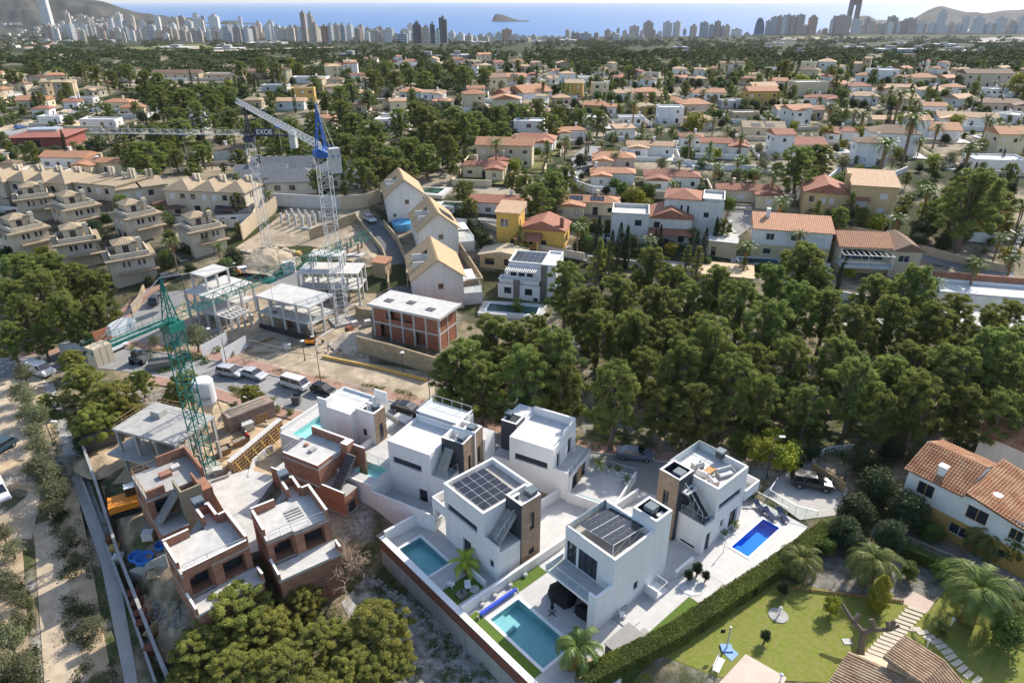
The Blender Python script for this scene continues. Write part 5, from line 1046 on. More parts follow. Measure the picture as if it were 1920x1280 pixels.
# === beige terraced houses on the left
BEI=(.545,.475,.37); BTR=(.35,.275,.185)
def corner(near,right,left):
 N,A,B=W(*near),W(*right),W(*left); e=(A-N); e.z=0; f=(B-N); f.z=0
 return N,math.atan2(e.y,e.x),e.length,f.length
def townhouse(label,near,right,left,kind='A',n=1):
 N,an,w_,d=corner(near,right,left); w_=max(7,min(w_,13.5 if kind=='A' else 60)); d=max(7,min(d,11)); o=thing('terraced_house',label,'house',N,an,'beige terraced houses'); HOUSES.append((N.x,N.y,9))
 rr=random.Random(int(near[0])); H=5.7
 P=rect(0,w_,0,d)
 ops={0: [(w_*.28,w_*.28+.6,3.9,5.3,'w'),(w_*.28+.9,w_*.28+1.5,3.9,5.3,'w'),(w_*.62,w_*.62+.6,3.9,5.3,'w'),(w_*.62+.9,w_*.62+1.5,3.9,5.3,'w')],3: [(1+i*2.3,2.3+i*2.3,3.7,5.2,rr.choice('swws')) for i in range(int((d-1)/2.3))]+[(1+i*2.6,2.8+i*2.6,.2,2.3,'w') for i in range(int((d-1)/2.6))]}
 if kind != 'A': ops={0: [(1+i*2.6,2.3+i*2.6,3.7,5.1,rr.choice('swws')) for i in range(int((w_-1.5)/2.6))]+[(1.4+i*5.2,3.0+i*5.2,.2,2.4,'w') for i in range(int((w_-2)/5.2))],1: [(2.5,3.1,3.9,5.2,'w'),(3.4,4.0,3.9,5.2,'w')]}
 shell(o,P,-3,H,WOBJ,ops,color=BEI,frame=WFRAME)
 if kind=='A':
  m_=MB(); m_.box(-.6,w_+.6,-.6,d+.6,H-.45,H,TILE)
  m_.box(w_*.18,w_+.5,-1.3,-.002,2.9,3.15,TILE); m_.build('eaves',o,color=BTR)
  q=MB(); ring=rect(.5,w_-.5,.5,d-.5); iq=offset_poly(ring,.22)
  for i in range(4): j=(i+1) % 4; q.face([(*ring[i],H),(*ring[j],H),(*ring[j],H+.85),(*ring[i],H+.85)],WOBJ); q.face([(*ring[i],H+.85),(*ring[j],H+.85),(*iq[j],H+.85),(*iq[i],H+.85)],WOBJ); q.face([(*iq[i],H+.85),(*iq[j],H+.85),(*iq[j],H+.004),(*iq[i],H+.004)],WOBJ)
  q.build('parapet',o,color=BEI); f=MB(); f.face([(*p,H+.003) for p in iq],mat('tan_terrace',(.27,.21,.145),.9,.12)); f.build('roof_terrace',o)
  a,b,c,e=w_*.24,w_*.70,d*.46,d*.96; shell(o,rect(a,b,c,e),H,H+1.8,WOBJ,{0: [((b-a)*.5-.6,(b-a)*.5+.6,H+.1,H+1.6,'o')],1: [(.8,2,H+.1,H+1.6,'o')]},color=BEI,frame=WFRAME,name='pavilion')
  m_=MB(); roof_shape(m_,a,b,c,e,H+1.8,.9,'h',TILE,.4); r_=m_.build('roof',o,color=BTR)
  m_=MB(); m_.box(b+.3,b+1.1,c-.6,c+.2,H,H+2.9,WOBJ); m_.box(b+.2,b+1.2,c-.7,c+.3,H+2.3,H+2.5,WOBJ); m_.build('chimney',o,color=BEI)
  t=MB(); t.box(-3.0,-.003,.4,d-.4,-3,.1,WOBJ,TERRACE); t.box(-3.0,-2.8,.4,d-.4,.1,.9,WOBJ); t.build('front_terrace',o,color=BEI)
  if rr.random()<.7: t=MB(); t.box(-2.9,-.65,d*.35,d-.6,2.2,2.32,mat('brown_awning',(.12,.07,.055),.8)); t.build('awning',o)
 else:
  for k in range(n):
   a,b=w_*k/n,w_*(k+1)/n; m_=MB()
   if kind=='R': roof_shape(m_,a+.45*(k>0) ,b-.45*(k<n-1),0,d,H,1.9,'h',TILE,.45); r_=m_.build('roof',o,color=BTR)
   else: m_.box(a-.5,b+.5*(k==n-1)-.004,-.5,d+.5,H,H+.35,TILE); r_=m_.build('roof',o,color=BTR)
   m_=MB()
   for dx in (0,1.0): m_.box(b-2.6+dx,b-2.0+dx,d*.72,d*.72+.7,H,H+2.6,WOBJ)
   m_.build('chimney',r_,color=BEI)
  t=MB(); t.box(0,w_,-4.4,-.003,-3,-.2,WOBJ,TERRACE); t.box(0,w_,-4.4,-4.2,-.2,.9,WOBJ); t.build('front_terrace',o,color=(.66,.63,.58))
  t=MB()
  for k in range(n):
   if (k+n) % 2: t.box(w_*k/n+1,w_*(k+.8)/n,-3.4,-.6,2.3,2.42,mat('brown_awning',(.12,.07,.055),.8))
  t.build('awning',o)
 return o
U=(((217,543),(298,522),(184,522),'nearest the road, behind the grove'),((120,511),(196,492),(82,494),'in the middle of the near row'),((35,489),(98,466),(-12,478),'with a white-railed terrace at the left edge'),((135,442),(188,424),(88,428),'in the second row over a round bush'),((250,459),(302,440),(203,446),'left of the tall palm pair'),((44,422),(104,409),(8,411),'far left of the second row'),((367,486),(420,468),(312,476),'beside the tall palm and brown pavilion roof'))
for a,b,c,t in U: townhouse('beige terraced house with roof pavilion and chimney, '+t,a,b,c)
townhouse('long beige terrace of three tan hipped roofs beside the white crane',(318,402),(466,412),(318,378),'R',3)
townhouse('beige terrace of three tan hipped roofs at the back left',(28,384),(136,394),(30,362),'R',3)
townhouse('long beige terrace with flat tan tiled roof',(150,388),(228,400),(152,362),'F',2); townhouse('beige terrace with a roof deck at its right end',(232,404),(318,385),(214,378),'F',2)
townhouse('beige terrace cut by the left edge of the view',(-60,384),(20,388),(-55,360),'R',2)
o,s=house_at('garage','white garage hut with dark roof at the end of the terrace',440,424,12); shell(o,rect(-4,4,0,5),-3,2.8,WHITE,{0: [(1,2.2,.9,2.1,'w'),(3.4,4.6,.9,2.1,'w')]},frame=WFRAME); m_=MB(); roof_shape(m_,-4,4,0,5,2.8,.7,'s',DARK,.2); m_.build('roof',o)
rr=random.Random(31)
wallpx('tan yellow wall at the end of the terrace above the excavation',[(455,450),(478,428),(520,395)],3.4,'t'); wallpx('long grey wall below the slate house',[(502,385),(560,388),(640,392),(690,385)],3.0,'g'); wallpx('tan wall above the driveway head',[(640,395),(690,388),(714,378)],3.2,'t')
wallpx('sandstone wall left of the dark driveway',[(668,412),(690,440),(718,475),(730,508),(728,540)],1.3,'t',STONE); wallpx('sandstone retaining wall under the upper frame',[(582,450),(620,436),(668,418)],2.4,'t',STONE); wallpx('sandstone wall right of the dark driveway',[(720,425),(745,455),(762,495),(765,540)],1.6,'t',STONE)
wallpx('curved sandstone wall round a rubble bay',[(745,560),(735,590),(708,600),(678,596),(668,588)],1.9,'t',STONE); wallpx('tan retaining wall along the vacant lot',[(672,660),(740,678),(825,704)],3.0,'t',STONE); wallpx('low yellow kerb wall in the vacant lot',[(605,671),(700,690),(800,715)],.5,'y'); wallpx('curved stone wall by the grove',[(248,588),(262,572),(272,548)],1.6,'t',STONE)
wallpx('pale stone wall behind the wooded bank',[(860,470),(880,500),(905,540)],2.2,'t',STONE); wallpx('stepped sandstone terrace wall beside the gabled houses',[(860,560),(880,552),(905,548)],3.0,'t',STONE)
hut,s=house_at('hut','small yellow stone meter hut beside the driveway',712,522,-20); m_=MB(); m_.box(-1.4,1.4,0,2.4,-1,3.2,STONE); m_.build('wall',hut); m_=MB(); roof_shape(m_,-1.4,1.4,0,2.4,3.2,.5,'s',TILE,.25); m_.build('roof',hut,color=RC['o'])
# === upper building site
PLYW=mat('plywood',(.42,.30,.17),.85,.2,1.5)
def frame_house(label,near,right,left,st,h=3.0,roof=None,plinth=None,pav=None,beams=True,skel=None,hole=None,low=None):
 N,an,w_,d=corner(near,right,left); o=thing('concrete_frame',label,'building',N,an,'concrete house frames of the upper building site'); HOUSES.append((N.x,N.y,8)); nx,ny=max(2,round(w_/3.0)),max(3,round(d/2.7)); rr=random.Random(int(near[0]))
 sl=MB(); sl.box(-.2,w_+.2,-.2,d+.2,-2.5,.1,CONCL if not plinth else CONC)
 for k in range(1,st+1):
  a,b=(-.1,w_+.1); z=k*h
  if k==st and roof: sl.box(roof[0]*w_-.3,roof[1]*w_+.3,roof[2]*d-.3,roof[3]*d+.3,z,z+.28,CONCL)
  else: sl.box(a,b,-.1,d+.1,z,z+.28,CONCL)
 sl.build('slab',o)
 for k in range(st):
  for i in range(nx+1):
   for j in range(ny+1):
    if 0<i<nx and 0<j<ny and (i+j) % 2: continue
    x,y=w_*i/nx,d*j/ny
    if k==st-1 and roof and not (roof[0]-.05<x/w_<roof[1]+.05 and roof[2]-.05<y/d<roof[3]+.05): continue
    c=MB(); c.box(x-.16,x+.16,y-.16,y+.16,k*h+(.1 if k==0 else .28),(k+1)*h,CONCL); c.build('column',o)
 if plinth: m_=MB(); m_.box(-.4,w_+.3,-.5,-.203,-2.6,.5,CONCL); m_.box(-.5,-.203,-.5,d,-2.6,1.1,mat('tar_coating',(.045,.038,.04),.7,.15)); m_.build('plinth',o)
 if pav:
  m_=MB(); z=st*h+.28; x0,x1,y0,y1=pav[0]*w_,pav[1]*w_,pav[2]*d,pav[3]*d; m_.box(x0-.2,x1+.2,y0-.2,y1+.2,z+2.6,z+2.85,CONCL)
  for x in (x0,(x0+x1)/2,x1):
   for y in (y0,y1): m_.box(x-.14,x+.14,y-.14,y+.14,z,z+2.6,CONCL)
  m_.build('pavilion',o)
 if low:
  m_=MB(); x0,x1,y0,y1=low
  for q in np.linspace(x0,x1,6): m_.box(q-.12,q+.12,y0,y1,h-.02,h+.25,CONCL)
  for q in (y0,(y0+y1)/2,y1): m_.box(x0,x1,q-.14,q+.14,h-.06,h+.22,CONCL)
  for x in np.linspace(x0,x1,4):
   for y in (y0,y1): m_.box(x-.15,x+.15,y-.15,y+.15,-2.5,h,CONCL)
  m_.build('beam_grid',o)
 iw=MB(); iw.box(w_*.42,w_*.44,d*.3,d*.8,.1,h,CONC); iw.box(w_*.2,w_*.42,d*.6,d*.63,.1,h,CONC if not hole else BRICK); iw.build('inner_wall',o)
 return o
frame_house('two-storey concrete frame with a roof pavilion, beside the road bend',(411,622),(482,583),(352,608),2,pav=(.2,.75,.45,.95),low=(.2,4.2,-3.4,-.3))
frame_house('two-storey concrete frame on a dark tarred plinth',(588,640),(632,610),(474,624),2,plinth=True,low=None,hole=True)
frame_house('concrete frame with white roof deck behind the blue crane',(676,572),(688,545),(566,570),2,pav=(.25,.8,.3,.8))
def stub_frame(label,near,right,left,hgt,m,nx=4,ny=3):
 N,an,w_,d=corner(near,right,left); o=thing('foundation_slab',label,'building',N,an); m_=MB(); m_.box(0,w_,0,d,-3,.3,CONCL); m_.build('slab',o)
 for i in range(nx):
  for j in range(ny): x,y=w_*(i+.5)/nx,d*(j+.5)/ny; c=MB(); c.box(x-.2,x+.2,y-.2,y+.2,.3,hgt,m); c.build('column',o)
 HOUSES.append((N.x,N.y,8)); return o
stub_frame('bare white slab with rows of stub columns below the grey wall',(585,432),(612,412),(520,418),2.9,CONCL,3,5); stub_frame('pale slab with brown wrapped columns beside the driveway',(680,482),(692,458),(620,478),2.6,mat('wrapped_column',(.30,.22,.16),.9),2,3)
N,an,w_,d=corner((825,660),(857,632),(703,630)); o=thing('brick_shell','two-storey house shell of orange brick in a white concrete grid, flat pale roof','building',N,an); HOUSES.append((N.x,N.y,9))
L_=d; OB=mat('orange_brick',(.36,.13,.07),.9,.16,1.2,pattern='brick',col2=(.30,.19,.14)); BL=[(0,.19,0),(.19,.37,1),(.37,.55,1),(.55,.74,1),(.74,.9,0),(.9,1.0,1)]
b_=MB(); b_.box(.3,w_-.1,.3,L_-.3,-2,.1,CONC); b_.box(0.2,w_,0.2,L_-.1,2.9,3.15,CONC); b_.box(-.7,w_+.7,-.7,L_+.7,6.0,6.3,CONCL); b_.box(-.7,w_+.7,-.7,-.5,6.3,6.45,CONCL); b_.box(-.7,-.5,-.5,L_+.7,6.3,6.45,CONCL); b_.build('slab',o)
for k in (0,1):
 z0,z1=(.1,2.9) if k==0 else (3.15,6.0)
 for i,(u0,u1,q) in enumerate(BL):
  if (i+k) % 3==1 and k==0 or (k==1 and i in (2,3)):
   m_=MB(); m_.box(.9,1.1,L_*u0,L_*u1,z0,z1,OB); m_.box(0,.15,L_*u0,L_*u1,z0,z0+(.9 if k else .05),OB); m_.build('brick_infill',o); continue
  m_=MB(); m_.box(0,.2,L_*u0,L_*u1,z0,z1,OB); m_.build('brick_infill',o)
 m_=MB(); m_.box(.2,w_,0,.2,z0,z1,OB); m_.build('brick_infill',o); m_=MB(); m_.box(.2,w_,L_-.2,L_,z0,z1,OB); m_.build('brick_infill',o); m_=MB(); m_.box(w_-.2,w_,.2,L_-.2,z0,z1,OB); m_.build('brick_infill',o)
for u in (0,.19,.37,.55,.74,1.0): c=MB(); c.box(-.06,.22,L_*u-.16,L_*u+.16,-2,5.998,CONCL); c.build('column',o)
for x in (w_*.5,w_): c=MB(); c.box(x-.16,x+.06,-.06,.22,-2,5.998,CONCL); c.build('column',o)
c=MB(); c.box(-.05,.21,0.0,L_,2.88,3.17,CONCL); c.box(.2,w_,-.05,.21,2.88,3.17,CONCL); c.build('ring_beam',o)
c=MB(); c.box(-.03,.03,L_*.76,L_*.8,4,5.2,GLASS); c.build('window',o); c=MB()
for (x,y) in ((1.5,2),(2.5,L_*.5),(1.6,L_*.8)): c.box(x,x+1.2,y,y+1.4,6.302,6.42,CONCD)
c.build('roof_hatch',o)
# === tower cranes
def lattice(mb,p0,p1,wd,m,n,r=.05,tri=False,up=None):
 p0,p1=Vector(p0),Vector(p1); d=(p1-p0); L_=d.length; d.normalize(); u=Vector((0,0,1)) if abs(d.z)<.9 else Vector((1,0,0)); s_=d.cross(u).normalized(); t=s_.cross(d).normalized()
 cs=[s_*wd/2+t*wd/2,-s_*wd/2+t*wd/2,-s_*wd/2-t*wd/2,s_*wd/2-t*wd/2] if not tri else [s_*wd/2,t*wd*.95,-s_*wd/2]
 for c in cs: mb.bar(p0+c,p1+c,r,m,4)
 k=len(cs)
 for i in range(n):
  a,b=p0+d*(L_*i/n),p0+d*(L_*(i+1)/n)
  for j in range(k):
   c0,c1=cs[j],cs[(j+1) % k]
   mb.bar(a+c0,(b if i % 2==0 else b)+c1,r*.6,m,4,caps=False) if (i+j) % 2 else mb.bar(a+c1,b+c0,r*.6,m,4,caps=False)
   mb.bar(b+c0,b+c1,r*.6,m,4,caps=False)
def text(body,parent,size,m,M_,name='lettering',ext=.01):
 c=bpy.data.curves.new(name,'FONT'); c.body=body; c.size=size; c.align_x='CENTER'; c.align_y='CENTER'; c.extrude=ext; c.materials.append(m); t=bpy.data.objects.new('tmp',c); COL.objects.link(t); bpy.context.view_layer.update(); me=bpy.data.meshes.new_from_object(t.evaluated_get(bpy.context.evaluated_depsgraph_get())); bpy.data.objects.remove(t); me.name=name; o=put(me,name,parent); o.matrix_local=M_; return o
def crane(label,base,top_y,tip,clen,mm,jm,wd=1.5,apex=5.0,cw=(1.2,1.6,3.0),cwm=CONCL,jw=1.1,sign=None,jt=.85,ang=None,jlen=None,thick=.06,topm=None,cab=None):
 B=W(*base); h=5.0
 while px(B+Vector((0,0,h)))[1]>top_y and h<60: h += .1
 T=W(tip[0],tip[1],B.z+h); an=math.atan2(T.y-B.y,T.x-B.x) if ang is None else R(ang); L_=(Vector((T.x,T.y))-Vector((B.x,B.y))).length if jlen is None else jlen; print('crane h',round(h,1),'ang',round(math.degrees(an)),'len',round(L_,1))
 o=thing('tower_crane',label,'crane',B,an); topm=topm or jm
 m_=MB(); m_.box(-2,2,-2,2,-.6,.25,CONC); lattice(m_,(0,0,.2),(0,0,h-1),wd,mm,int(h/1.6),thick); m_.build('mast',o,uv=False)
 m_=MB(); m_.box(-wd*.62,wd*.62,-wd*.62,wd*.62,h-1,h,topm); m_.lathe([(wd*.5,h),(wd*.5,h+.3)],topm,12); m_.build('slewing_ring',o,uv=False)
 m_=MB()
 for sx,sy in ((-1,-1),(-1,1),(1,-1),(1,1)): m_.bar((sx*wd*.4,sy*wd*.4,h),(0,0,h+apex),.08,topm)
 for q in range(5): z=h+apex*q/5; k=wd*.4*(1-q/5); m_.bar((-k,-k,z),(k*.8,-k*.8,z+apex/5),.045,topm); m_.bar((k,k,z),(-k*.8,k*.8,z+apex/5),.045,topm); m_.bar((k,-k,z),(k*.8,k*.8,z+apex/5),.045,topm); m_.bar((-k,k,z),(-k*.8,-k*.8,z+apex/5),.045,topm)
 m_.build('tower_head',o,uv=False)
 m_=MB(); lattice(m_,(wd*.5,0,h+.3),(L_,0,h+.3),jw,jm,max(8,int(L_/1.3)),thick*jt,tri=True); m_.build('jib',o,uv=False)
 m_=MB()
 for y in (-.45,.45): m_.box(-clen,-wd*.4,y-.09,y+.09,h+.15,h+.42,topm)
 m_.box(-clen,-wd*.5,-.4,.4,h+.2,h+.26,STEEL)
 for y in (-.7,.7):
  m_.bar((-clen,y,h+1.2),(-wd,y,h+1.2),.025,topm)
  for q in np.linspace(-clen,-wd,7): m_.bar((q,y,h+.3),(q,y,h+1.2),.025,topm)
 m_.build('counter_jib',o,uv=False)
 m_=MB(); a,b,c=cw
 for q in range(3): m_.box(-clen+.1+q*a/3,-clen+.1+(q+.92)*a/3,-b/2,b/2,h-c*.62,h+c*.38,cwm)
 m_.build('counterweight',o)
 m_=MB(); m_.bar((0,0,h+apex),(L_*.62,0,h+1.2),.03,STEEL); m_.bar((0,0,h+apex),(-clen+.4,.4,h+.4),.03,STEEL); m_.bar((0,0,h+apex),(-clen+.4,-.4,h+.4),.03,STEEL); m_.build('tie_bar',o,uv=False)
 m_=MB(); q=L_*.42; m_.box(q-.7,q+.7,-.55,.55,h-.15,h+.15,topm); m_.bar((q,0,h-.1),(q,0,h-4.0),.03,STEEL); m_.box(q-.2,q+.2,-.2,.2,h-4.5,h-4,DARK); m_.build('trolley',o,uv=False)
 return o,h
GRN=mat('green_paint',(.015,.145,.115),.45,.15,.8); WHP=mat('white_metal_paint',(.54,.55,.56),.5,.1,.8); BLP=mat('blue_paint',(.03,.12,.42),.45,.12,.8); NVY=mat('navy_paint',(.04,.045,.075),.5,.1)
CWB=mat('sand_concrete',(.44,.375,.28),.9,.1)
g,h=crane('green tower crane standing beside the brick shells',(390,885),604,(680,438),9.2,GRN,GRN,1.5,5.2,(1.9,1.5,2.0),CWB,1.15,ang=60.5,jlen=33.6,thick=.085,jt=.58)
s_=MB(); s_.M=Matrix.Translation((-5.0,0.85,h+1.3)) @ Matrix.Rotation(R(90),4,'X'); s_.prism([(1.75*math.cos(t) ,.8*math.sin(t)) for t in np.linspace(0,6.2832,25)[:-1]],-.05,.05,mat('sign_white',(.8,.8,.8),.5)); sg=s_.build('sign',g,uv=False)
text('JASO',sg,1.25,mat('sign_blue',(.02,.04,.22),.5),Matrix.Translation((-5.0,0.92,h+1.3)) @ Matrix.Rotation(R(180),4,'Z') @ Matrix.Rotation(R(90),4,'X'))
s_=MB(); s_.box(-7.9,-6.1,.8,.9,h+.4,h+1.8,mat('rust_sign',(.32,.12,.07),.7,.35,2.0)); s_.build('banner',g)
c,h=crane('white lattice tower crane with navy counter-jib among the terraces',(503,470),256,(152,258),9.5,WHP,WHP,1.45,5.5,(1.2,1.3,3.4),CONCL,.9,ang=176,topm=NVY,thick=.05)
s_=MB(); s_.box(-5.6,-1.6,.88,.96,h+.35,h+1.7,NVY); sg=s_.build('sign',c); text('EXOE',sg,1.3,mat('sign_white',(.8,.8,.8),.5),Matrix.Translation((-3.6,.98,h+1.0)) @ Matrix.Rotation(R(180),4,'Z') @ Matrix.Rotation(R(90),4,'X'))
c,h=crane('blue-topped white tower crane with long jib reaching away',(642,602),283,(445,195),7.2,WHP,WHP,1.9,7.0,(1.2,1.6,3.7),CONCL,1.05,topm=BLP,thick=.055)
s_=MB(); s_.box(-3.4,-1.8,.88,.95,h+.6,h+1.8,mat('sign_white')); s_.build('sign',c)
# === the white villas and brick shells in front
GM=Matrix.Translation((GO[0],GO[1],0)) @ Matrix.Rotation(GA,4,'Z')
def gw(s,t,z=0): return GM @ Vector((s,t,z))
def slab(name,x0,x1,y0,y1,holes,z0,z1,m=WHITE,top=TERRACE):
 o=cells(x0,x1,y0,y1,holes,z0,z1,m,top).build(name); o.matrix_world=GM; o['kind']='structure'; return o
slab('terrace',-8.6,13.4,-4.6,9.65,[(-6.7,-3.1,.5,7.6)],-4.5,.02); slab('terrace',-8.6,3.6,9.65,22.8,[(-7.9,-5.2,15.9,21.0)],-4.5,.024); slab('terrace',3.6,13.4,9.65,15.5,[],-1,.028); slab('terrace',13.4,27.5,-6.3,12.5,[(18.5,25.0,-4.3,-2.35)],-2,.032)
TEAL=mat('teal_pool_tile',(.40,.62,.63),.4,.06,1.0,pattern='pave',col2=(.34,.55,.56),uvs=2.0); PALE=mat('pale_pool_tile',(.58,.84,.80),.4,.05,1.0,pattern='pave',col2=(.52,.78,.75),uvs=2.0); BLUT=mat('blue_pool_tile',(.10,.36,.82),.4,.05,1.0,pattern='pave',col2=(.08,.32,.76),uvs=2.0)
WAT1=glassy('clear_pool_water',(.74,.90,.92),.12)
pool('large teal pool with a bright step, nearest the camera',-6.7,-3.1,.5,7.6,.02,GO,GA,WAT1,TEAL,steps=(-6.69,-5.2,5.6,7.59))
pool('teal pool with a round step in the second white villa garden',-7.9,-5.2,15.9,21.0,.024,GO,GA,WAT1,TEAL,steps=(-7.89,-6.6,15.91,17.4))
pool('deep blue pool beside the right-hand white villa',18.5,25.0,-4.3,-2.35,.032,GO,GA,WATERB,BLUT,steps=(18.51,19.8,-4.29,-2.36))
def gwall(name,label,s0,s1,t0,t1,z0,z1,m=WHITE,cat='wall',parts=()):
 o=thing(name,label,cat,(*GO,0),GA); m_=MB(); m_.box(s0,s1,t0,t1,z0,z1,m); m_.build('wall',o); m_=MB(); m_.box(s0-.03,s1+.03,t0-.03,t1+.03,z1,z1+.07,COPING); m_.build('coping',o)
 return o
o=thing('retaining_wall','tall concrete retaining wall with brick-red band, below the two near pools','wall',(*GO,0),GA)
m_=MB(); m_.box(-8.95,-8.603,-6,23.1,-4.6,-.75,CONC); m_.build('concrete_base',o); m_=MB(); m_.box(-8.93,-8.603,-6,23.1,-.75,.75,mat('dark_red_brick',(.22,.075,.045),.9,.2,1.2,pattern='brick',col2=(.20,.13,.10),uvs=1.0)); m_.build('brick_band',o); m_=MB(); m_.box(-8.6,-8.4,-6,23.1,.02,.75,WHITE); m_.build('inner_face',o); m_=MB(); m_.box(-8.98,-8.37,-6,23.1,.75,.83,COPING); m_.build('coping',o)
gwall('garden_wall','white wall between the two near pools',-8.37,5.9,9.6,9.85,.02,1.1); gwall('garden_wall','white wall left of the second pool garden',-8.37,-3.3,22.8,23.05,-2,1.4); gwall('garden_wall','low white wall behind the trough pool court',5.5,12.5,15.4,15.6,-.5,1.3)
gwall('garden_wall','white wall between the near villa and the right villa',10.4,13.3,-1.1,-.85,0,.9); gwall('garden_wall','white driveway wall with gate between the villas',6.4,10.2,5.0,5.2,.02,1.5); gwall('garden_wall','white wall of the second driveway bay',10.5,17.5,9.4,9.6,.03,1.2); gwall('garden_wall','white wall of the first driveway bay',9.0,14.2,7.0,7.2,.02,1.2)
m_=MB(); m_.box(6.9,7.9,4.92,4.99,.05,1.25,DARK); q=m_.build('gate'); q.matrix_world=GM; tag(q,'small dark framed gate in the white driveway wall','gate')
for lab,r,m in (('strip of artificial grass along the retaining wall',(-8.3,-7.05,.3,9.2),None),('artificial grass patch under the white side wall',(-2.6,1.4,8.2,9.5),None),('artificial grass beside the tall hedge',(3.2,9.5,-4.5,-3.3),None),('artificial grass corner under the feather palm',(-2.4,.4,-4.4,-2.4),None),('artificial grass around the potted yellow palm',(-8.2,-4.6,11.0,13.4),None)):
 m_=MB(); m_.box(*r,.03,.06,mat('artificial_grass',(.085,.14,.02),.9,.15,2.0)); q=m_.build('artificial_grass'); q.matrix_world=GM; q['kind']='structure'
m_=MB(); m_.box(1.0,3.2,-3.9,-2.7,.035,.2,CONC); m_.lathe([(1.3,.03),(1.3,.07)],mat('white_pebbles',(.6,.6,.58),.9,.3,6),20,(10.8,-2.6,0)); q=m_.build('pebble_bed'); q.matrix_world=GM; q['kind']='structure'
def ac_unit(parent,x,y,z,m=WFRAME):
 a=MB(); a.box(x,x+.85,y,y+.35,z,z+.65,m); a.lathe([(.01,-.01),(.26,-.01),(.26,.0)],DARK,12,(0,0,0)) if False else None; a.box(x+.08,x+.58,y-.012,y-.002,z+.08,z+.58,DARK); a.build('air_conditioner',parent)
def flue(parent,x,y,z,h=.7,s=.45):
 a=MB(); a.box(x-s,x+s,y-s,y+s,z,z+h*.55,DARK); a.box(x-s*1.15,x+s*1.15,y-s*1.15,y+s*1.15,z+h*.7,z+h,mat('slate_cap',(.12,.15,.17),.4,.1)); a.box(x-s*.7,x+s*.7,y-s*.7,y+s*.7,z+h*.55,z+h*.7,DARK); a.build('chimney',parent)
SOL=mat('solar_module',(.010,.012,.02),.22,.1,spec=.6); ALU=mat('aluminium',(.72,.72,.72),.6,.05)
def solar(parent,p00,p10,p01,nu,nv,legs=None,zf=0):
 p00,p10,p01=Vector(p00),Vector(p10),Vector(p01); u,v=(p10-p00)/nu,(p01-p00)/nv; n=u.cross(v).normalized(); n=n if n.z>0 else -n; m_=MB()
 def bx(a,b,c,d,m,k0,k1):
  c0=[p00+u*a+v*c,p00+u*b+v*c,p00+u*b+v*d,p00+u*a+v*d]; A=[q+n*k0 for q in c0]; B=[q+n*k1 for q in c0]; m_.face(B,m); m_.face(A[::-1],m)
  for i in range(4): m_.face([A[i],A[(i+1) % 4],B[(i+1) % 4],B[i]],m)
 bx(0,nu,0,nv,ALU,-.05,-.01)
 for i in range(nu):
  for j in range(nv):
   bx(i+.045,i+.955,j+.03,j+.485,SOL,0,.03); bx(i+.045,i+.955,j+.515,j+.97,SOL,0,.03)
 o=m_.build('solar_panel',parent,uv=False)
 if legs:
  l=MB()
  for i,j in legs: q=p00+u*i+v*j; l.bar(q,(q.x,q.y,zf),.035,ALU)
  for a,b in zip(legs,legs[1:]): q=p00+u*a[0]+v*a[1]; r=p00+u*b[0]+v*b[1]; l.bar((q.x,q.y,zf+.05),r,.025,ALU)
  l.build('leg',o,uv=False)
 return o
v=thing('white_villa','nearest white villa with raised black solar canopy and glass balcony','villa',(*GO,0),GA)
shell(v,rect(1.6,7.4,0,6.1),-.5,7.4,WHITE,{0: [(3.2,3.9,1.5,2.5,'w'),(.9,2.4,.12,.45,'w')],3: [(.25,1.5,3.35,5.9,'d',2),(1.75,4.1,3.35,5.9,'d',3),(1.6,4.6,.05,2.6,'d',2)]},sub=True)
shell(v,rect(7.403,9.9,0,2.8),-.5,8.4,WHITE,{1: [(.8,1.5,4,6,'w')]},sub=True); parapet(v,rect(7.403,9.9,0,2.8),8.45,1.1,floor=DARK,inner=DARK)
parapet(v,rect(1.6,7.4,0,6.1),7.45,.95,skip=(2,),floor=mat('beige_roof_tile',(.40,.37,.33),.7,.08,pattern='pave',col2=(.34,.31,.28)))
railing(v,[(1.75,4.2,6.5),(1.75,6.0,6.5),(7.3,6.0,6.5)],1.05)
m_=MB(); m_.box(-.7,1.597,.9,6.2,3.0,3.3,WHITE,TERRACE); m_.box(-.7,1.597,.0,.897,3.0,3.3,WHITE,TERRACE); m_.build('balcony',v)
m_=MB(); m_.box(-.7,1.597,0,.2,-.5,2.997,WHITE); m_.box(-.7,1.597,0,.2,3.303,4.4,WHITE); m_.box(-.7,-.5,.203,.9,-.5,2.997,WHITE); m_.box(-.7,-.5,.203,.9,3.303,4.4,WHITE); m_.box(-.73,1.6,-.03,.23,4.4,4.46,COPING); m_.box(-.73,-.47,.23,.93,4.4,4.46,COPING); m_.build('side_wall',v)
railing(v,[(-.6,.95,3.3),(-.6,6.15,3.3)],1.1); m_=MB(); m_.box(-.7,1.597,6.203,6.4,3.0,4.0,WHITE); m_.build('balcony_end_wall',v)
m_=MB(); m_.box(1.5,1.597,4.7,6.0,0.03,2.99,BROWNP); m_.box(1.5,1.597,.9,1.5,0.03,2.99,BROWNP); m_.build('brown_cladding',v)
solar(v,(2.6,1.1,7.85),(7.4,1.1,7.3),(2.6,5.3,7.5),6,3,[(0,0),(3,0),(6,0)],6.5); flue(v,8.4,1.4,7.4,1.6); ac_unit(v,8.6,.6,7.37)
m_=MB(); m_.box(6.6,8.4,-1.5,-.003,.03,.35,WHITE); m_.box(6.6,6.75,-1.5,-.003,.35,1.25,WHITE); m_.box(2.0,3.6,-2.0,-.003,.03,.12,TERRACE); m_.build('side_step',v); railing(v,[(6.8,-1.45,.36),(8.35,-1.45,.36),(8.35,-.1,.36)],.95)
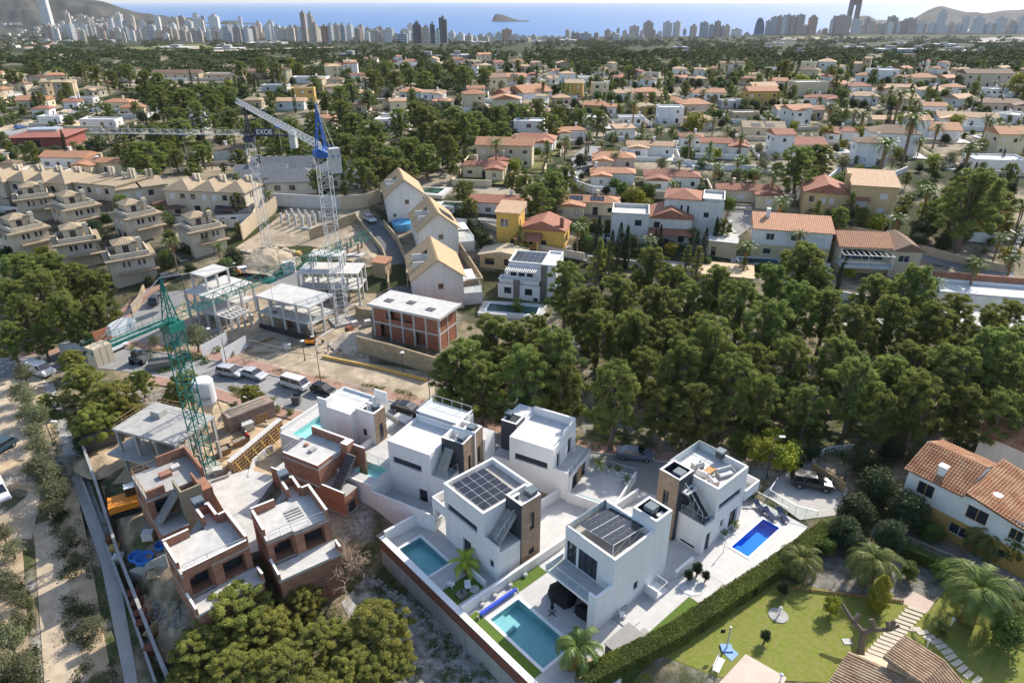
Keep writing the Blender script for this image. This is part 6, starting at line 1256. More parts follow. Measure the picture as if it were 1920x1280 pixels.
v=thing('white_villa','white villa with flat solar roof, brown stair tower and yellow palm garden','villa',(*GO,0),GA)
shell(v,rect(-3.2,3.5,12.6,19.0),-.5,7.4,WHITE,{3: [(.5,5.4,4.3,5.2,'w',1),(3.0,4.3,.05,2.3,'d',2)]},sub=True,depth=.28)
parapet(v,rect(-3.2,3.5,12.6,19.0),7.45,.7,floor=mat('beige_roof_tile'))
shell(v,rect(-3.2,-.203,10.4,12.597),-.5,3.9,WHITE,{3: [(.9,1.5,1.5,2.4,'w')]},top=CONCL,sub=True); m_=MB(); m_.box(-3.2,-3.0,10.4,12.6,3.903,4.6,WHITE); m_.build('stair_wall',v)
shell(v,rect(-.2,2.4,10.3,12.597),-.5,8.2,BROWNP,{0: [(1.1,1.75,4.4,6.6,'w'),(1.0,1.8,1.2,2.0,'w')]},name='stair_tower',sub=True)
m_=MB(); m_.box(-.28,-.203,10.3,12.6,-.5,8.2,DARK); m_.build('anthracite_face',v); parapet(v,rect(-.28,2.4,10.3,12.597),8.25,.9,floor=CONCL); flue(v,1.7,11.0,8.0,.8); ac_unit(v,.2,11.9,7.4)
stairs(v,(-2.9,10.95,3.9),(1,0),1.3,13,.22,.2,CONC); railing(v,[(-2.9,10.5,4.0),(-2.9,11.2,4.0),(-.4,11.2,6.3)],1.0,step=.9)
solar(v,(-2.7,13.2,7.2),(1.7,13.2,7.1),(-2.7,18.3,7.4),4,5)
m_=MB(); m_.box(-3.2,.8,19.003,21.3,2.9,3.2,WHITE,TERRACE); m_.box(-3.2,-3.0,19.003,21.3,3.203,4.3,WHITE); m_.box(-3.0,.8,21.1,21.3,3.203,4.3,WHITE); m_.box(-3.2,-2.9,20.9,21.2,-.5,2.9,WHITE); m_.build('balcony',v)
m_=MB(); m_.box(-4.6,-4.45,10.8,13.5,.03,.95,WHITE); m_.build('garden_step',v)
v=thing('white_villa','white villa with roof terrace lounge and deep blue pool','villa',(*GO,0),GA)
shell(v,rect(17,22.8,-.6,5.7),-.5,7.4,WHITE,{0: [(.7,5.0,4.2,5.1,'w'),(1.6,2.3,1.4,2.4,'w'),(3.4,5.0,.05,2.5,'d',2)]},sub=True,depth=.28)
parapet(v,rect(17,22.8,-.6,5.7),7.45,.9,skip=(1,2)); railing(v,[(22.65,2.2,6.55),(22.65,5.55,6.55),(17.2,5.55,6.55)],1.1,bars=False); m_=MB(); m_.box(22.55,22.8,-.35,2.2,6.55,7.45,WHITE); m_.build('parapet',v)
shell(v,rect(14.5,16.997,2.5,5.0),-.5,8.1,BROWNP,{3: [(.8,1.5,3.6,6.0,'w')]},name='stair_tower',sub=True); m_=MB(); m_.box(14.5,16.997,2.42,2.497,-.5,8.1,DARK); m_.build('anthracite_face',v); parapet(v,rect(14.5,16.997,2.42,5.0),8.15,.9,floor=DARK,inner=DARK); flue(v,15.5,3.2,7.5,.9)
shell(v,rect(15.1,16.997,-.8,2.417),-.5,3.8,WHITE,{0: [(.5,1.4,.05,2.4,'d')],3: [(.6,2.4,.2,.55,'w')]},top=CONCL,sub=True)
stairs(v,(16.4,-.5,3.8),(0,1),1.1,12,.23,.21,DARK); railing(v,[(15.2,2.2,3.82),(15.2,-.7,3.82),(16.9,-.7,3.82)],1.0); railing(v,[(15.25,-.3,4.0),(15.25,2.2,6.6)],1.0,step=.9); m_=MB(); m_.box(15.1,16.9,1.6,2.4,6.3,6.5,WHITE); m_.build('stair_landing',v)
m_=MB(); m_.box(22.803,25.7,-.8,5.0,2.9,3.2,WHITE,TERRACE); m_.box(22.803,25.7,-.8,-.6,3.203,4.2,WHITE); m_.box(25.5,25.7,-.597,5.0,3.203,4.2,WHITE); m_.box(25.4,25.7,4.7,5.0,-.5,2.9,WHITE); m_.build('balcony',v); flue(v,22.3,2.6,7.2,.9,.4)
def armchair(x,y,z,rz,label,w_=1.0,group='roof lounge chairs'):
 p=gw(x,y,z); o=thing('lounge_chair',label,'chair',p,GA+R(rz),group); m_=MB(); m_.box(-w_/2,w_/2,-.4,.4,.18,.42,mat('grey_cushion',(.5,.5,.49),.9,.05)); m_.build('seat',o); m_=MB(); m_.box(-w_/2,w_/2,.28,.42,.43,.85,mat('grey_cushion')); m_.build('backrest',o); m_=MB()
 for a in (-w_/2-.08,w_/2): m_.box(a,a+.08,-.4,.42,0,.6,mat('taupe_frame',(.42,.38,.34),.7))
 m_.build('arm',o)
armchair(19.6,3.6,6.56,160,'pale lounge chair nearest the roof railing'); armchair(18.7,2.4,6.56,100,'pale lounge chair left of the wooden roof table'); armchair(18.5,.9,6.56,60,'pale lounge chair nearest the roof stairs'); armchair(20.6,.8,6.56,-20,'pale two-seat sofa beside the roof parapet',1.9)
o=thing('coffee_table','low wooden table in the roof lounge','table',gw(19.8,2.2,6.56),GA); m_=MB(); m_.box(-.7,.7,-.4,.4,.32,.38,mat('teak',(.42,.23,.07),.6,.15,3)); m_.build('tabletop',o)
for a in (-.6,.6):
 for b in (-.3,.3): m_=MB(); m_.box(a-.04,a+.04,b-.04,b+.04,0,.32,mat('teak')); m_.build('leg',o)
def frame_at(label,O,a,name='white_villa',cat='villa'): return thing(name,label,cat,(*O,0),R(a))
v=frame_at('white villa with twin brown panels and pale corner pool',(-7.8,63.5),61)
shell(v,rect(-2.1,3.6,.3,6.2),-1.5,7.0,WHITE,{3: [(.6,4.6,4.2,5.1,'w',1),(4.0,5.2,-.6,1.8,'d',2),(2.0,3.0,-1.0,-.7,'w')]},sub=True,depth=.28); parapet(v,rect(-2.1,3.6,.3,6.2),7.05,.35,th=.18)
shell(v,rect(3.603,7.0,.3,6.3),-1.5,7.5,WHITE); parapet(v,rect(3.603,7.0,.3,6.3),7.9,.55,skip=(1,)); railing(v,[(6.9,.5,7.35),(6.9,6.1,7.35),(4.0,6.1,7.35)],1.05)
shell(v,rect(.3,2.497,-2.6,.297),-1.5,8.0,BROWNP,{0: [(.9,1.4,3.6,5.8,'w')]},name='stair_tower',sub=True); m_=MB(); m_.box(.22,.297,-2.6,.3,-1.5,8.0,DARK); m_.build('anthracite_face',v); parapet(v,rect(.22,2.497,-2.6,.297),8.05,.9)
m_=MB(); m_.box(2.5,2.66,-2.75,.29,-1.5,8.3,WHITE); m_.build('fin_wall',v); shell(v,rect(2.663,4.4,-2.6,.297),-1.5,8.0,BROWNP,{0: [(.6,1.1,3.6,5.8,'w')]},name='stair_tower',sub=True); parapet(v,rect(2.663,4.4,-2.6,.297),8.05,.9)
shell(v,rect(4.403,6.6,-2.9,.297),-1.5,6.2,WHITE,top=CONCL); stairs(v,(6.4,-2.7,3.4),(0,1),.9,11,.25,.22,CONC); ac_unit(v,1.4,-1.2,7.2); ac_unit(v,3.0,-1.0,7.2); flue(v,.9,-2.0,7.9,.7,.4); flue(v,3.2,-1.9,7.9,.7,.4)
shell(v,rect(-2.1,.217,-1.9,.297),-1.5,4.3,WHITE,top=CONCL); stairs(v,(-1.9,-1.3,4.3),(1,0),1.1,11,.24,.19,CONC); railing(v,[(-2.0,-1.8,4.32),(.1,-1.8,4.32)],1.0); m_=MB(); m_.box(-3.9,-2.103,.4,2.2,-1.5,-.4,WHITE,TERRACE); m_.build('entrance_step',v)
q=cells(-5.4,3.6,6.203,11.3,[(-4.3,-2.2,6.5,9.6)],-4.2,3.0,WHITE,TERRACE).build('pool_terrace',v); m_=MB(); m_.box(-5.4,3.6,11.303,11.5,-4.2,3.9,WHITE); m_.box(-5.6,-5.403,9.8,11.5,-4.2,3.5,WHITE); m_.box(-5.6,-5.403,6.2,9.797,-4.2,3.0,WHITE); m_.build('terrace_wall',v); railing(v,[(-2.0,6.3,3.02),(-2.0,9.7,3.02)],1.0)
def fpool(label,O,a,x0,x1,y0,y1,z,**k): return pool(label,x0,x1,y0,y1,z,O,R(a),WAT1,PALE,.8,**k)
fpool('pale turquoise corner pool high on the twin-panel villa terrace',(-7.8,63.5),61,-4.3,-2.2,6.5,9.6,3.0,coping=False)
q=cells(-5.4,-2.103,-2.2,6.2,[],-4.2,.2,WHITE,TERRACE).build('front_court',v); m_=MB(); m_.box(-5.6,-5.403,-2.4,6.197,-4.2,2.2,WHITE); m_.box(-5.4,-2.1,-2.4,-2.2,-4.2,1.2,WHITE); m_.box(-8.0,-5.603,-1.9,6.0,-4.2,-1.5,CONC); m_.build('court_wall',v); stairs(v,(-4.6,6.1,.2),(0,-1),1.0,8,-.0,.3,CONC) if False else None
v=frame_at('white villa with brown tower and long turquoise pool beside the building site',(-17.9,74.7),61)
shell(v,rect(-4.9,0,-.7,4.5),-1.5,7.0,WHITE,{3: []},sub=True); shell(v,rect(-3.9,-1.9,-3.6,-.703),-1.5,7.4,WHITE,{3: [(.9,1.5,3.8,4.8,'w')]},sub=True)
m_=MB(); m_.box(-3.9,-1.9,-3.68,-3.603,-1.5,7.4,BROWNP); m_.build('brown_panel',v); m_=MB(); m_.box(-3.1,-2.6,-3.72,-3.683,3.2,5.6,GLASS); m_.build('window',v); parapet(v,rect(-4.9,0,-.7,4.5),7.05,.3,th=.18); parapet(v,rect(-3.9,-1.9,-3.6,-.703),7.45,.6); ac_unit(v,-3.5,-1.6,6.85); flue(v,-2.3,-2.6,7.0,.7,.4)
m_=MB(); m_.box(-.2,0,-2.6,-.71,6.5,8.2,WHITE); m_.box(-4.9,-3.6,3.0,3.2,7.05,8.0,WHITE); m_.box(-4.9,-4.7,3.2,4.5,7.05,8.0,WHITE); m_.build('roof_fin',v); railing(v,[(-.1,4.3,6.8),(-.1,-.5,6.8)],1.05)
shell(v,rect(-1.897,3.8,-3.4,-.9),-1.5,2.6,WHITE,top=TERRACE); stairs(v,(1.8,-2.4,2.6),(-1,0),1.2,14,.27,.24,CONC)
q=cells(-7.6,0,4.503,8.7,[(-7.2,-2.2,5.0,7.3)],-3.5,3.0,WHITE,TERRACE).build('pool_terrace',v); m_=MB(); m_.box(-7.6,0,8.703,8.9,-3.5,3.6,WHITE); m_.box(-7.8,-7.603,4.5,8.9,-3.5,3.0,WHITE); m_.build('terrace_wall',v)
fpool('long turquoise pool on the raised terrace next to the formwork',(-17.9,74.7),61,-7.2,-2.2,5.0,7.3,3.0,coping=False)
v=frame_at('cream-lit white villa with courtyard, dark stair block and trough pool',(7.4,65.4),61)
shell(v,rect(-2.9,3.4,1.5,7.2),3.003,6.4,WHITE,{3: [(.7,5.0,3.5,4.4,'w')],0: [(1.0,1.9,3.05,5.2,'d'),(4.0,5.2,3.05,5.4,'d')]},sub=True,depth=.28); parapet(v,rect(-2.9,3.4,1.5,7.2),6.45,.35,th=.18); m_=MB(); m_.box(3.15,3.4,1.6,7.2,6.45,7.2,WHITE); m_.box(0,3.15,1.5,1.7,6.45,7.2,WHITE); m_.build('roof_screen',v)
shell(v,rect(-2.9,3.9,-.4,9.6),-1.2,3.0,WHITE,{0: [(1.4,3.0,.1,2.4,'d',2),(3.6,5.4,.1,2.4,'d',2)]},top=TERRACE,sub=True); m_=MB(); m_.box(-2.9,-2.7,-.4,1.497,3.003,3.9,WHITE); m_.build('parapet',v); railing(v,[(-2.7,-.3,3.02),(3.8,-.3,3.02)],1.0)
m_=MB(); m_.box(-1.2,.9,7.203,9.3,3.003,7.0,DARK); m_.build('stair_block',v); parapet(v,rect(-1.2,.9,7.203,9.3),7.1,.3); ac_unit(v,1.0,7.4,6.4); flue(v,.2,8.9,7.0,.6,.4); m_=MB(); m_.box(.903,3.4,7.203,9.3,3.003,6.9,WHITE); m_.build('back_block',v)
m_=MB(); m_.box(0,.9,-.52,-.403,-.5,2.6,WOOD); m_.build('timber_door',v)
q=cells(-2.9,4.4,-6.0,-.403,[(-2.2,-1.8,-5.6,-1.4)],-1.6,.6,WHITE,TERRACE).build('courtyard',v); m_=MB(); m_.box(-3.1,-2.903,-6.0,-.4,-1.6,1.4,WHITE); m_.box(-2.9,4.4,-6.2,-6.003,-1.6,1.4,WHITE); m_.box(4.4,4.55,-6,-.4,-1.6,.7,WHITE); m_.build('court_wall',v); railing(v,[(4.47,-6,.7),(4.47,-.4,.7)],1.0)
fpool('narrow trough pool along the courtyard wall',(7.4,65.4),61,-2.2,-1.8,-5.6,-1.4,.6,coping=False)
def frame_pt(O,a,s,t,z): return Matrix.Translation((*O,0)) @ Matrix.Rotation(R(a),4,'Z') @ Vector((s,t,z))
def potted(key,p,label,sc=1.0,nm='potted_palm',cat='potted plant'):
 o=thing(nm,label,cat,p); m_=MB(); m_.lathe([(.2,0),(.28,.4),(.24,.4)],WFRAME,10); m_.build('pot',o); pr=PR[key]; q=put(pr[0],'fronds' if 'palm' in key else 'crown',o,loc=(0,0,.3)); q.scale=(sc,)*3; return o
for i,(s_,t_,k,sc,lab) in enumerate(((3.6,-1.6,'potpalm',1.3,'tall potted yellow palm in the courtyard corner'),(3.9,-2.9,'tuft',.7,'small reddish potted plant by the court railing'),(3.9,-4.0,'shrub0',.6,'round potted bush by the court railing'),(2.6,-5.6,'tuft',1.1,'broad-leaved potted plant at the court end wall'))): potted(k,frame_pt((7.4,65.4),61,s_,t_,.62),lab,sc)
def bands(parent,poly,zs):
 m_=MB(); q=offset_poly(poly,-.025)
 for z in zs:
  for i in range(len(poly)):
   a,b=q[i],q[(i+1) % len(q)]; m_.face([(*a,z),(*b,z),(*b,z+.28),(*a,z+.28)],CONC); m_.face([(*a,z+.28),(*b,z+.28),(*poly[(i+1) % len(q)],z+.28),(*poly[i],z+.28)],CONC)
 m_.build('ring_beam',parent)
def brick_house(label,O,a,zb,boxes,stairs_=None,terr_=None,op=()):
 o=thing('brick_house',label,'building',(*O,0),R(a),'unfinished brick houses'); return o
def lowwall(o,x0,x1,y0,y1,z0,z1,cap=True,m=BRICK,name='parapet'):
 m_=MB(); m_.box(x0,x1,y0,y1,z0,z1,m,None if not cap else COPING); m_.build(name,o)
o=brick_house('tallest red brick shell with black stairs beside the white villas',(-20.3,60.7),61,0,())
P=rect(.2,5.2,1.6,7.0); shell(o,P,-3,5.4,BRICK,{3: [(3.9,4.5,2.2,2.9,'w')]},top=CONCL); bands(o,P,(-.2,2.6,5.0)); lowwall(o,4.95,5.2,1.6,7.0,5.4,6.5); lowwall(o,.2,.45,1.6,7.0,5.4,5.75); lowwall(o,.45,2.6,1.6,1.85,5.4,5.75); lowwall(o,4.0,5.2,.6,1.6,2,6.5); lowwall(o,5.0,5.2,-1.0,.6,2,6.0)
shell(o,rect(.2,2.4,-1.8,1.597),-3,2.6,BRICK,{0: [(.5,1.6,-.8,1.4,'o')]},top=CONC); bands(o,rect(.2,2.4,-1.8,1.597),(-.2,)); stairs(o,(.9,-.6,2.6),(1,.0),1.2,13,.22,.24,CONCD); lowwall(o,.2,.4,-1.8,1.5,2.6,3.2)
m_=MB(); m_.box(-.2,.197,7.0,9.0,-3,2.8,BRICK); m_.box(.2,3.5,7.003,9.0,-3,2.6,BRICK,CONCL); m_.build('side_wing',o); lowwall(o,-.2,0,7,9,2.8,3.1); railing(o,[(.4,6.8,5.45),(2.6,6.8,5.45)],.9,bars=True)
m_=MB(); m_.box(2.0,2.8,4.2,4.8,5.41,5.7,CONC); m_.box(2.6,3.0,5.6,6.1,5.41,5.6,BRICK); m_.build('roof_opening',o)
def open_shell(label,O,a,wz,extra=None,red=True):
 o=brick_house(label,O,a,0,()); P=[(0,-.3),(2.6,-.3),(2.6,-.6),(6.2,-.6),(6.2,4.4),(5.3,4.4),(5.3,6.8),(3.9,6.8),(3.9,4.4),(0,4.4)]
 shell(o,P,-3.5,5.4,BRICK,{0: [(.55,2.4,2.6,4.7,'o')],2: [(.9,3.0,2.6,4.7,'o')],9: [(1.0,1.6,3.4,4.4,'w'),(3.0,3.6,3.4,4.4,'w')]},top=CONCL,depth=1.2); bands(o,P,(2.2,5.0))
 for r in ((0,.25,.6,4.4),(0,2.4,4.15,4.4)): lowwall(o,r[0],r[1],r[2],r[3],5.4,6.2 if r[1]<1 else 6.35)
 for r in ((5.95,6.2,-.6,4.4),(5.3,5.95,4.15,4.4),(5.05,5.3,4.4,6.8),(3.9,5.05,6.55,6.8),(3.9,4.15,4.8,6.55)): lowwall(o,*r,5.4,6.5)
 m_=MB(); m_.box(-.1,6.3,-2.8,-.61,2.1,2.4,CONC,CONCL); m_.box(0,6.2,-2.7,-.6,-3.5,2.1,BRICK); m_.build('terrace_slab',o); lowwall(o,-.1,.12,-2.8,-.31,2.4,3.2); lowwall(o,6.08,6.3,-2.8,-1.6,2.4,3.3)
 railing(o,[(.3,-.2,5.42),(2.5,-.2,5.42),(5.9,-.5,5.42)],.9,bars=True); flue(o,4.4,7.0,6.4,.8,.45); m_=MB()
 for k in range(4): m_.box(2.8,4.3,1.2+k*.45,1.45+k*.45,5.41,5.55,CONC if k else CONCL)
 m_.build('stacked_beam',o) if red else None
 stairs(o,(1.0,5.0,2.6),(1,0),1.1,12,.23,.24,CONC); return o
o=open_shell('red brick shell with white roof slab behind the bare tree',(-23.8,50.4),36,0); o=open_shell('red brick shell with white copings behind the yellow-green pine',(-30.2,46.1),42,0,red=False); lowwall(o,.1,6.0,-.85,-.62,5.4,6.2)
o=brick_house('red brick shell with scaffold rails next to the green crane',(-38.9,57.2),42,0,())
P=rect(0,6.0,-1.2,4.2); shell(o,P,-3,5.4,BRICK,{0: [(.6,2.2,2.8,4.8,'o')],3: [(1,2,3.2,4.4,'w')]},top=CONC,depth=.8); bands(o,P,(2.3,5.0)); lowwall(o,2.7,6.0,3.95,4.2,5.4,6.6,False); lowwall(o,5.75,6.0,-1.2,3.95,5.4,6.6,False); lowwall(o,.1,1.9,-1.2,-.95,5.4,6.3,False); lowwall(o,4.6,4.8,-3.6,-1.2,5.4,6.5,False)
m_=MB(); m_.box(2.7,4.8,-3.9,-3.7,-2,6.5,mat('mortar_render',(.27,.225,.16),.9,.1)); m_.box(2.7,2.9,-3.7,-1.2,-2,6.5,mat('mortar_render')); m_.box(4.803,5.9,-3.6,-1.2,-2,5.4,BRICK); m_.build('stair_box',o); stairs(o,(.2,-2.6,2.6),(1,0),1.3,13,.22,.19,CONC); m_=MB(); m_.box(0,2.69,-4.2,-1.203,-3,2.5,BRICK,CONC); m_.build('lower_block',o)
railing(o,[(.1,-.8,5.42),(.1,4.1,5.42),(2.6,4.1,5.42)],.95,bars=True,post=WOOD); m_=MB(); m_.box(2.2,3.4,1.2,2.1,5.42,5.85,BRICK); m_.box(3.6,4.5,1.9,2.7,5.42,5.8,CONCL); m_.build('brick_stack',o)
O=(-47.5,68.3); o=thing('concrete_frame','raw grey concrete frame with weathered flat slab left of the green crane','building',(*O,0),R(-20.3)); W1,D1=9.4,6.3
m_=MB(); m_.box(-.2,W1,-.2,D1,6.0,6.3,CONC); m_.box(-1.2,W1*.8,-1.0,D1,2.7,3.0,CONC); m_.box(-.8,W1*.8,-.6,D1,-3,-.4,CONCD); m_.build('slab',o)
for x in (.1,3.0,6.0,9.1):
 for y in (.1,3.0,6.0):
  for z0,z1 in ((-.4,2.7),(3.0,6.0)): c=MB(); c.box(x-.16,x+.16,y-.16,y+.16,z0,z1,CONC); c.build('column',o)
m_=MB(); m_.box(2.2,3.6,3.4,4.6,6.3,7.1,CONC); m_.build('roof_hut',o)
rr=random.Random(4)
for k in range(46): m_=MB(); x,y=rr.uniform(.3,9),rr.uniform(.3,5.9); m_.bar((x,y,3.0),(x,y,6.0),.035,WOOD); m_.build('prop',o,uv=False)
railing(o,[(.1,.1,6.3),(.1,D1-.2,6.3),(W1-.2,D1-.2,6.3)],.95,bars=True,post=WOOD)
m_=MB(); m_.box(3,6,4,4.2,3,6,BRICK); m_.box(5.5,5.7,1,4,-.4,2.7,BRICK); m_.build('inner_wall',o)
patch('paved_court',[(395,905),(460,895),(515,900),(480,960),(505,1030),(455,1075),(430,1000)],CONCL,.9) if False else None
m_=MB(); m_.prism([(p.x,p.y) for p in (W(392,915),W(470,1050),W(500,1040),W(478,965),W(520,905),W(468,890))],-2.5,.9,CONC,CONCL); q=struct('paved_court',m_)
# === vehicles
TYRE=mat('tyre_rubber',(.015,.015,.016),.9,.1); RIM=mat('alloy_rim',(.35,.35,.36),.4,.1,metal=.6); LAMP=mat('headlight_glass',(.6,.62,.65),.15,.02,spec=.8); CARG=mat('car_glass',(.015,.018,.024),.06,.05,spec=.9)
def carpaint(c):
 n='car_paint_%02x%02x%02x' % tuple(int(v*255) for v in c); return mat(n,c,.28,.03,.6,spec=.6)
CARS={'hatch': (4.1,1.74,[(-2.05,.35),(-2.05,.85),(-1.9,.95),(1.0,.92),(1.85,.78),(2.05,.6),(2.05,.35)],[(-1.95,.93),(-1.55,1.42),(.1,1.46),(1.05,.93)]),'sedan': (4.7,1.82,[(-2.35,.35),(-2.35,.85),(-2.2,.98),(-1.5,1.0),(1.2,.94),(2.15,.78),(2.35,.6),(2.35,.35)],[(-1.75,.98),(-1.0,1.38),(.3,1.42),(1.3,.95)]),'suv': (4.8,1.92,[(-2.4,.5),(-2.4,1.05),(1.2,1.08),(2.2,1.0),(2.4,.8),(2.4,.5)],[(-2.35,1.05),(-2.15,1.72),(.4,1.75),(1.25,1.08)]),'mpv': (4.5,1.82,[(-2.25,.4),(-2.25,.95),(1.2,.98),(2.1,.85),(2.25,.65),(2.25,.4)],[(-2.2,.95),(-2.0,1.6),(.3,1.64),(1.4,.98)]),'van': (5.0,1.95,[(-2.5,.4),(-2.5,1.15),(1.9,1.12),(2.35,.95),(2.5,.7),(2.5,.4)],[(-2.5,1.15),(-2.46,1.98),(1.1,2.0),(1.95,1.12)]),'camper': (4.57,1.84,[(-2.28,.42),(-2.28,1.1),(2.1,1.08),(2.25,.9),(2.28,.42)],[(-2.26,1.1),(-2.15,1.9),(1.45,1.95),(2.12,1.08)])}
def car(label,kind,pxy,to,col,name='parked_car',cat='car',group=None,rev=False,panel=False,z=None):
 p=W(*pxy); q=W(*to); a=math.atan2(q.y-p.y,q.x-p.x)+(math.pi if rev else 0); o=thing(name,label,cat,p+Vector((0,0,.06 if z is None else z)),a,group); L_,w_,bp,cp=CARS[kind]; m=carpaint(col); hw=w_/2
 b=MB()
 def loft(pr,w0,w1,m_):
  z0,z1=min(v for _,v in pr),max(v for _,v in pr); f=lambda z_: w0+(w1-w0)*((z_-z0)/(z1-z0)); n=len(pr)
  l=[b.av((x,-f(z_),z_)) for x,z_ in pr]; r=[b.av((x,f(z_),z_)) for x,z_ in pr]; k=b.mi(m_)
  for i in range(n): j=(i+1) % n; b.f.append([l[i],l[j],r[j],r[i]]); b.m.append(k)
  b.f.append(l[::-1]); b.m.append(k); b.f.append(r); b.m.append(k)
 loft(bp,hw,hw*.95,m); loft(cp,hw*.93,hw*.76,m); bo=b.build('body',o,uv=False)
 bm=bo.modifiers.new('bevel','BEVEL'); bm.width=.07; bm.segments=2; bm.limit_method='ANGLE'
 g=MB(); (x0,z0),(x1,z1),(x2,z2),(x3,z3)=cp; zr=z1-z0; f=lambda t: hw*(.93-.17*t)+.012
 P=lambda xa,xb,t,s_: (xa+(xb-xa)*t,s_*f(t),z0+zr*t)
 for s_ in (-1,1):
  if not panel: g.face([P(x0+.12,x1+.1,.15,s_),P((x0+x3)/2-.05,(x1+x2)/2-.05,.15,s_),P((x0+x3)/2-.05,(x1+x2)/2-.05,.88,s_),P(x0+.12,x1+.1,.88,s_)],CARG)
  xa=(x0+x3)/2+.05 if not panel else x3-1.3; xb=(x1+x2)/2+.05 if not panel else x2-.6
  g.face([P(xa,xb,.15,s_),P(x3-.12,x2-.08,.15,s_),P(x3-.12,x2-.08,.88,s_),P(xa,xb,.88,s_)],CARG)
 k=.88
 def ws(xa,za,xb,zb,d):
  y0,y1=hw*.86,hw*.72; A=Vector((xa,0,za)); B=Vector((xb,0,zb)); n=Vector((zb-za,0,xa-xb)).normalized()*d*.012; a0=A.lerp(B,.1)+n; b0=A.lerp(B,.92)+n; g.face([(a0.x,-y0,a0.z),(a0.x,y0,a0.z),(b0.x,y1,b0.z),(b0.x,-y1,b0.z)],CARG)
 ws(x3,z3,x2,z2,-1 if z2<z3 else 1); ws(x0,z0,x1,z1,-1); go=g.build('window',o,uv=False)
 for x in (-L_*.30,L_*.31):
  for s_ in (-1,1):
   r_=.33 if kind != 'suv' else .38; wmb=MB(); wmb.bar((x,s_*(hw-.2),r_),(x,s_*(hw+.015),r_),r_,TYRE,14); wo_=wmb.build('wheel',o,uv=False); rm=MB(); rm.bar((x,s_*(hw+.012),r_),(x,s_*(hw+.022),r_),r_*.62,RIM,10); rm.build('rim',wo_,uv=False)
 for s_ in (-1,1): h_=MB(); zz=bp[-2][1]; h_.box(L_/2-.12,L_/2+.012,s_*hw*.72-.2,s_*hw*.72+.18,zz-.02,zz+.12,LAMP); h_.build('headlight',o,uv=False)
 return o
WHT,SIL,BLK,GRY,DGR=(.72,.72,.72),(.42,.43,.45),(.012,.012,.014),(.2,.21,.22),(.06,.065,.075)
GR1='cars parked along the main road'
car('white delivery van on the road under the crane counterweight','van',(150,660),(200,655),WHT,'delivery_van','van',panel=True); car('white pickup with dark windows under the crane sign','mpv',(214,658),(235,648),WHT,'pickup','pickup'); car('small dark car coming down the road bend','hatch',(293,566),(300,552),DGR,'car')
car('white van parked at the head of the olive row','van',(76,701),(95,706),WHT,'delivery_van','van',panel=True); car('silver estate car nearest the white hoarding','mpv',(434,704),(460,709),SIL,group=GR1); car('silver car half hidden behind the small round pine','sedan',(476,707),(500,714),SIL,group=GR1); car('old white camper van towing a small trailer','camper',(555,727),(575,733),(.62,.61,.58),'camper_van','van',group=GR1); car('black hatchback in front of the tall lamp post','hatch',(608,737),(630,744),BLK,group=GR1)
car('black saloon behind the white twin-panel villa','sedan',(764,772),(784,778),BLK,group=GR1); car('blue-grey saloon under the pines behind the courtyard','sedan',(1190,858),(1215,861),(.10,.13,.18)); car('large black off-road car on the concrete forecourt','suv',(1520,912),(1545,916),(.02,.02,.022),'off_road_car'); car('white van cut off by the left edge of the view','van',(-2,928),(10,955),WHT,'delivery_van','van',panel=True); car('dark teal car at the left edge of the parking ground','hatch',(2,846),(-14,856),(.03,.06,.08))
car('silver car parked at the top of the dark driveway','hatch',(694,415),(704,424),SIL); car('yellow car beside the white and cream house','hatch',(1538,437),(1552,441),(.55,.48,.03)); car('dark car under the awning by the terraces','hatch',(318,524),(332,519),DGR); car('white car among rubble on the upper site','hatch',(462,512),(476,508),WHT)
for i,(a,b,c,t) in enumerate((((40,243),(60,239),(.05,.12,.3),'blue car on the far motorway bend'),((5,263),(20,256),DGR,'dark car entering the motorway bend'),((178,208),(195,203),WHT,'white car far along the motorway'),((176,276),(186,276),(.05,.1,.25),'blue car beside the dark red hall'),((20,296),(34,294),SIL,'silver car in front of the dark red hall'),((1786,181),(1790,176),(.25,.02,.02),'red car on the upper street'),((1106,300),(1110,296),GRY,'grey car at the mouth of the pale street'),((1570,382),(1580,380),SIL,'silver car behind the tan house'),((1250,462),(1262,461),BLK,'black car under the red porch roof'),((1570,470),(1580,472),DGR,'covered dark jeep on the concrete deck'))): car(t,'hatch',a,b,c,'car',z=.35 if i<3 else .1)
p=W(534,719); q=W(555,727); o=thing('trailer','small flat trailer hitched to the camper van','trailer',p,math.atan2(q.y-p.y,q.x-p.x)); m_=MB(); m_.box(-1,.8,-.6,.6,.5,.6,STEEL); m_.bar((.8,0,.55),(1.7,0,.5),.04,STEEL); m_.build('bed',o)
for s_ in (-1,1): m_=MB(); m_.bar((0,s_*.62,.3),(0,s_*.75,.3),.28,TYRE,12); m_.build('wheel',o)
def skip_box(label,pxy,rz,w_,d,h,m,name='skip',full=None):
 o=thing(name,label,'skip',W(*pxy),R(rz)); mb=MB(); k=.2
 for (a,b) in (((-w_/2,-d/2),(w_/2,-d/2)),((w_/2,-d/2),(w_/2,d/2)),((w_/2,d/2),(-w_/2,d/2)),((-w_/2,d/2),(-w_/2,-d/2))): mb.face([(a[0]*(1-k),a[1]*(1-k),0),(b[0]*(1-k),b[1]*(1-k),0),(*b,h),(*a,h)],m)
 mb.face([(x*(1-k),y*(1-k),.05) for x,y in rect(-w_/2,w_/2,-d/2,d/2)],m); mb.build('shell',o)
 f=MB(); f.face([(x*.93,y*.93,h*.75) for x,y in rect(-w_/2,w_/2,-d/2,d/2)],full or CONCD); f.build('load',o); return o
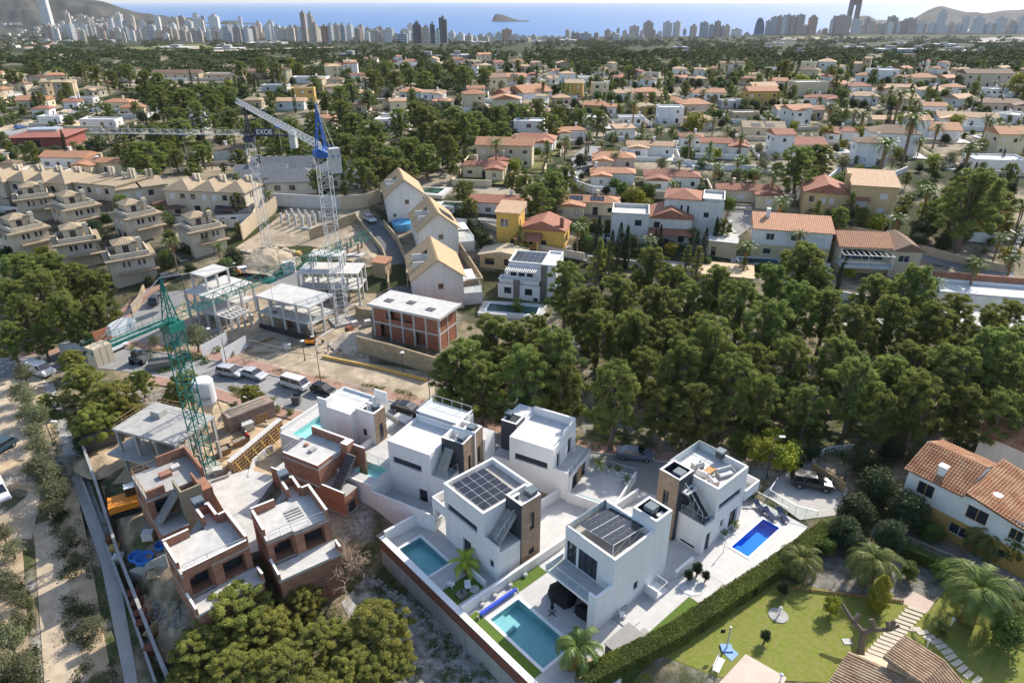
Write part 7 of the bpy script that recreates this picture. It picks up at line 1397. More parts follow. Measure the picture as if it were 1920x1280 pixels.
skip_box('grey open skip standing on the road with its shadow',(302,690),20,3.6,1.9,1.4,mat('grey_steel',(.2,.21,.2),.6,.1)); skip_box('wooden mortar tub on the sand near the crane',(420,850),40,1.8,1.3,.9,WOOD,full=mat('wet_mortar',(.25,.22,.18))); skip_box('wooden mortar tub behind the formwork wall',(452,832),42,2.0,1.2,.9,WOOD,full=mat('wet_mortar')); skip_box('dark hanging concrete bucket on a tripod',(557,757),0,1.2,1.2,1.4,CONCD,name='bucket')
o=thing('loader','grey compact loader with raised arms at the road edge','loader',W(264,680),R(-10)); m_=MB(); m_.box(-1.4,1.2,-.8,.8,.4,1.2,GRYM := mat('machine_grey',(.12,.125,.13),.6,.3,3)); m_.build('body',o); m_=MB(); m_.box(-.9,.2,-.6,.6,1.2,2.1,CARG); m_.build('cab',o); m_=MB()
for y in (-.7,.7): m_.bar((-1.2,y,1.2),(1.6,y,1.5),.09,GRYM); m_.bar((1.6,y,1.5),(2.2,y,.4),.09,GRYM)
m_.box(2.0,2.8,-.95,.95,.05,.7,GRYM); m_.build('loader_arm',o)
for x in (-.9,.8):
 for y in (-.85,.85): m_=MB(); m_.bar((x,y-.15,.42),(x,y+.15,.42),.42,TYRE,12); m_.build('wheel',o)
# === building-site gear
def excavator(label,pxy,rz,sc=1.0):
 o=thing('excavator',label,'excavator',W(*pxy),R(rz)); o.scale=(sc,)*3; OR=mat('orange_machine_paint',(.62,.22,.02),.5,.15,1.0)
 for y in (-1.1,1.1): m_=MB(); m_.M=Matrix.Translation((0,y,0)); m_.box(-1.5,1.5,-.25,.25,.12,.75,TYRE); m_.bar((-1.5,-.25,.44),(-1.5,.25,.44),.32,TYRE,12); m_.bar((1.5,-.25,.44),(1.5,.25,.44),.32,TYRE,12); m_.build('track',o)
 m_=MB(); m_.box(-1.9,1.2,-1.2,1.2,.85,1.7,OR); m_.lathe([(.7,.7),(.7,.86)],DARK,14); m_.build('body',o); m_=MB(); m_.box(.1,1.25,.2,1.15,1.7,2.8,CARG); m_.box(.05,1.3,.15,1.2,2.8,2.9,WHP); m_.build('cab',o)
 m_=MB(); m_.bar((1.0,-.3,1.5),(3.0,-.3,3.2),.22,OR); m_.bar((3.0,-.3,3.2),(4.4,-.3,1.5),.17,OR); m_.build('boom',o); m_=MB(); m_.box(4.0,4.9,-.75,.15,.5,1.5,DARK); m_.build('bucket',o)
excavator('orange excavator in the shaded yard behind the site wall',(242,955),30,.95); excavator('small orange excavator on the upper site behind the road',(445,515),100,.8); excavator('yellow mini digger at the foot of the dark plinth',(583,645),10,.45)
o=thing('silo','white cement silo on four slanting legs','silo',W(398,798)); m_=MB(); m_.lathe([(.3,2.2),(1.35,4.0),(1.35,7.0),(1.2,7.25),(.2,7.3)],WHP,22); m_.build('tank',o,smooth=False);
for a in range(4): m_=MB(); c_,s_=math.cos(a*1.571+.7),math.sin(a*1.571+.7); m_.bar((c_*1.8,s_*1.8,-.1),(c_*1.25,s_*1.25,4.0),.09,mat('cream_steel',(.55,.47,.33),.6,.1)); m_.bar((c_*1.6,s_*1.6,1.5),(-s_*1.6,c_*1.6,1.5),.06,mat('cream_steel')); m_.build('leg',o,uv=False)
def on_tank(body,sz,z,dz,m): return text(body,o,sz,m,Matrix.Rotation(R(112)+dz,4,'Z') @ Matrix.Translation((-1.37,0,z)) @ Matrix.Rotation(R(-90),4,'Z') @ Matrix.Rotation(R(90),4,'X'))
on_tank('CIM',.75,4.9,0,mat('dark_lettering',(.12,.11,.11),.7))
for k in (0,.4): m_=MB(); m_.M=Matrix.Rotation(R(112)-.75,4,'Z'); m_.box(-1.4,-1.3,-.45,.45,6.0+k,6.18+k,mat('red_stripe',(.25,.03,.03),.6)); m_.build('stripe',o)
o=thing('container','rusty corrugated container with planks on top','container',W(470,790),R(43)); RUST=mat('rusty_steel',(.26,.19,.16),.8,.3,1.5,col2=(.34,.27,.23)); m_=MB(); L_=6.4
m_.box(-L_/2,L_/2,-1.2,1.2,0,2.5,RUST)
for k in range(26): x=-L_/2+.2+k*.24; m_.box(x,x+.12,-1.26,-1.2,.15,2.35,RUST)
m_.build('body',o); m_=MB()
for k in range(5): m_.box(-2.6,2.2+.2*(k % 2),-.9+k*.36,-.7+k*.36,2.5,2.62,WOOD if k % 2 else CONC)
m_.build('plank',o)
o=thing('pallet_load','wrapped white pallet load beside the container','pallet',W(466,805),R(40)); m_=MB(); m_.box(-.7,.7,-.6,.6,.15,1.2,mat('plastic_wrap',(.5,.5,.48),.5,.2,4)); m_.build('load',o); m_=MB(); m_.box(-.7,.7,-.6,.6,0,.15,WOOD); m_.build('base',o)
o=thing('crate','wooden crate box at the end of the container','crate',W(490,788),R(42)); m_=MB(); m_.box(-.8,.8,-.6,.6,0,1.3,WOOD); m_.build('body',o); m_=MB(); m_.box(-.85,.85,-.65,.65,1.3,1.4,PLYW); m_.build('lid',o)
A,B=W(437,895),W(532,812); an=math.atan2(B.y-A.y,B.x-A.x); L_=(B-A).length; o=thing('formwork_wall','long timber formwork wall with slanting props and pale concrete top','formwork',A,an); m_=MB(); m_.box(0,L_,-.1,.35,-1,2.2,PLYW); m_.build('panel',o); m_=MB(); m_.box(0,L_,-.14,.6,2.2,2.3,CONCL); m_.build('concrete_top',o); m_=MB()
for k in range(int(L_/.5)): x=.2+k*.5; m_.box(x,x+.1,-.25,-.1,0,2.2,WOOD);
for z in (.4,.9,1.4,1.9): m_.box(0,L_,-.32,-.25,z,z+.1,WOOD)
m_.build('batten',o)
for k in range(int(L_/1.6)): m_=MB(); x=.6+k*1.6; m_.bar((x,-.3,1.9),(x,-1.6,0),.05,mat('yellow_prop',(.55,.38,.06),.7)); m_.build('prop',o,uv=False)
rim_wall('garden_wall','grey stepped concrete wall round the dug pit',[W(*p) for p in ((445,880),(430,905),(400,915))],1.2,CONC); rim_wall('garden_wall','curved pale concrete wall beside the tallest brick shell',[W(*p) for p in ((468,905),(478,872),(500,852),(512,846))],1.0,CONCL)
rim_wall('site_wall','long grey block wall along the left of the building site',[W(*p) for p in ((160,850),(180,905),(228,1055),(304,1250),(322,1290))],1.9,CONC,.3); rim_wall('site_wall','tarred back wall of the building site with pale top',[W(*p) for p in ((160,850),(234,825))],2.4,CONCD,.3); rim_wall('site_wall','lower outer block wall beside the shaded pavement',[W(*p) for p in ((150,890),(186,985),(240,1130),(295,1290))],1.0,CONC,.25); rim_wall('site_wall','short cross wall with orange brick top in the yard',[W(*p) for p in ((250,1090),(318,1060))],1.6,CONC,.3)
rr=random.Random(9)
def pallet(label,pxy,rz,kind):
 o=thing('pallet' if kind=='p' else 'brick_pallet',label,'pallet',W(*pxy)+Vector((0,0,.03)),R(rz)); m_=MB(); PW=mat('pallet_wood',(.5,.38,.22),.8,.2,3)
 for k in range(5): m_.box(-.6+k*.26,-.44+k*.26,-.5,.5,.1,.14,PW)
 for y in (-.45,0,.4): m_.box(-.6,.6,y,y+.08,0,.1,PW)
 m_.build('base',o)
 if kind != 'p': m_=MB(); m_.box(-.55,.55,-.45,.45,.14,1.0,{'r': mat('stacked_brick',(.24,.085,.055),.9,.25,4,pattern='brick',col2=(.14,.06,.05),uvs=1.5),'w': mat('plastic_wrap'),'y': mat('yellow_sack',(.45,.32,.10),.8)}[kind]); m_.build('load',o)
for i,(a,k,t) in enumerate((((212,1018),'r','red brick pallet next to the yellow sacks'),((219,1036),'y','pallet of yellow sacks between wall and pavement'),((226,1053),'w','white wrapped pallet between wall and pavement'),((254,1122),'r','brick pallet, uppermost of the shaded row by the wall'),((260,1140),'r','brick pallet, second of the shaded row by the wall'),((266,1160),'r','brick pallet, third of the shaded row by the wall'),((271,1178),'r','brick pallet, lowest of the shaded row by the wall'),((285,1225),'r','lone brick pallet near the bottom of the site wall'),((318,1212),'p','pale empty pallet, upper of two by the pine'),((325,1232),'p','pale empty pallet, lower of two by the pine'),((289,1078),'p','white pallet leaning on the cross wall'))): pallet(t,a,20+rr.uniform(-8,8),k)
BLT=mat('blue_plastic',(.02,.16,.5),.4,.1)
for a,t,s_ in (((258,1050),'blue plastic tub, left of two in the yard',1.0),((273,1055),'blue slide-shaped tub, right of two in the yard',1.2),((303,1028),'upright blue tank at the brick shell wall',.8)):
 o=thing('tub',t,'tub',W(*a),R(20)); o.scale=(s_,)*3; m_=MB(); m_.lathe([(.5,0),(.75,.3),(.8,.75),(.72,.75),(.66,.25)],BLT,14); m_.build('shell',o,smooth=True)
for i,(a,b,t) in enumerate((((381,672),(428,645),'white sheet hoarding, left of the site gate'),((418,680),(464,652),'white sheet hoarding, right of the site gate'))): rim_wall('hoarding',t,[W(*a),W(*b)],2.3,mat('sheet_metal',(.6,.6,.61),.5,.06),.08,cat='hoarding')
def toilet(label,pxy):
 o=thing('portable_toilet',label,'toilet',W(*pxy),R(10)); m_=MB(); m_.box(-.6,.6,-.6,.6,0,2.2,WHP); m_.build('wall',o); m_=MB(); m_.box(-.63,.63,-.63,.63,2.2,2.35,CONCL); m_.build('roof',o); m_=MB(); m_.box(-.62,-.601,-.4,.4,.1,2.0,mat('green_door',(.08,.2,.12),.6)); m_.build('door',o)
toilet('white portable toilet nearest the crane jib',(538,512)); toilet('portable toilet with green door beside the white one',(549,510))
def rubble(name,label,pts,n,sz,m,seed,hgt=.5):
 r_=random.Random(seed); mb=MB(); P=[W(*p) for p in pts]
 for k in range(n):
  a,b,c=r_.random(),r_.random(),r_.random(); i=r_.randrange(len(P)); j=r_.randrange(len(P)); p=P[i].lerp(P[j],a); p=p.lerp(P[r_.randrange(len(P))],b*.6); s_=sz*r_.uniform(.3,1.2); an=r_.uniform(0,3); ca,sa=math.cos(an)*s_,math.sin(an)*s_; z0=p.z-.05; h_=s_*r_.uniform(.3,.9); k_=r_.uniform(.3,1)
  mb.prism([(p.x+ca,p.y+sa),(p.x-sa*k_,p.y+ca*k_),(p.x-ca,p.y-sa),(p.x+sa*k_,p.y-ca*k_)],z0,z0+h_,m)
 o=struct(name,mb,kind='stuff'); return o
STN=mat('rubble_stone',(.42,.36,.28),.95,.25,2.0); rubble('rubble','',((205,985),(300,960),(310,1040),(240,1060)),420,.24,mat('grey_rubble',(.24,.23,.215),.95,.35,2,col2=(.36,.30,.22)),1); rubble('rubble','',((270,1120),(330,1130),(345,1200),(300,1210)),380,.22,mat('grey_rubble'),2); rubble('rubble','',((430,480),(520,460),(560,480),(500,505)),200,.8,STN,3); rubble('rubble','',((600,660),(680,640),(640,630),(690,670)),150,.5,STN,4); rubble('rubble','',((470,885),(500,905),(480,920),(410,870)),260,.22,STN,5); rubble('rubble','',((690,600),(735,580),(720,595)),60,.5,STN,6); rubble('rubble','',((420,745),(350,800),(230,750),(500,790)),260,.25,STN,8); rubble('rubble','',((700,1080),(860,1190),(950,1280),(760,1250)),420,.2,mat('pale_rock',(.36,.345,.32),.95,.25,2),9)
def heap(name,label,pxy,r,h,m,seed):
 p=W(*pxy); V=[]; F=[]; n,k=20,7
 for j in range(k+1):
  for i in range(n): a=6.2832*i/n; q=r*j/k*(1+.25*noise.noise((math.cos(a),math.sin(a),seed))); V.append((q*math.cos(a),q*math.sin(a),h*(1-(j/k) ** 1.3)-.1+.25*h*noise.noise((q*math.cos(a)*.6,q*math.sin(a)*.6,seed))))
 for j in range(k):
  for i in range(n): F.append((j*n+i,j*n+(i+1) % n,(j+1)*n+(i+1) % n,(j+1)*n+i))
 me=bpy.data.meshes.new(name); me.from_pydata(V,[],F); me.materials.append(m); o=put(me,name,loc=p); tag(o,label,'heap')
heap('soil_heap','large bare soil heap between the two white cranes',(505,492),7,3.0,DIRT,1); heap('sand_heap','yellow sand heap beside the mortar tub',(425,880),2.2,1.1,SAND,2); heap('soil_heap','pale soil heap in the fenced yard corner',(195,865),3.4,1.0,SAND,3); heap('soil_heap','brown soil heap against the sandstone wall',(690,490),3.4,1.8,DIRT,4); heap('soil_heap','stony yellow heap under the blue crane',(660,640),4,1.6,STN,5); heap('sand_heap','yellow sand heap beside the first concrete frame',(455,622),3.2,1.0,SAND,6)
rr=random.Random(51)
def stack(pxy,kind):
 if kind=='planks':
  o=thing('timber_stack',None,'timber',W(*pxy),rr.uniform(0,3)); m_=MB()
  for k in range(9): y=rr.uniform(-.6,.6); a=rr.uniform(-.05,.05); m_.box(-1.6+a,1.5+a,y-.12,y+.12,.03+.07*(k // 3) ,.09+.07*(k // 3),rr.choice((WOOD,PLYW)))
  m_.build('plank',o); at_='loose stack of planks'
 elif kind=='rods':
  o=thing('steel_bundle',None,'steel rods',W(*pxy),rr.uniform(0,3)); m_=MB()
  for k in range(14): y=rr.uniform(-.3,.3); m_.bar((-2.4+rr.uniform(-.2,.2),y,.05+.03*(k % 4)),(2.4,y+rr.uniform(-.1,.1),.05+.03*(k % 4)),.025,RUST,caps=False)
  m_.build('rod',o,uv=False); at_='bundle of rusty steel rods'
 else:
  pallet(None,pxy,rr.uniform(0,90),kind); o=[q for q in COL.objects if q.name.startswith(('brick_pallet','pallet')) and q.type=='EMPTY'][-1]; at_={'r': 'pallet of red bricks','w': 'white wrapped pallet','y': 'pallet of yellow sacks','p': 'empty pallet'}[kind]
 NAMED.append((o,at_+' on the building site',pxy,'G'))
for pxy,kd in (((500,640),'planks'),((470,650),'rods'),((540,655),'w'),((555,652),'p'),((640,650),'planks'),((655,622),'r'),((665,612),'w'),((440,600),'planks'),((470,600),'w'),((530,500),'planks'),((545,470),'rods'),((480,520),'r'),((510,525),'w'),((440,540),'p'),((560,480),'y'),((600,470),'planks'),((640,465),'rods'),((690,610),'w'),((712,600),'planks'),((450,800),'planks'),((510,800),'rods'),((500,775),'planks'),((432,862),'planks'),((410,890),'w'),((420,930),'rods'),((455,935),'planks'),((448,985),'p'),((480,1020),'planks'),((360,745),'w'),((335,755),'planks'),((300,1170),'planks'),((280,1010),'w')): stack(pxy,kd)
for pts,t in ((((470,655),(520,668),(560,672)),'wire site fence beside the dark plinth'),(((700,650),(640,655),(590,668)),'wire site fence under the brick shell'),(((405,640),(360,625),(320,640)),'wire site fence on the road bend'),(((345,790),(300,770),(235,800)),'wire site fence behind the grey frame')): q=railing(None,[tuple(W(*p)) for p in pts],1.8,step=1.8,bars=True); q.name='site_fence'; tag(q,t,'fence')
# === people
SKIN=mat('skin',(.45,.27,.19),.6,.05); HELM=mat('white_helmet',(.75,.75,.72),.4); TRO=mat('dark_trousers',(.03,.035,.05),.9,.1)
def person(label,p,rz,jacket,lean=.0,arms=((.35,.25,1.05),(.35,-.25,1.05)),helmet=True,hair=None):
 o=thing('person',label,'person',p,rz)
 def skin_mesh(name,verts,edges,radii,m,parent):
  me=bpy.data.meshes.new(name); me.from_pydata(verts,edges,[]); me.materials.append(m); q=put(me,name,parent); sk=q.modifiers.new('skin','SKIN'); me.skin_vertices.new() if not me.skin_vertices else None
  for v,r in zip(me.skin_vertices[0].data,radii): v.radius=r if isinstance(r,tuple) else (r,r)
  me.skin_vertices[0].data[0].use_root=True; q.modifiers.new('sub','SUBSURF').levels=1; q.modifiers['sub'].render_levels=1; return q
 L=lean; hp=(0,0,.92); ch=(L*.6,0,1.28); nk=(L,0,1.48); hd=(L+.03,0,1.66)
 V=[hp,ch,nk,hd,(0,.1,.88),(.03,.11,.48),(0,.12,.06),(.14,.12,.03),(0,-.1,.88),(.03,-.11,.48),(0,-.12,.06),(.14,-.12,.03),(L,.19,1.42),(L+.06,.24,1.16),arms[0],(L,-.19,1.42),(L+.06,-.24,1.16),arms[1]]
 E=[(0,1),(1,2),(2,3),(0,4),(4,5),(5,6),(6,7),(0,8),(8,9),(9,10),(10,11),(1,12),(12,13),(13,14),(1,15),(15,16),(16,17)]
 body=skin_mesh('body',V,E,[(.14,.11),(.15,.12),.055,(.085,.1),.08,.06,.04,.04,.08,.06,.04,.04,.055,.045,.035,.055,.045,.035],SKIN,o)
 skin_mesh('jacket',[hp,ch,(L*.95,0,1.44),V[12],V[13],tuple(Vector(V[13]).lerp(Vector(V[14]),.8)),V[15],V[16],tuple(Vector(V[16]).lerp(Vector(V[17]),.8))],[(0,1),(1,2),(1,3),(3,4),(4,5),(1,6),(6,7),(7,8)],[(.17,.14),(.18,.15),.09,.075,.065,.055,.075,.065,.055],jacket,body)
 skin_mesh('trousers',[(0,0,.95),V[4],V[5],(0,.12,.12),V[8],V[9],(0,-.12,.12)],[(0,1),(1,2),(2,3),(0,4),(4,5),(5,6)],[(.16,.13),.1,.075,.06,.1,.075,.06],TRO,body)
 m_=MB(); m_.M=Matrix.Translation(hd); m_.lathe([(.135,.02),(.13,.08),(.09,.14),(.01,.165)],HELM if helmet else hair,12); m_.build('helmet' if helmet else 'hair',body,smooth=True)
RJ=mat('red_jacket',(.5,.03,.03),.8,.1); f_top=lambda t: A.lerp(B,t)+Vector((0,0,0))
person('worker in red jacket bending over the formwork behind the tubs',W(469,828),R(200),RJ,.25,((.5,.2,.9),(.5,-.2,.9))); person('worker in red jacket and white helmet at the near formwork end',W(437,880),R(60),RJ,.1,((.45,.2,1.2),(.45,-.2,1.1))); person('worker in dark jacket standing by the sand tub',W(458,818),R(-30),mat('dark_jacket',(.04,.05,.07),.8),.0,((.15,.3,.85),(.15,-.3,.85)))
# === lamp posts and poles
def lamp(label,base,top_y,kind='globe',m=None,zt=None):
 p=W(*base); h=1.0
 while px(p+Vector((0,0,h)))[1]>top_y and h<14: h += .1
 o=thing('street_lamp',label,'street lamp',p,0); m=m or mat('lamp_post_green',(.03,.055,.05),.5,.1); c=MB(); c.bar((0,0,-.2),(0,0,.5),.11,m,8); c.bar((0,0,.5),(0,0,h),.065,m,8,.045); c.build('post',o,uv=False); c=MB()
 if kind=='globe': c.lathe([(.05,h),(.34,h+.12),(.36,h+.2),(.1,h+.34)],mat('lamp_glass',(.7,.7,.68),.3),12)
 elif kind=='arm': c.bar((0,0,h-.1),(.9,.2,h+.1),.05,m); c.box(.6,1.3,.05,.35,h+.05,h+.18,mat('lamp_glass',(.7,.7,.68),.3))
 else: c.bar((0,0,h-.6),(0,0,h),.05,m)
 c.build('lamp_head',o,uv=False)
for b,t,k,l in (((572,676),641,'globe','white-topped street lamp in the vacant lot'),((603,727),650,'pole','tall thin pole beside the black hatchback'),((757,703),663,'globe','white-topped street lamp under the brick shell wall'),((807,763),694,'pole','tall thin pole at the edge of the pines'),((397,650),618,'globe','white-topped street lamp above the white hoarding'),((427,690),634,'pole','thin pole between the white hoardings'),((346,545),508,'pole','thin post on the paved island'),((101,835),793,'arm','dark lamp post in the olive strip'),((1437,896),822,'arm','green lamp post beside the yellow bushes'),((1582,905),875,'pole','leaning grey pole beside the black off-road car'),((82,694),662,'pole','bare pollard-like post behind the white van'),((1104,292),262,'pole','concrete pole at the upper end of the pale street'),((1130,248),232,'pole','thin pole among the palms'),((528,515),470,'pole','rusty site post on the soil heap'),((250,600),560,'pole','thin pole at the curved stone wall')): lamp(l,b,t,k)
p=W(1884,512); o=thing('lattice_mast','leaning grey lattice mast near the right edge','mast',p,0); m_=MB(); lattice(m_,(0,0,0),(1.2,0,13),.6,STEEL,14,.05); m_.build('mast',o,uv=False)
# === garden and house on the right, olives on the left
LAWN=mat('lawn_grass',(.16,.185,.028),.95,.3,5.0,col2=(.20,.195,.055),bump=.8)
patch('lawn',[(1150,1300),(1300,1195),(1450,1090),(1500,1095),(1580,1112),(1700,1128),(1745,1142),(1790,1085),(1940,1120),(1940,1300)],LAWN,.04)
patch('gravel_bed',[(1390,1092),(1440,1058),(1560,1000),(1690,1030),(1790,1090),(1745,1135),(1690,1118),(1560,1108),(1500,1096)],mat('shade_darkened_gravel',(.21,.20,.18),.95,.3,3.0,col2=(.12,.11,.085)),.035)  # grey gravel, its colour darkened to carry the shade of the trees
patch('garden_path',[(1688,1130),(1712,1108),(1752,1130),(1738,1148)],mat('pink_paving',(.50,.39,.33),.85,.08),.05); patch('sports_floor',[(1330,1300),(1398,1226),(1475,1270),(1460,1300)],mat('pink_tiles',(.56,.46,.38),.8,.06,pattern='pave',col2=(.5,.41,.34),uvs=.6),.06); patch('sports_floor',[(1350,1218),(1366,1210),(1385,1226),(1372,1240)],mat('blue_court',(.22,.36,.58),.8,.1),.07)
for i in range(15):
 t=i/14; x,y=1718+(1638-1718)*t,1143+(1232-1143)*t; p=W(x,y); m_=MB(); m_.box(-.75,.75,-.2,.2,-.05,.05,mat('stepping_stone',(.52,.46,.37),.9,.12,2)); o=m_.build('stepping_stone',loc=p+Vector((0,0,.06))); o.rotation_euler=(0,0,R(-28)); NAMED.append((o,'pale stepping stone',(x,y),'S')); o['category']='stepping stone'; o['group']='stepping stones across the lawn'
for i,(x,y) in enumerate(((1716,1180),(1730,1186),(1742,1195),(1755,1203),(1765,1212),(1775,1222),(1783,1232),(1794,1243),(1804,1254),(1815,1265),(1832,1276))): p=W(x,y); m_=MB(); m_.box(-.55,.55,-.22,.22,-.05,.05,mat('stepping_stone')); o=m_.build('stepping_stone',loc=p+Vector((0,0,.06))); o.rotation_euler=(0,0,R(5+i*3)); NAMED.append((o,'pale stepping stone',(x,y),'S')); o['category']='stepping stone'; o['group']='stepping stones across the lawn'
def hedge(label,pts,w_,h,per=70,size=.15,m=HEDGEM,seed=1,z=None):
 rs=np.random.RandomState(seed); C,N_=[],[]; P=[W(*p) for p in pts]
 for a,b in zip(P,P[1:]):
  L_=(b-a).length; d=(b-a).normalized(); s_=Vector((-d.y,d.x,0)); n=int(L_*(w_+2*h)*per); u=rs.uniform(0,1,n); v=rs.uniform(0,1,n)*(w_+2*h); bulge=np.array([.16*noise.noise((x*L_*.7,seed,0)) for x in u])
  for k in range(n):
   if v[k]<h: off,zz,nn=-w_/2,v[k],-s_
   elif v[k]<h+w_: off,zz,nn=v[k]-h-w_/2,h,Vector((0,0,1))
   else: off,zz,nn=w_/2,h-(v[k]-h-w_),s_
   q=a+d*(u[k]*L_)+s_*off+nn*(bulge[k]*1.5-rs.uniform(0,.18)); C.append((q.x,q.y,(terr(q.x,q.y) if z is None else z)+zz)); N_.append((nn+Vector((0,0,.4))).normalized())
 C=np.array(C); me=leafmesh('foliage',C,np.array(N_),np.full(len(C),size),m,rs,rs.uniform(.1,.9,len(C)),aspect=.6); o=thing('hedge',label,'hedge',(0,0,0)); put(me,'foliage',o)
 cm=MB()
 for a,b in zip(P,P[1:]): d=(b-a).normalized(); s_=Vector((-d.y,d.x,0))*(w_/2-.12); q=[a-s_,b-s_,b+s_,a+s_]; cm.prism([(v.x,v.y) for v in q],min(a.z,b.z)-1,(min(a.z,b.z) if z is None else z)+h-.14-abs(a.z-b.z)*.5,mat('hedge_core',(.05,.068,.016),.95))
 cm.build('stems',o); return o
hedge('long tall clipped hedge between white villas and lawn',[(1085,1335),(1262,1203),(1402,1108),(1482,1053),(1550,1003)],1.7,1.6,230,.19,seed=3,z=0); hedge('clipped hedge along the shaded lane',[(1690,1038),(1760,1070),(1850,1100)],1.3,1.5,80,seed=4); hedge('dark clipped hedge under the grey-white block house',[(1075,470),(1150,478),(1225,486)],1.6,2.2,30,.3,CYPM,5); hedge('low hedge below the kidney pool',[(1372,500),(1420,508),(1462,516)],1.4,1.2,40,.25,seed=6); hedge('green hedge on the bank behind the gabled houses',[(860,400),(885,425),(905,455),(918,480)],2.2,2.4,30,.3,CYPM,7); hedge('bright hedge beside the tan wall',[(1580,455),(1612,462)],1.4,1.0,40,.25,seed=8); hedge('hedge along the white wall in the upper gardens',[(1560,345),(1590,330),(1615,318)],1.5,1.5,30,.3,seed=9); hedge('dark hedge behind the solar-panelled low villa',[(1035,425),(1075,432),(1130,436)],1.6,1.6,30,.3,CYPM,10)
def at_h(x,y,h): q=W(x,y);
def put_palm(key,x,y,r,R0,H0,label,sc=None):
 q=W(x,y); sc=(r/ppm(q))/R0; p=W(x,y,terr(q.x,q.y)+H0*sc); p.z=terr(p.x,p.y); return plant(key,p,sc,None,'palm_tree',label,'palm')
put_palm('date0',1502,1048,52,3.0,2.2,'date palm in the gravel bed, nearest the long hedge'); put_palm('date1',1640,1052,62,3.0,2.6,'bright date palm behind the golden thuja'); put_palm('date1',1838,1105,84,3.0,2.6,'largest date palm casting a shadow on the lawn'); put_palm('date0',1858,1000,58,3.0,2.2,'date palm against the ochre house wall'); put_palm('date0',1915,1130,50,3.0,2.2,'date palm cut by the right edge')
put_palm('feather',1085,1190,60,2.3,4.2,'feather palm with drooping browned fronds by the near pool'); put_palm('ypalm',872,1048,36,1.8,3.6,'yellow-green palm on the round bed in the second garden'); put_palm('ypalm',664,850,26,1.8,3.6,'yellow palm in front of the twin-panel villa')
plant('thuja',W(1640,1146),1.0,0,'thuja','golden pointed thuja on the lawn edge','conifer'); plant('gold0',W(1555,1152),.52,0,'ornamental_tree','small round golden-green tree on the lawn','tree',szr=1.25)
for x,y,s_,t in ((1433,1205,1.0,'clipped ball bush on a stem in the middle of the lawn'),(1465,1118,1.25,'clipped ball bush by the gravel edge'),(1412,1118,.8,'small clipped ball bush near the long hedge'),(1290,1090,1.0,'dark cloud-pruned bush, left ball of the white villa bed'),(1306,1080,1.15,'dark cloud-pruned bush, top ball of the white villa bed'),(1322,1090,.9,'dark cloud-pruned bush, right ball of the white villa bed'),(1498,880,.9,'yucca-like round bush at the yellow shrubs')): plant('ball0',W(x,y),s_,0,'topiary_bush',t,'bush')
o=thing('lopped_tree','bare lopped tree with two forked stubby limbs','tree',W(1614,1228)); m_=MB()
p0=Vector((0,0,-.2)); f=W(1618,1185,1.8)-o.location
m_.tube([(0,0,-.2),tuple(f)],[.34,.26],BARK,9); m_.build('trunk',o)
m_=MB()
for pts in ([(1618,1185,1.8),(1600,1165,2.3),(1590,1150,2.6),(1580,1132,3.0)],[(1618,1185,1.8),(1640,1180,2.2),(1668,1180,2.5),(1686,1172,2.9)],[(1600,1165,2.3),(1612,1150,2.8)],[(1640,1180,2.2),(1634,1160,2.9)],[(1668,1180,2.5),(1664,1164,3.0)],[(1668,1180,2.5),(1677,1164,3.1)]): q=[tuple(W(*p)-o.location) for p in pts]; m_.tube(q,[.24-.035*i for i in range(len(q))],BARK,7)
m_.build('limb',o)
def garden_lamp(label,x,y): o=thing('garden_lamp',label,'garden lamp',W(x,y)); m_=MB(); m_.bar((0,0,0),(0,0,.75),.06,WFRAME,8); m_.build('post',o,uv=False); m_=MB(); m_.lathe([(.05,.75),(.16,.85),(.16,.98),(.02,1.08)],mat('lamp_glass'),12); m_.build('lamp_head',o)
for x,y,t in ((1461,1152,'white garden lamp on the round slab'),(1462,1278,'white garden lamp at the bottom edge by the paved court'),(1737,1213,'white garden lamp between the stepping stone rows'),(1783,1172,'white garden lamp near the big date palm shadow')): garden_lamp(t,x,y)
p=W(1459,1154); m_=MB(); m_.lathe([(.9,0),(.9,.06),(.02,.061)],CONC,20); o=m_.build('round_slab',loc=p+Vector((0,0,.05))); tag(o,'round grey slab under the garden lamp','slab'); m_=MB(); m_.box(-.4,.4,-.3,.3,0,.06,CONCL); o=m_.build('slab',loc=W(1588,1203)+Vector((0,0,.05))); tag(o,'single pale slab lying on the lawn','slab')
o=thing('basketball_post','grey basketball post with small black board at the court corner','basketball post',W(1362,1216),0); m_=MB(); m_.box(-.5,.5,-.4,.4,0,.2,mat('blue_court')); m_.build('base',o); m_=MB(); m_.bar((0,0,.2),(.1,.2,2.6),.09,STEEL); m_.build('post',o,uv=False); m_=MB(); m_.box(-.75,-.35,.1,.16,1.9,2.3,BLACK); m_.build('board',o)
o=thing('garden_bench','white slatted bench beside the paved court','bench',W(1347,1252),R(55)); m_=MB()
for k in range(5): m_.box(-.8,.8,-.25+k*.11,-.17+k*.11,.42,.46,WFRAME)
m_.build('seat',o); m_=MB()
for k in range(4): m_.box(-.8,.8,.3,.34,.5+k*.11,.58+k*.11,WFRAME)
m_.build('backrest',o)
for x in (-.7,.7):
 for y in (-.2,.28): m_=MB(); m_.box(x-.03,x+.03,y-.03,y+.03,0,.42,WFRAME); m_.build('leg',o)
P=[W(*p) for p in ((1480,1104),(1560,1113),(1640,1122),(1697,1130))]; m_=MB()
for a,b in zip(P,P[1:]):
 n=int((b-a).length/.22)
 for i in range(n): q=a.lerp(b,i/n); m_.box(q.x-.07,q.x+.07,q.y-.05,q.y+.05,q.z,q.z+.32,WOOD)
o=m_.build('log_edging'); tag(o,'low brown log edging along the gravel bed','edging')
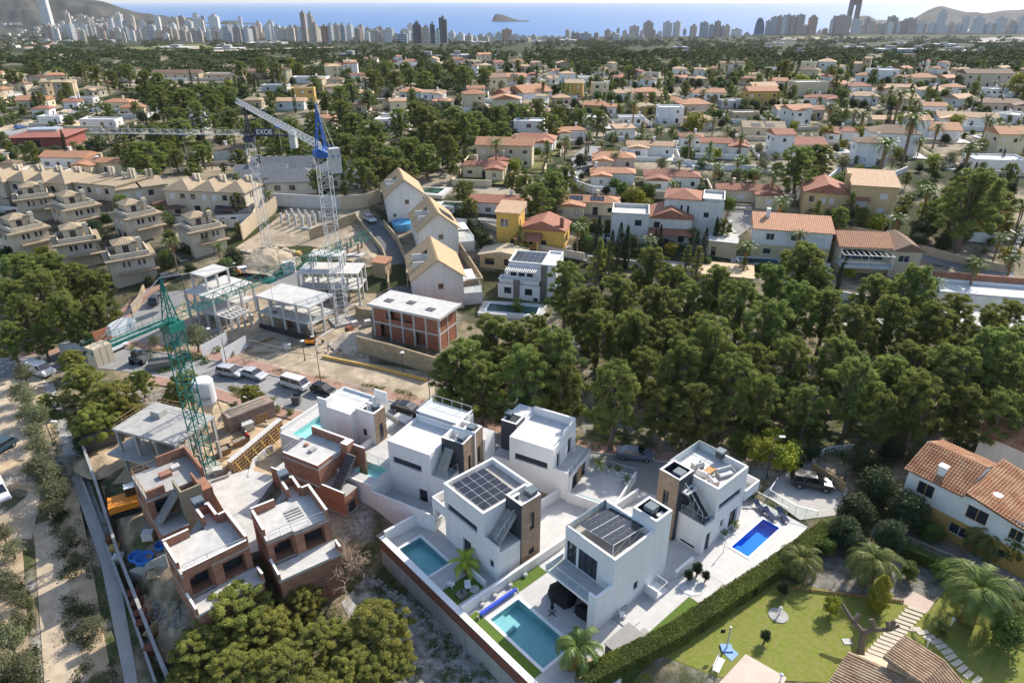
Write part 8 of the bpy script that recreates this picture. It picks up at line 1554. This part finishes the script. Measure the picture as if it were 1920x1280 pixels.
def roll_roof(parent,c00,c10,c01,m,name='roof',pitch=.30,r=.13):
 """rows of half-round tiles running from eave edge c00-c10 up to c01"""
 c00,c10,c01=Vector(c00),Vector(c10),Vector(c01); u=c10-c00; v=c01-c00; L_=u.length; H=v.length; u.normalize(); v.normalize(); n=u.cross(v); n=n if n.z>0 else -n; mb=MB(); k=int(L_/pitch); st=max(2,int(H/.42))
 mb.face([c00,c10,c10+v*H,c01],m); mb.face([c00-n*.12,c01-n*.12,c10+v*H-n*.12,c10-n*.12],m)
 for i in range(k):
  o_=c00+u*(pitch*(i+.5))
  for j in range(st):
   a,b=o_+v*(H*j/st),o_+v*(H*(j+1)/st+.03); rr_=(r,r*.82); P_=[]
   for q,rq in ((a,r),(b,r*.84)): P_.append([q+u*(math.cos(t)*rq)+n*(math.sin(t)*rq+(.02 if q is a else 0)) for t in np.linspace(0,math.pi,6)])
   for t in range(5): mb.face([P_[0][t],P_[0][t+1],P_[1][t+1],P_[1][t]],m)
   mb.face(P_[0],m)
 return mb.build(name,parent)
TR1=mat('weathered_roll_tile',(.42,.30,.19),.9,.35,2.2,col2=(.30,.20,.13)); TR2=mat('brown_roll_tile',(.30,.20,.125),.9,.35,2.2,col2=(.42,.32,.22)); TR3=mat('red_roll_tile',(.30,.145,.08),.9,.4,2.2,col2=(.40,.24,.14))
o=thing('tiled_house','house corner with weathered brown roll-tile roofs at the bottom right','house',W(1650,1300,0),0); OL=o.location
def rel(x,y,z): return W(x,y,z)-OL
a,b,c=rel(1545,1292,3.0),rel(1592,1220,3.1),rel(1700,1268,4.1); roll_roof(o,a,b,a+(c-b),TR2)
a,b,c=rel(1655,1232,4.4),rel(1697,1190,4.4),rel(1773,1238,5.3); roll_roof(o,b,a,b+(c-b),TR1); q=rel(1773,1238,5.3); e=a+(c-b); roll_roof(o,q+(e-q)*1.0+Vector((0,0,-.02)),q+Vector((0,0,-.02)),e+Vector((1.2,-2.6,-.9)),TR1)
m_=MB(); P0=[(v.x,v.y) for v in (rel(1560,1292,2.8),rel(1800,1292,2.8),rel(1760,1248,2.8),rel(1604,1226,2.8))]; m_.prism(P0,-.2,2.8,mat('cream_render',(.6,.5,.36),.9,.06)); P1=[(v.x,v.y) for v in (rel(1668,1234,4.3),rel(1758,1262,4.3),rel(1764,1238,4.3),rel(1700,1197,4.3))]; m_.prism(P1,2.803,4.3,mat('cream_render')); m_.build('wall',o)
A=W(1706,878,6.0); B=W(1880,962,6.0); d=B-A; L_=d.length; an=math.atan2(d.y,d.x); o=thing('house','white house with ochre base and red roll-tile roofs at the right edge','house',(A.x,A.y,0),an); OC=(.50,.31,.09)
shell(o,rect(0,L_+4,0,8),2.803,6.0,WOBJ,{0: [(1.2,2.9,3.6,5.2,'w',2),(6.2,8.2,3.6,5.2,'w',2),(10.2,11.4,3.7,5.0,'w',2)]},color=(.70,.69,.66),frame=mat('ochre_frame',(.50,.33,.12),.7),depth=.12); shell(o,rect(0,L_+4,0,8),-.5,2.8,WOBJ,{0: [(5.2,7.2,.9,2.2,'w',2),(9.5,10.6,1.0,2.0,'w')]},color=OC,frame=WFRAME)
rz_=7.7; k=L_*.62
roll_roof(o,(-.4,-.5,6.0),(k,-.5,6.0),(-.4,4,rz_),TR3); roll_roof(o,(k,8.5,6.0),(-.4,8.5,6.0),(k,4,rz_),TR3); roll_roof(o,(k+.02,-.5,6.6),(L_+4.5,-.5,5.2),(k+.02,8.5,6.9),TR3); m_=MB(); m_.face([(-.2,0,6),(-.2,8,6),(-.2,4,rz_-.1)],WOBJ); m_.face([(k,0,6),(k,8,6),(k,4,rz_-.1)],WOBJ); m_.build('gable',o,color=(.7,.69,.66))
m_=MB(); m_.box(2.4,3.1,.6,1.3,6.0,7.5,WHITE); m_.box(2.3,3.2,.5,1.4,7.5,7.62,WHITE); m_.build('chimney',o); m_=MB(); m_.lathe([(.02,-.1),(.3,0),(.45,.15)],WFRAME,12,(L_-1,.5,7.3)); m_.build('satellite_dish',o)
o2=thing('house','red roll-tile roofed wing right behind the white and ochre house','house',W(1905,905,0),an); shell(o2,rect(-5,8,0,8),-.5,4.6,WOBJ,color=(.68,.66,.62)); roll_roof(o2,(-5.5,-.5,4.6),(8,-.5,4.6),(-5.5,4,6.6),TR3); roll_roof(o2,(8,8.5,4.6),(-5.5,8.5,4.6),(8,4,6.6),TR3)
def cover(label,p,rz,sx,sy,h,m=BLACK,name='covered_furniture',cat='furniture cover'):
 V=[]; F=[]; n=18
 for j,(k,z) in enumerate(((1.0,0),(1.0,.35),(.93,.75),(.7,.95),(.3,1.02),(.02,1.03))):
  for i in range(n): a=6.2832*i/n; ex=.6; cx=math.copysign(abs(math.cos(a)) ** ex,math.cos(a)); cy_=math.copysign(abs(math.sin(a)) ** ex,math.sin(a)); w_=1+.06*math.sin(a*7+j); V.append((cx*sx*k*w_,cy_*sy*k*w_,z*h))
 for j in range(5):
  for i in range(n): F.append((j*n+i,j*n+(i+1) % n,(j+1)*n+(i+1) % n,(j+1)*n+i))
 me=bpy.data.meshes.new(name); me.from_pydata(V,[],F); me.materials.append(m); me.polygons.foreach_set('use_smooth',[True]*len(F)); o=put(me,name,loc=p); o.rotation_euler=(0,0,rz); tag(o,label,cat)
cover('large black furniture cover under the balcony',gw(.2,4.9,.03),GA,1.0,1.4,1.25); cover('long black furniture cover beside the dark glass door',gw(.3,1.9,.03),GA+.1,.6,1.1,.9)
o=thing('parasol','closed black parasol on a cross foot beside the pool','parasol',gw(-1.9,4.2,.03),GA); m_=MB(); m_.lathe([(.1,.5),(.2,.8),(.13,1.3),(.2,1.7),(.12,2.1),(.03,2.45)],BLACK,9); m_.build('canopy',o); m_=MB(); m_.bar((0,0,0),(0,0,.6),.03,DARK); m_.box(-.5,.5,-.04,.04,0,.06,DARK); m_.box(-.04,.04,-.5,.5,.001,.062,DARK); m_.build('foot',o)
o=thing('pool_cover_roller','blue rolled pool cover on a reel by the white wall','pool cover',gw(-4.6,8.4,.06),GA); m_=MB(); m_.bar((-2.6,0,.38),(1.9,0,.38),.2,mat('blue_foil',(.03,.08,.5),.45,.3,5),10); m_.build('cover',o); m_=MB()
for x in (-2.9,2.1): m_.bar((x,-.25,0),(x,0,.4),.04,WFRAME); m_.bar((x,.25,0),(x,0,.4),.04,WFRAME)
m_.build('frame',o,uv=False)
for i,(s_,t_) in enumerate(((-6.2,9.3),(-4.6,9.3),(-2.6,9.3),(-.6,9.3))): o=thing('flower_pot',None,'plant pot',gw(s_,t_,.06),0,'white pots along the wall between the pools'); m_=MB(); m_.lathe([(.16,0),(.24,.2),(.2,.36),(.15,.36)],WFRAME,10); m_.build('pot',o); q=put(PR['tuft'][0],'fronds',o,loc=(0,0,.1)); q.scale=(.45,)*3; NAMED.append((o,'small white flower pot by the wall',px(gw(s_,t_,0)),'P'))
o=thing('garden_shed','low grey flat-roofed pool hut with dark sides beside the hedge','shed',gw(-.6,-3.5,.03),GA); m_=MB(); m_.box(-1.0,2.2,-1.0,1.4,0,1.3,DARK); m_.build('wall',o); m_=MB(); m_.box(-1.1,2.3,-1.1,1.5,1.3,1.4,mat('grey_lid',(.27,.26,.24),.8,.1)); m_.build('roof',o)
def chair(label,p,rz,m=WFRAME,group=None):
 o=thing('garden_chair',label,'chair',p,rz,group); m_=MB(); m_.box(-.3,.3,-.3,.3,.3,.4,m); m_.build('seat',o); m_=MB(); m_.box(-.3,.3,.24,.32,.4,.85,m); m_.build('backrest',o)
 for a in (-.26,.26):
  for b in (-.26,.26): m_=MB(); m_.box(a-.03,a+.03,b-.03,b+.03,0,.3,m); m_.build('leg',o)
chair('white garden chair on the dark patio edge, second garden',gw(-7.0,13.2,.06),GA+2,group='white lounge chairs'); chair('white lounge chair on the grass, second garden',gw(-5.9,11.9,.06),GA-.5,group='white lounge chairs'); chair('small white chair by the side wall of the near villa',gw(2.7,-.5,.04),GA+1)
o=thing('fire_bowl','pale square planter with a sculpture, second garden','planter',gw(-6.9,11.6,.06),GA); m_=MB(); m_.box(-.5,.5,-.5,.5,0,.25,mat('shade_darkened_gravel')); m_.lathe([(.05,.25),(.12,.5),(.02,.9)],DARK,8); m_.build('body',o)
m_=MB(); m_.lathe([(.5,0),(.5,.08),(.02,.081)],CONCL,20,tuple(gw(-5.5,11.4,.06))); o=m_.build('round_bed'); tag(o,'pale round ring at the foot of the yellow palm','planter')
o=thing('trampoline','round black trampoline with net posts behind the blue pool','trampoline',gw(27.6,1.8,.05),0); m_=MB(); m_.lathe([(1.9,.8),(1.85,.86),(.02,.85)],BLACK,24); m_.build('mat',o); m_=MB()
for k in range(6): a=k*1.047; m_.bar((1.95*math.cos(a),1.95*math.sin(a),0),(1.95*math.cos(a),1.95*math.sin(a),2.0),.03,DARK)
m_.build('post',o,uv=False)
railing(None,[tuple(gw(27.4,-3.8)),tuple(gw(27.4,4.8)),tuple(gw(24,6.2))],1.2).name='glass_fence'; o=bpy.data.objects['glass_fence']; tag(o,'glass fence at the far end of the blue pool terrace','fence')
def lounger(label,p,rz):
 o=thing('sun_lounger',label,'sun lounger',p,rz,'dark loungers by the blue pool'); m_=MB(); m_.box(-.95,.35,-.32,.32,.3,.38,mat('navy_cushion',(.03,.04,.09),.9)); m_.build('seat',o); m_=MB(); m_.face([(.36,-.32,.36),(.95,-.32,.75),(.95,.32,.75),(.36,.32,.36)],mat('navy_cushion')); m_.face([(.36,-.32,.30),(.95,-.32,.69),(.95,.32,.69),(.36,.32,.30)],mat('navy_cushion')); m_.build('backrest',o)
 for a in (-.85,.3):
  for b in (-.28,.28): m_=MB(); m_.box(a-.03,a+.03,b-.03,b+.03,0,.3,DARK); m_.build('leg',o)
lounger('dark blue sun lounger nearest the blue pool',gw(25.9,-2.6,.04),GA+1.2); lounger('dark blue sun lounger second from the blue pool',gw(26.2,-1.2,.04),GA+1.2); lounger('dark blue sun lounger by the glass fence',gw(26.8,-3.6,.04),GA+1.0)
potted('potpalm',gw(21.2,-1.0,.04),'potted palm at the wall beside the blue pool',.8); potted('shrub0',gw(19.2,-1.0,.04),'potted green shrub by the villa door near the blue pool',.5)
o=thing('outdoor_shower','curved steel outdoor shower at the end of the blue pool','shower',gw(17.2,-2.2,.04),GA); m_=MB(); m_.tube([(0,0,0),(0,0,1.9),(.1,0,2.1),(.35,0,2.2),(.6,0,2.1)],.03,STEEL,6); m_.build('pipe',o,uv=False); m_=MB(); m_.lathe([(.03,2.08),(.09,2.02),(.01,2.0)],STEEL,8,(.6,0,0)); m_.build('shower_head',o,uv=False)
for i,(x,y,r,k,t) in enumerate(((1420,850,34,'gold0','wide yellow-flowering bush behind the roof lounge villa'),(1468,868,36,'gold0','olive-yellow bush at the forecourt'),(1445,830,28,'gold0','upper yellow-green bush under the pines'),(1385,838,26,'broad0','green bush behind the roof railing'),(1480,845,26,'broad1','green bush behind the green lamp post'),(1612,878,32,'dark0','round dark spiky bush behind the bamboo fence'),(1668,848,26,'dark0','dark bush in the deep shade of the pines'),(1712,862,26,'olive1','pale round dragon-tree-like bush by the red roof'),(1640,925,46,'dark0','large dark tree between the forecourt and the ochre house'),(1692,965,46,'dark0','large dark tree above the lane hedge'),(1600,965,40,'dark0','dark tree at the end of the long hedge'),(1575,1000,36,'dark0','dark shrub behind the first date palm'),(1545,1030,22,'broad1','green shrub left of the bright date palm'),(1600,1030,30,'dark0','dark tree between the two date palms'),(1660,1010,36,'dark0','dark tree behind the bright date palm'),(1700,1075,20,'broad0','green shrub beside the pink path'),(1760,1070,26,'broad1','green shrub against the lane hedge'),(1740,1000,26,'broad1','green shrub by the lane'),(1900,1040,40,'broad0','green bush at the lane bend'),(1760,1180,20,'shrub0','small bush by the stepping stones'),(1880,1190,40,'broad0','spreading bush at the lower right lawn edge'),(1520,850,20,'dark0','small dark yucca bush beside the balustrade'))):
 p=W(x,y+r*.5); plant(k,p,r/ppm(p)/{'g': 2.0,'b': 2.3,'d': 2.6,'o': 1.9,'s': 1.0}[k[0]],None,'bush',t,'bush')
P=[W(*p) for p in ((1523,868),(1545,850),(1570,845),(1600,842))]; m_=MB()
for a,b in zip(P,P[1:]):
 n=int((b-a).length/.35); d_=(b-a)
 for i in range(n): q=a.lerp(b,i/n); m_.box(q.x-.06,q.x+.06,q.y-.06,q.y+.06,q.z-.3,q.z+.75,WHITE)
 m_.bar(a+Vector((0,0,.8)),b+Vector((0,0,.8)),.09,WHITE)
o=m_.build('balustrade'); tag(o,'curved white balustrade in front of the dark pines','balustrade')
rim_wall('bamboo_fence','tan bamboo screen fence beside the black off-road car',[W(*p) for p in ((1520,885),(1550,905),(1582,925))],1.5,mat('bamboo',(.42,.29,.14),.8,.2,4),.1,cat='fence'); rim_wall('garden_wall','stone edging along the shaded lane',[W(*p) for p in ((1700,1010),(1800,1052),(1935,1105))],.35,STONE,.3)
m_=MB(); railing(None,[tuple(W(1455,912)+Vector((0,0,.05))),tuple(W(1440,935)+Vector((0,0,.05))),tuple(W(1490,965)+Vector((0,0,.05))),tuple(W(1530,975)+Vector((0,0,.05)))],1.3).name='wire_fence'; o=bpy.data.objects['wire_fence']; tag(o,'curved glass and post fence along the forecourt edge','fence')
plant('bare0',W(648,1092),1.55,0,'bare_tree','leafless brown tree in front of the brick shell','tree'); plant('bare1',W(548,1110),.8,1,'bare_tree','small leafless shrub below the brick terrace','tree'); plant('bare1',W(680,1085),.7,2,'bare_tree','leafless shrub under the retaining wall corner','tree'); plant('bare1',W(83,668),.7,3,'bare_tree','thin bare street tree by the white van','tree'); plant('bare1',W(386,720),.6,1,'bare_tree','thin bare street tree beside the crane mast','tree')
for i,(x,y,r) in enumerate(((52,705,22),(44,735,24),(56,752,22),(60,775,26),(78,785,24),(72,812,26),(82,842,26),(84,872,30),(96,892,26),(72,882,24),(110,925,28),(104,952,26),(14,1002,22),(28,1030,24),(20,1092,26),(36,1120,22),(28,1200,34),(52,1245,30),(10,1250,34),(180,1170,26),(136,1004,18),(146,1046,16),(192,1280,22),(40,1160,22))):
 p=W(x,y+r*.8); plant('olive%d' %(i % 2),p,1.12*r/ppm(p)/1.9,None,'olive_tree',None,'tree',None,1.0,'olive tree of the left-hand strip',(x,y))
scatter('strip_shrubs',[[(92,980),(120,960),(215,1300),(140,1300),(110,1100)],[(60,870),(90,850),(135,950),(110,985)],[(-5,1090),(50,1090),(85,1300),(-5,1300)],[(105,730),(150,860),(170,830),(130,730)],[(95,760),(140,905),(200,1150),(225,1290),(180,1290),(120,960)]],520,.24,mat('shade_shrub',(.06,.085,.022),.8,.25,1,leaf=.2),31,.5,14,.6)
for i,(x,y,r) in enumerate(((440,768,14),(520,772,12),(545,778,12),(330,735,14),(410,660,10),(435,668,10))): p=W(x,y); plant('shrub%d' %(i % 2),p,r/ppm(p)/1.2,None,'shrub',None,'shrub',None,1.0,'low scrub bush',(x,y))
# === haze
def haze():
 mb=MB(); X,Y0,Y1,z0,z1=45000,-300,45000,-120,430; mm=bpy.data.materials.new('haze_air'); mm.use_nodes=True; n=mm.node_tree.nodes; n.clear()
 out=n.new('ShaderNodeOutputMaterial'); v=n.new('ShaderNodeVolumePrincipled'); v.inputs['Density'].default_value=2.8e-5; v.inputs['Color'].default_value=(.86,.91,1.0,1); v.inputs['Anisotropy'].default_value=0.1
 mm.node_tree.links.new(v.outputs[0],out.inputs['Volume']); mb.box(-X,X,Y0,Y1,z0,z1,mm); o=mb.build('haze',uv=False); o['kind']='stuff'; o.display_type='WIRE'
haze()
# === labels that single each thing out
LM=[('the arch tower',1595,40),('the blue sail tower',1422,50),('the dark pointed tower',832,55),('the twin spires',580,50),('the tallest tower',98,30),('the island',950,36),('the headland peak',1760,30),('the dark red hall',75,270),('the slate-roofed house',560,340),('the white crane head',470,240),('the blue crane head',603,255),('the yellow house',990,430),('the tan house',1590,380),('the kidney pool',1425,492),('the steep-gabled houses',800,440),('the slatted villa',978,520),('the pale street',1090,310),('the big round pine',1825,370),('the grey block',1295,410),('the ridge villa',1656,145),('the upper street',1795,180),('the solar-roofed bungalow',955,150),('the long white house',1009,180),('the motorway bend',80,238),('the grove palm',380,425),('the brown gabled house',937,180),('the arched villa',1498,285),('the pink villa',1692,170),('the brick-screened house',1852,570),('the brick shell',780,610),('the forecourt',1510,920),('the courtyard villa',1040,830),('the road bend',300,560),('the olive strip lamp',100,800),('the round dark pool',1620,605),('the long teal pool',990,1190),('the golden thuja',1640,1110),('the crane base',390,880),('the cement silo',385,765),('the site wall',225,1040),('the parking ground',20,760),('the container',470,765),('the bottom edge',560,1280),('the roof lounge',1340,880),('the red roll-tile roof',1800,900),('the balustrade',1560,850),('the sandy valley path',1700,810)]
ORD=['','second ','third ','fourth ','fifth ','sixth ','seventh ','eighth ','ninth ','tenth ']
def side(dx,dy):
 if abs(dx)>1.6*abs(dy): return 'right of' if dx>0 else 'left of'
 return 'in front of' if dy>0 else 'beyond'
groups={}
for o,attr,(x,y),c in NAMED:
 cand=sorted(((x-a) ** 2+((y-b)*1.6) ** 2,n,a,b) for n,a,b in LM)
 d,n,a,b=cand[0]
 if c in 'TBS' and y<110: d,n,a,b=sorted(((x-a) ** 2+((y-b)*.3) ** 2,n,a,b) for n,a,b in LM[:7])[0]
 groups.setdefault((attr,side(x-a,y-b),n),[]).append((d,o))
GRP={'tower_block': 'towers of the far skyline','low_block': 'low blocks before the skyline','hillside_house': 'houses on the far slope','house': 'villas of the settlement','pine_tree': 'pines','cypress_tree': 'cypresses','palm_tree': 'garden palms','olive_tree': 'olive trees','broadleaf_tree': 'garden trees','mimosa_tree': 'golden trees','evergreen_tree': 'dark garden trees','garden_wall': 'plot walls of the settlement','conifer_tree': 'conifers','shrub': 'shrubs'}
for (attr,sd_,n),L in groups.items():
 L.sort(key=lambda t: t[0]); k=len(L)
 for i,(d,o) in enumerate(L):
  near='' if k==1 else ('first ' if i==0 else ORD[i] if i<10 else f'{i + 1}th ')
  o['label']=f"{attr}, {near}{sd_} {n}"; w_=o['label'].split(); w_=[q for q in w_ if q not in ('pale','mid-sized','large','small')] if len(w_)>16 else w_; o['label']=' '.join(w_)
  b_=o.name.split('.')[0]
  if 'group' not in o and b_ in GRP: o['group']=GRP[b_]
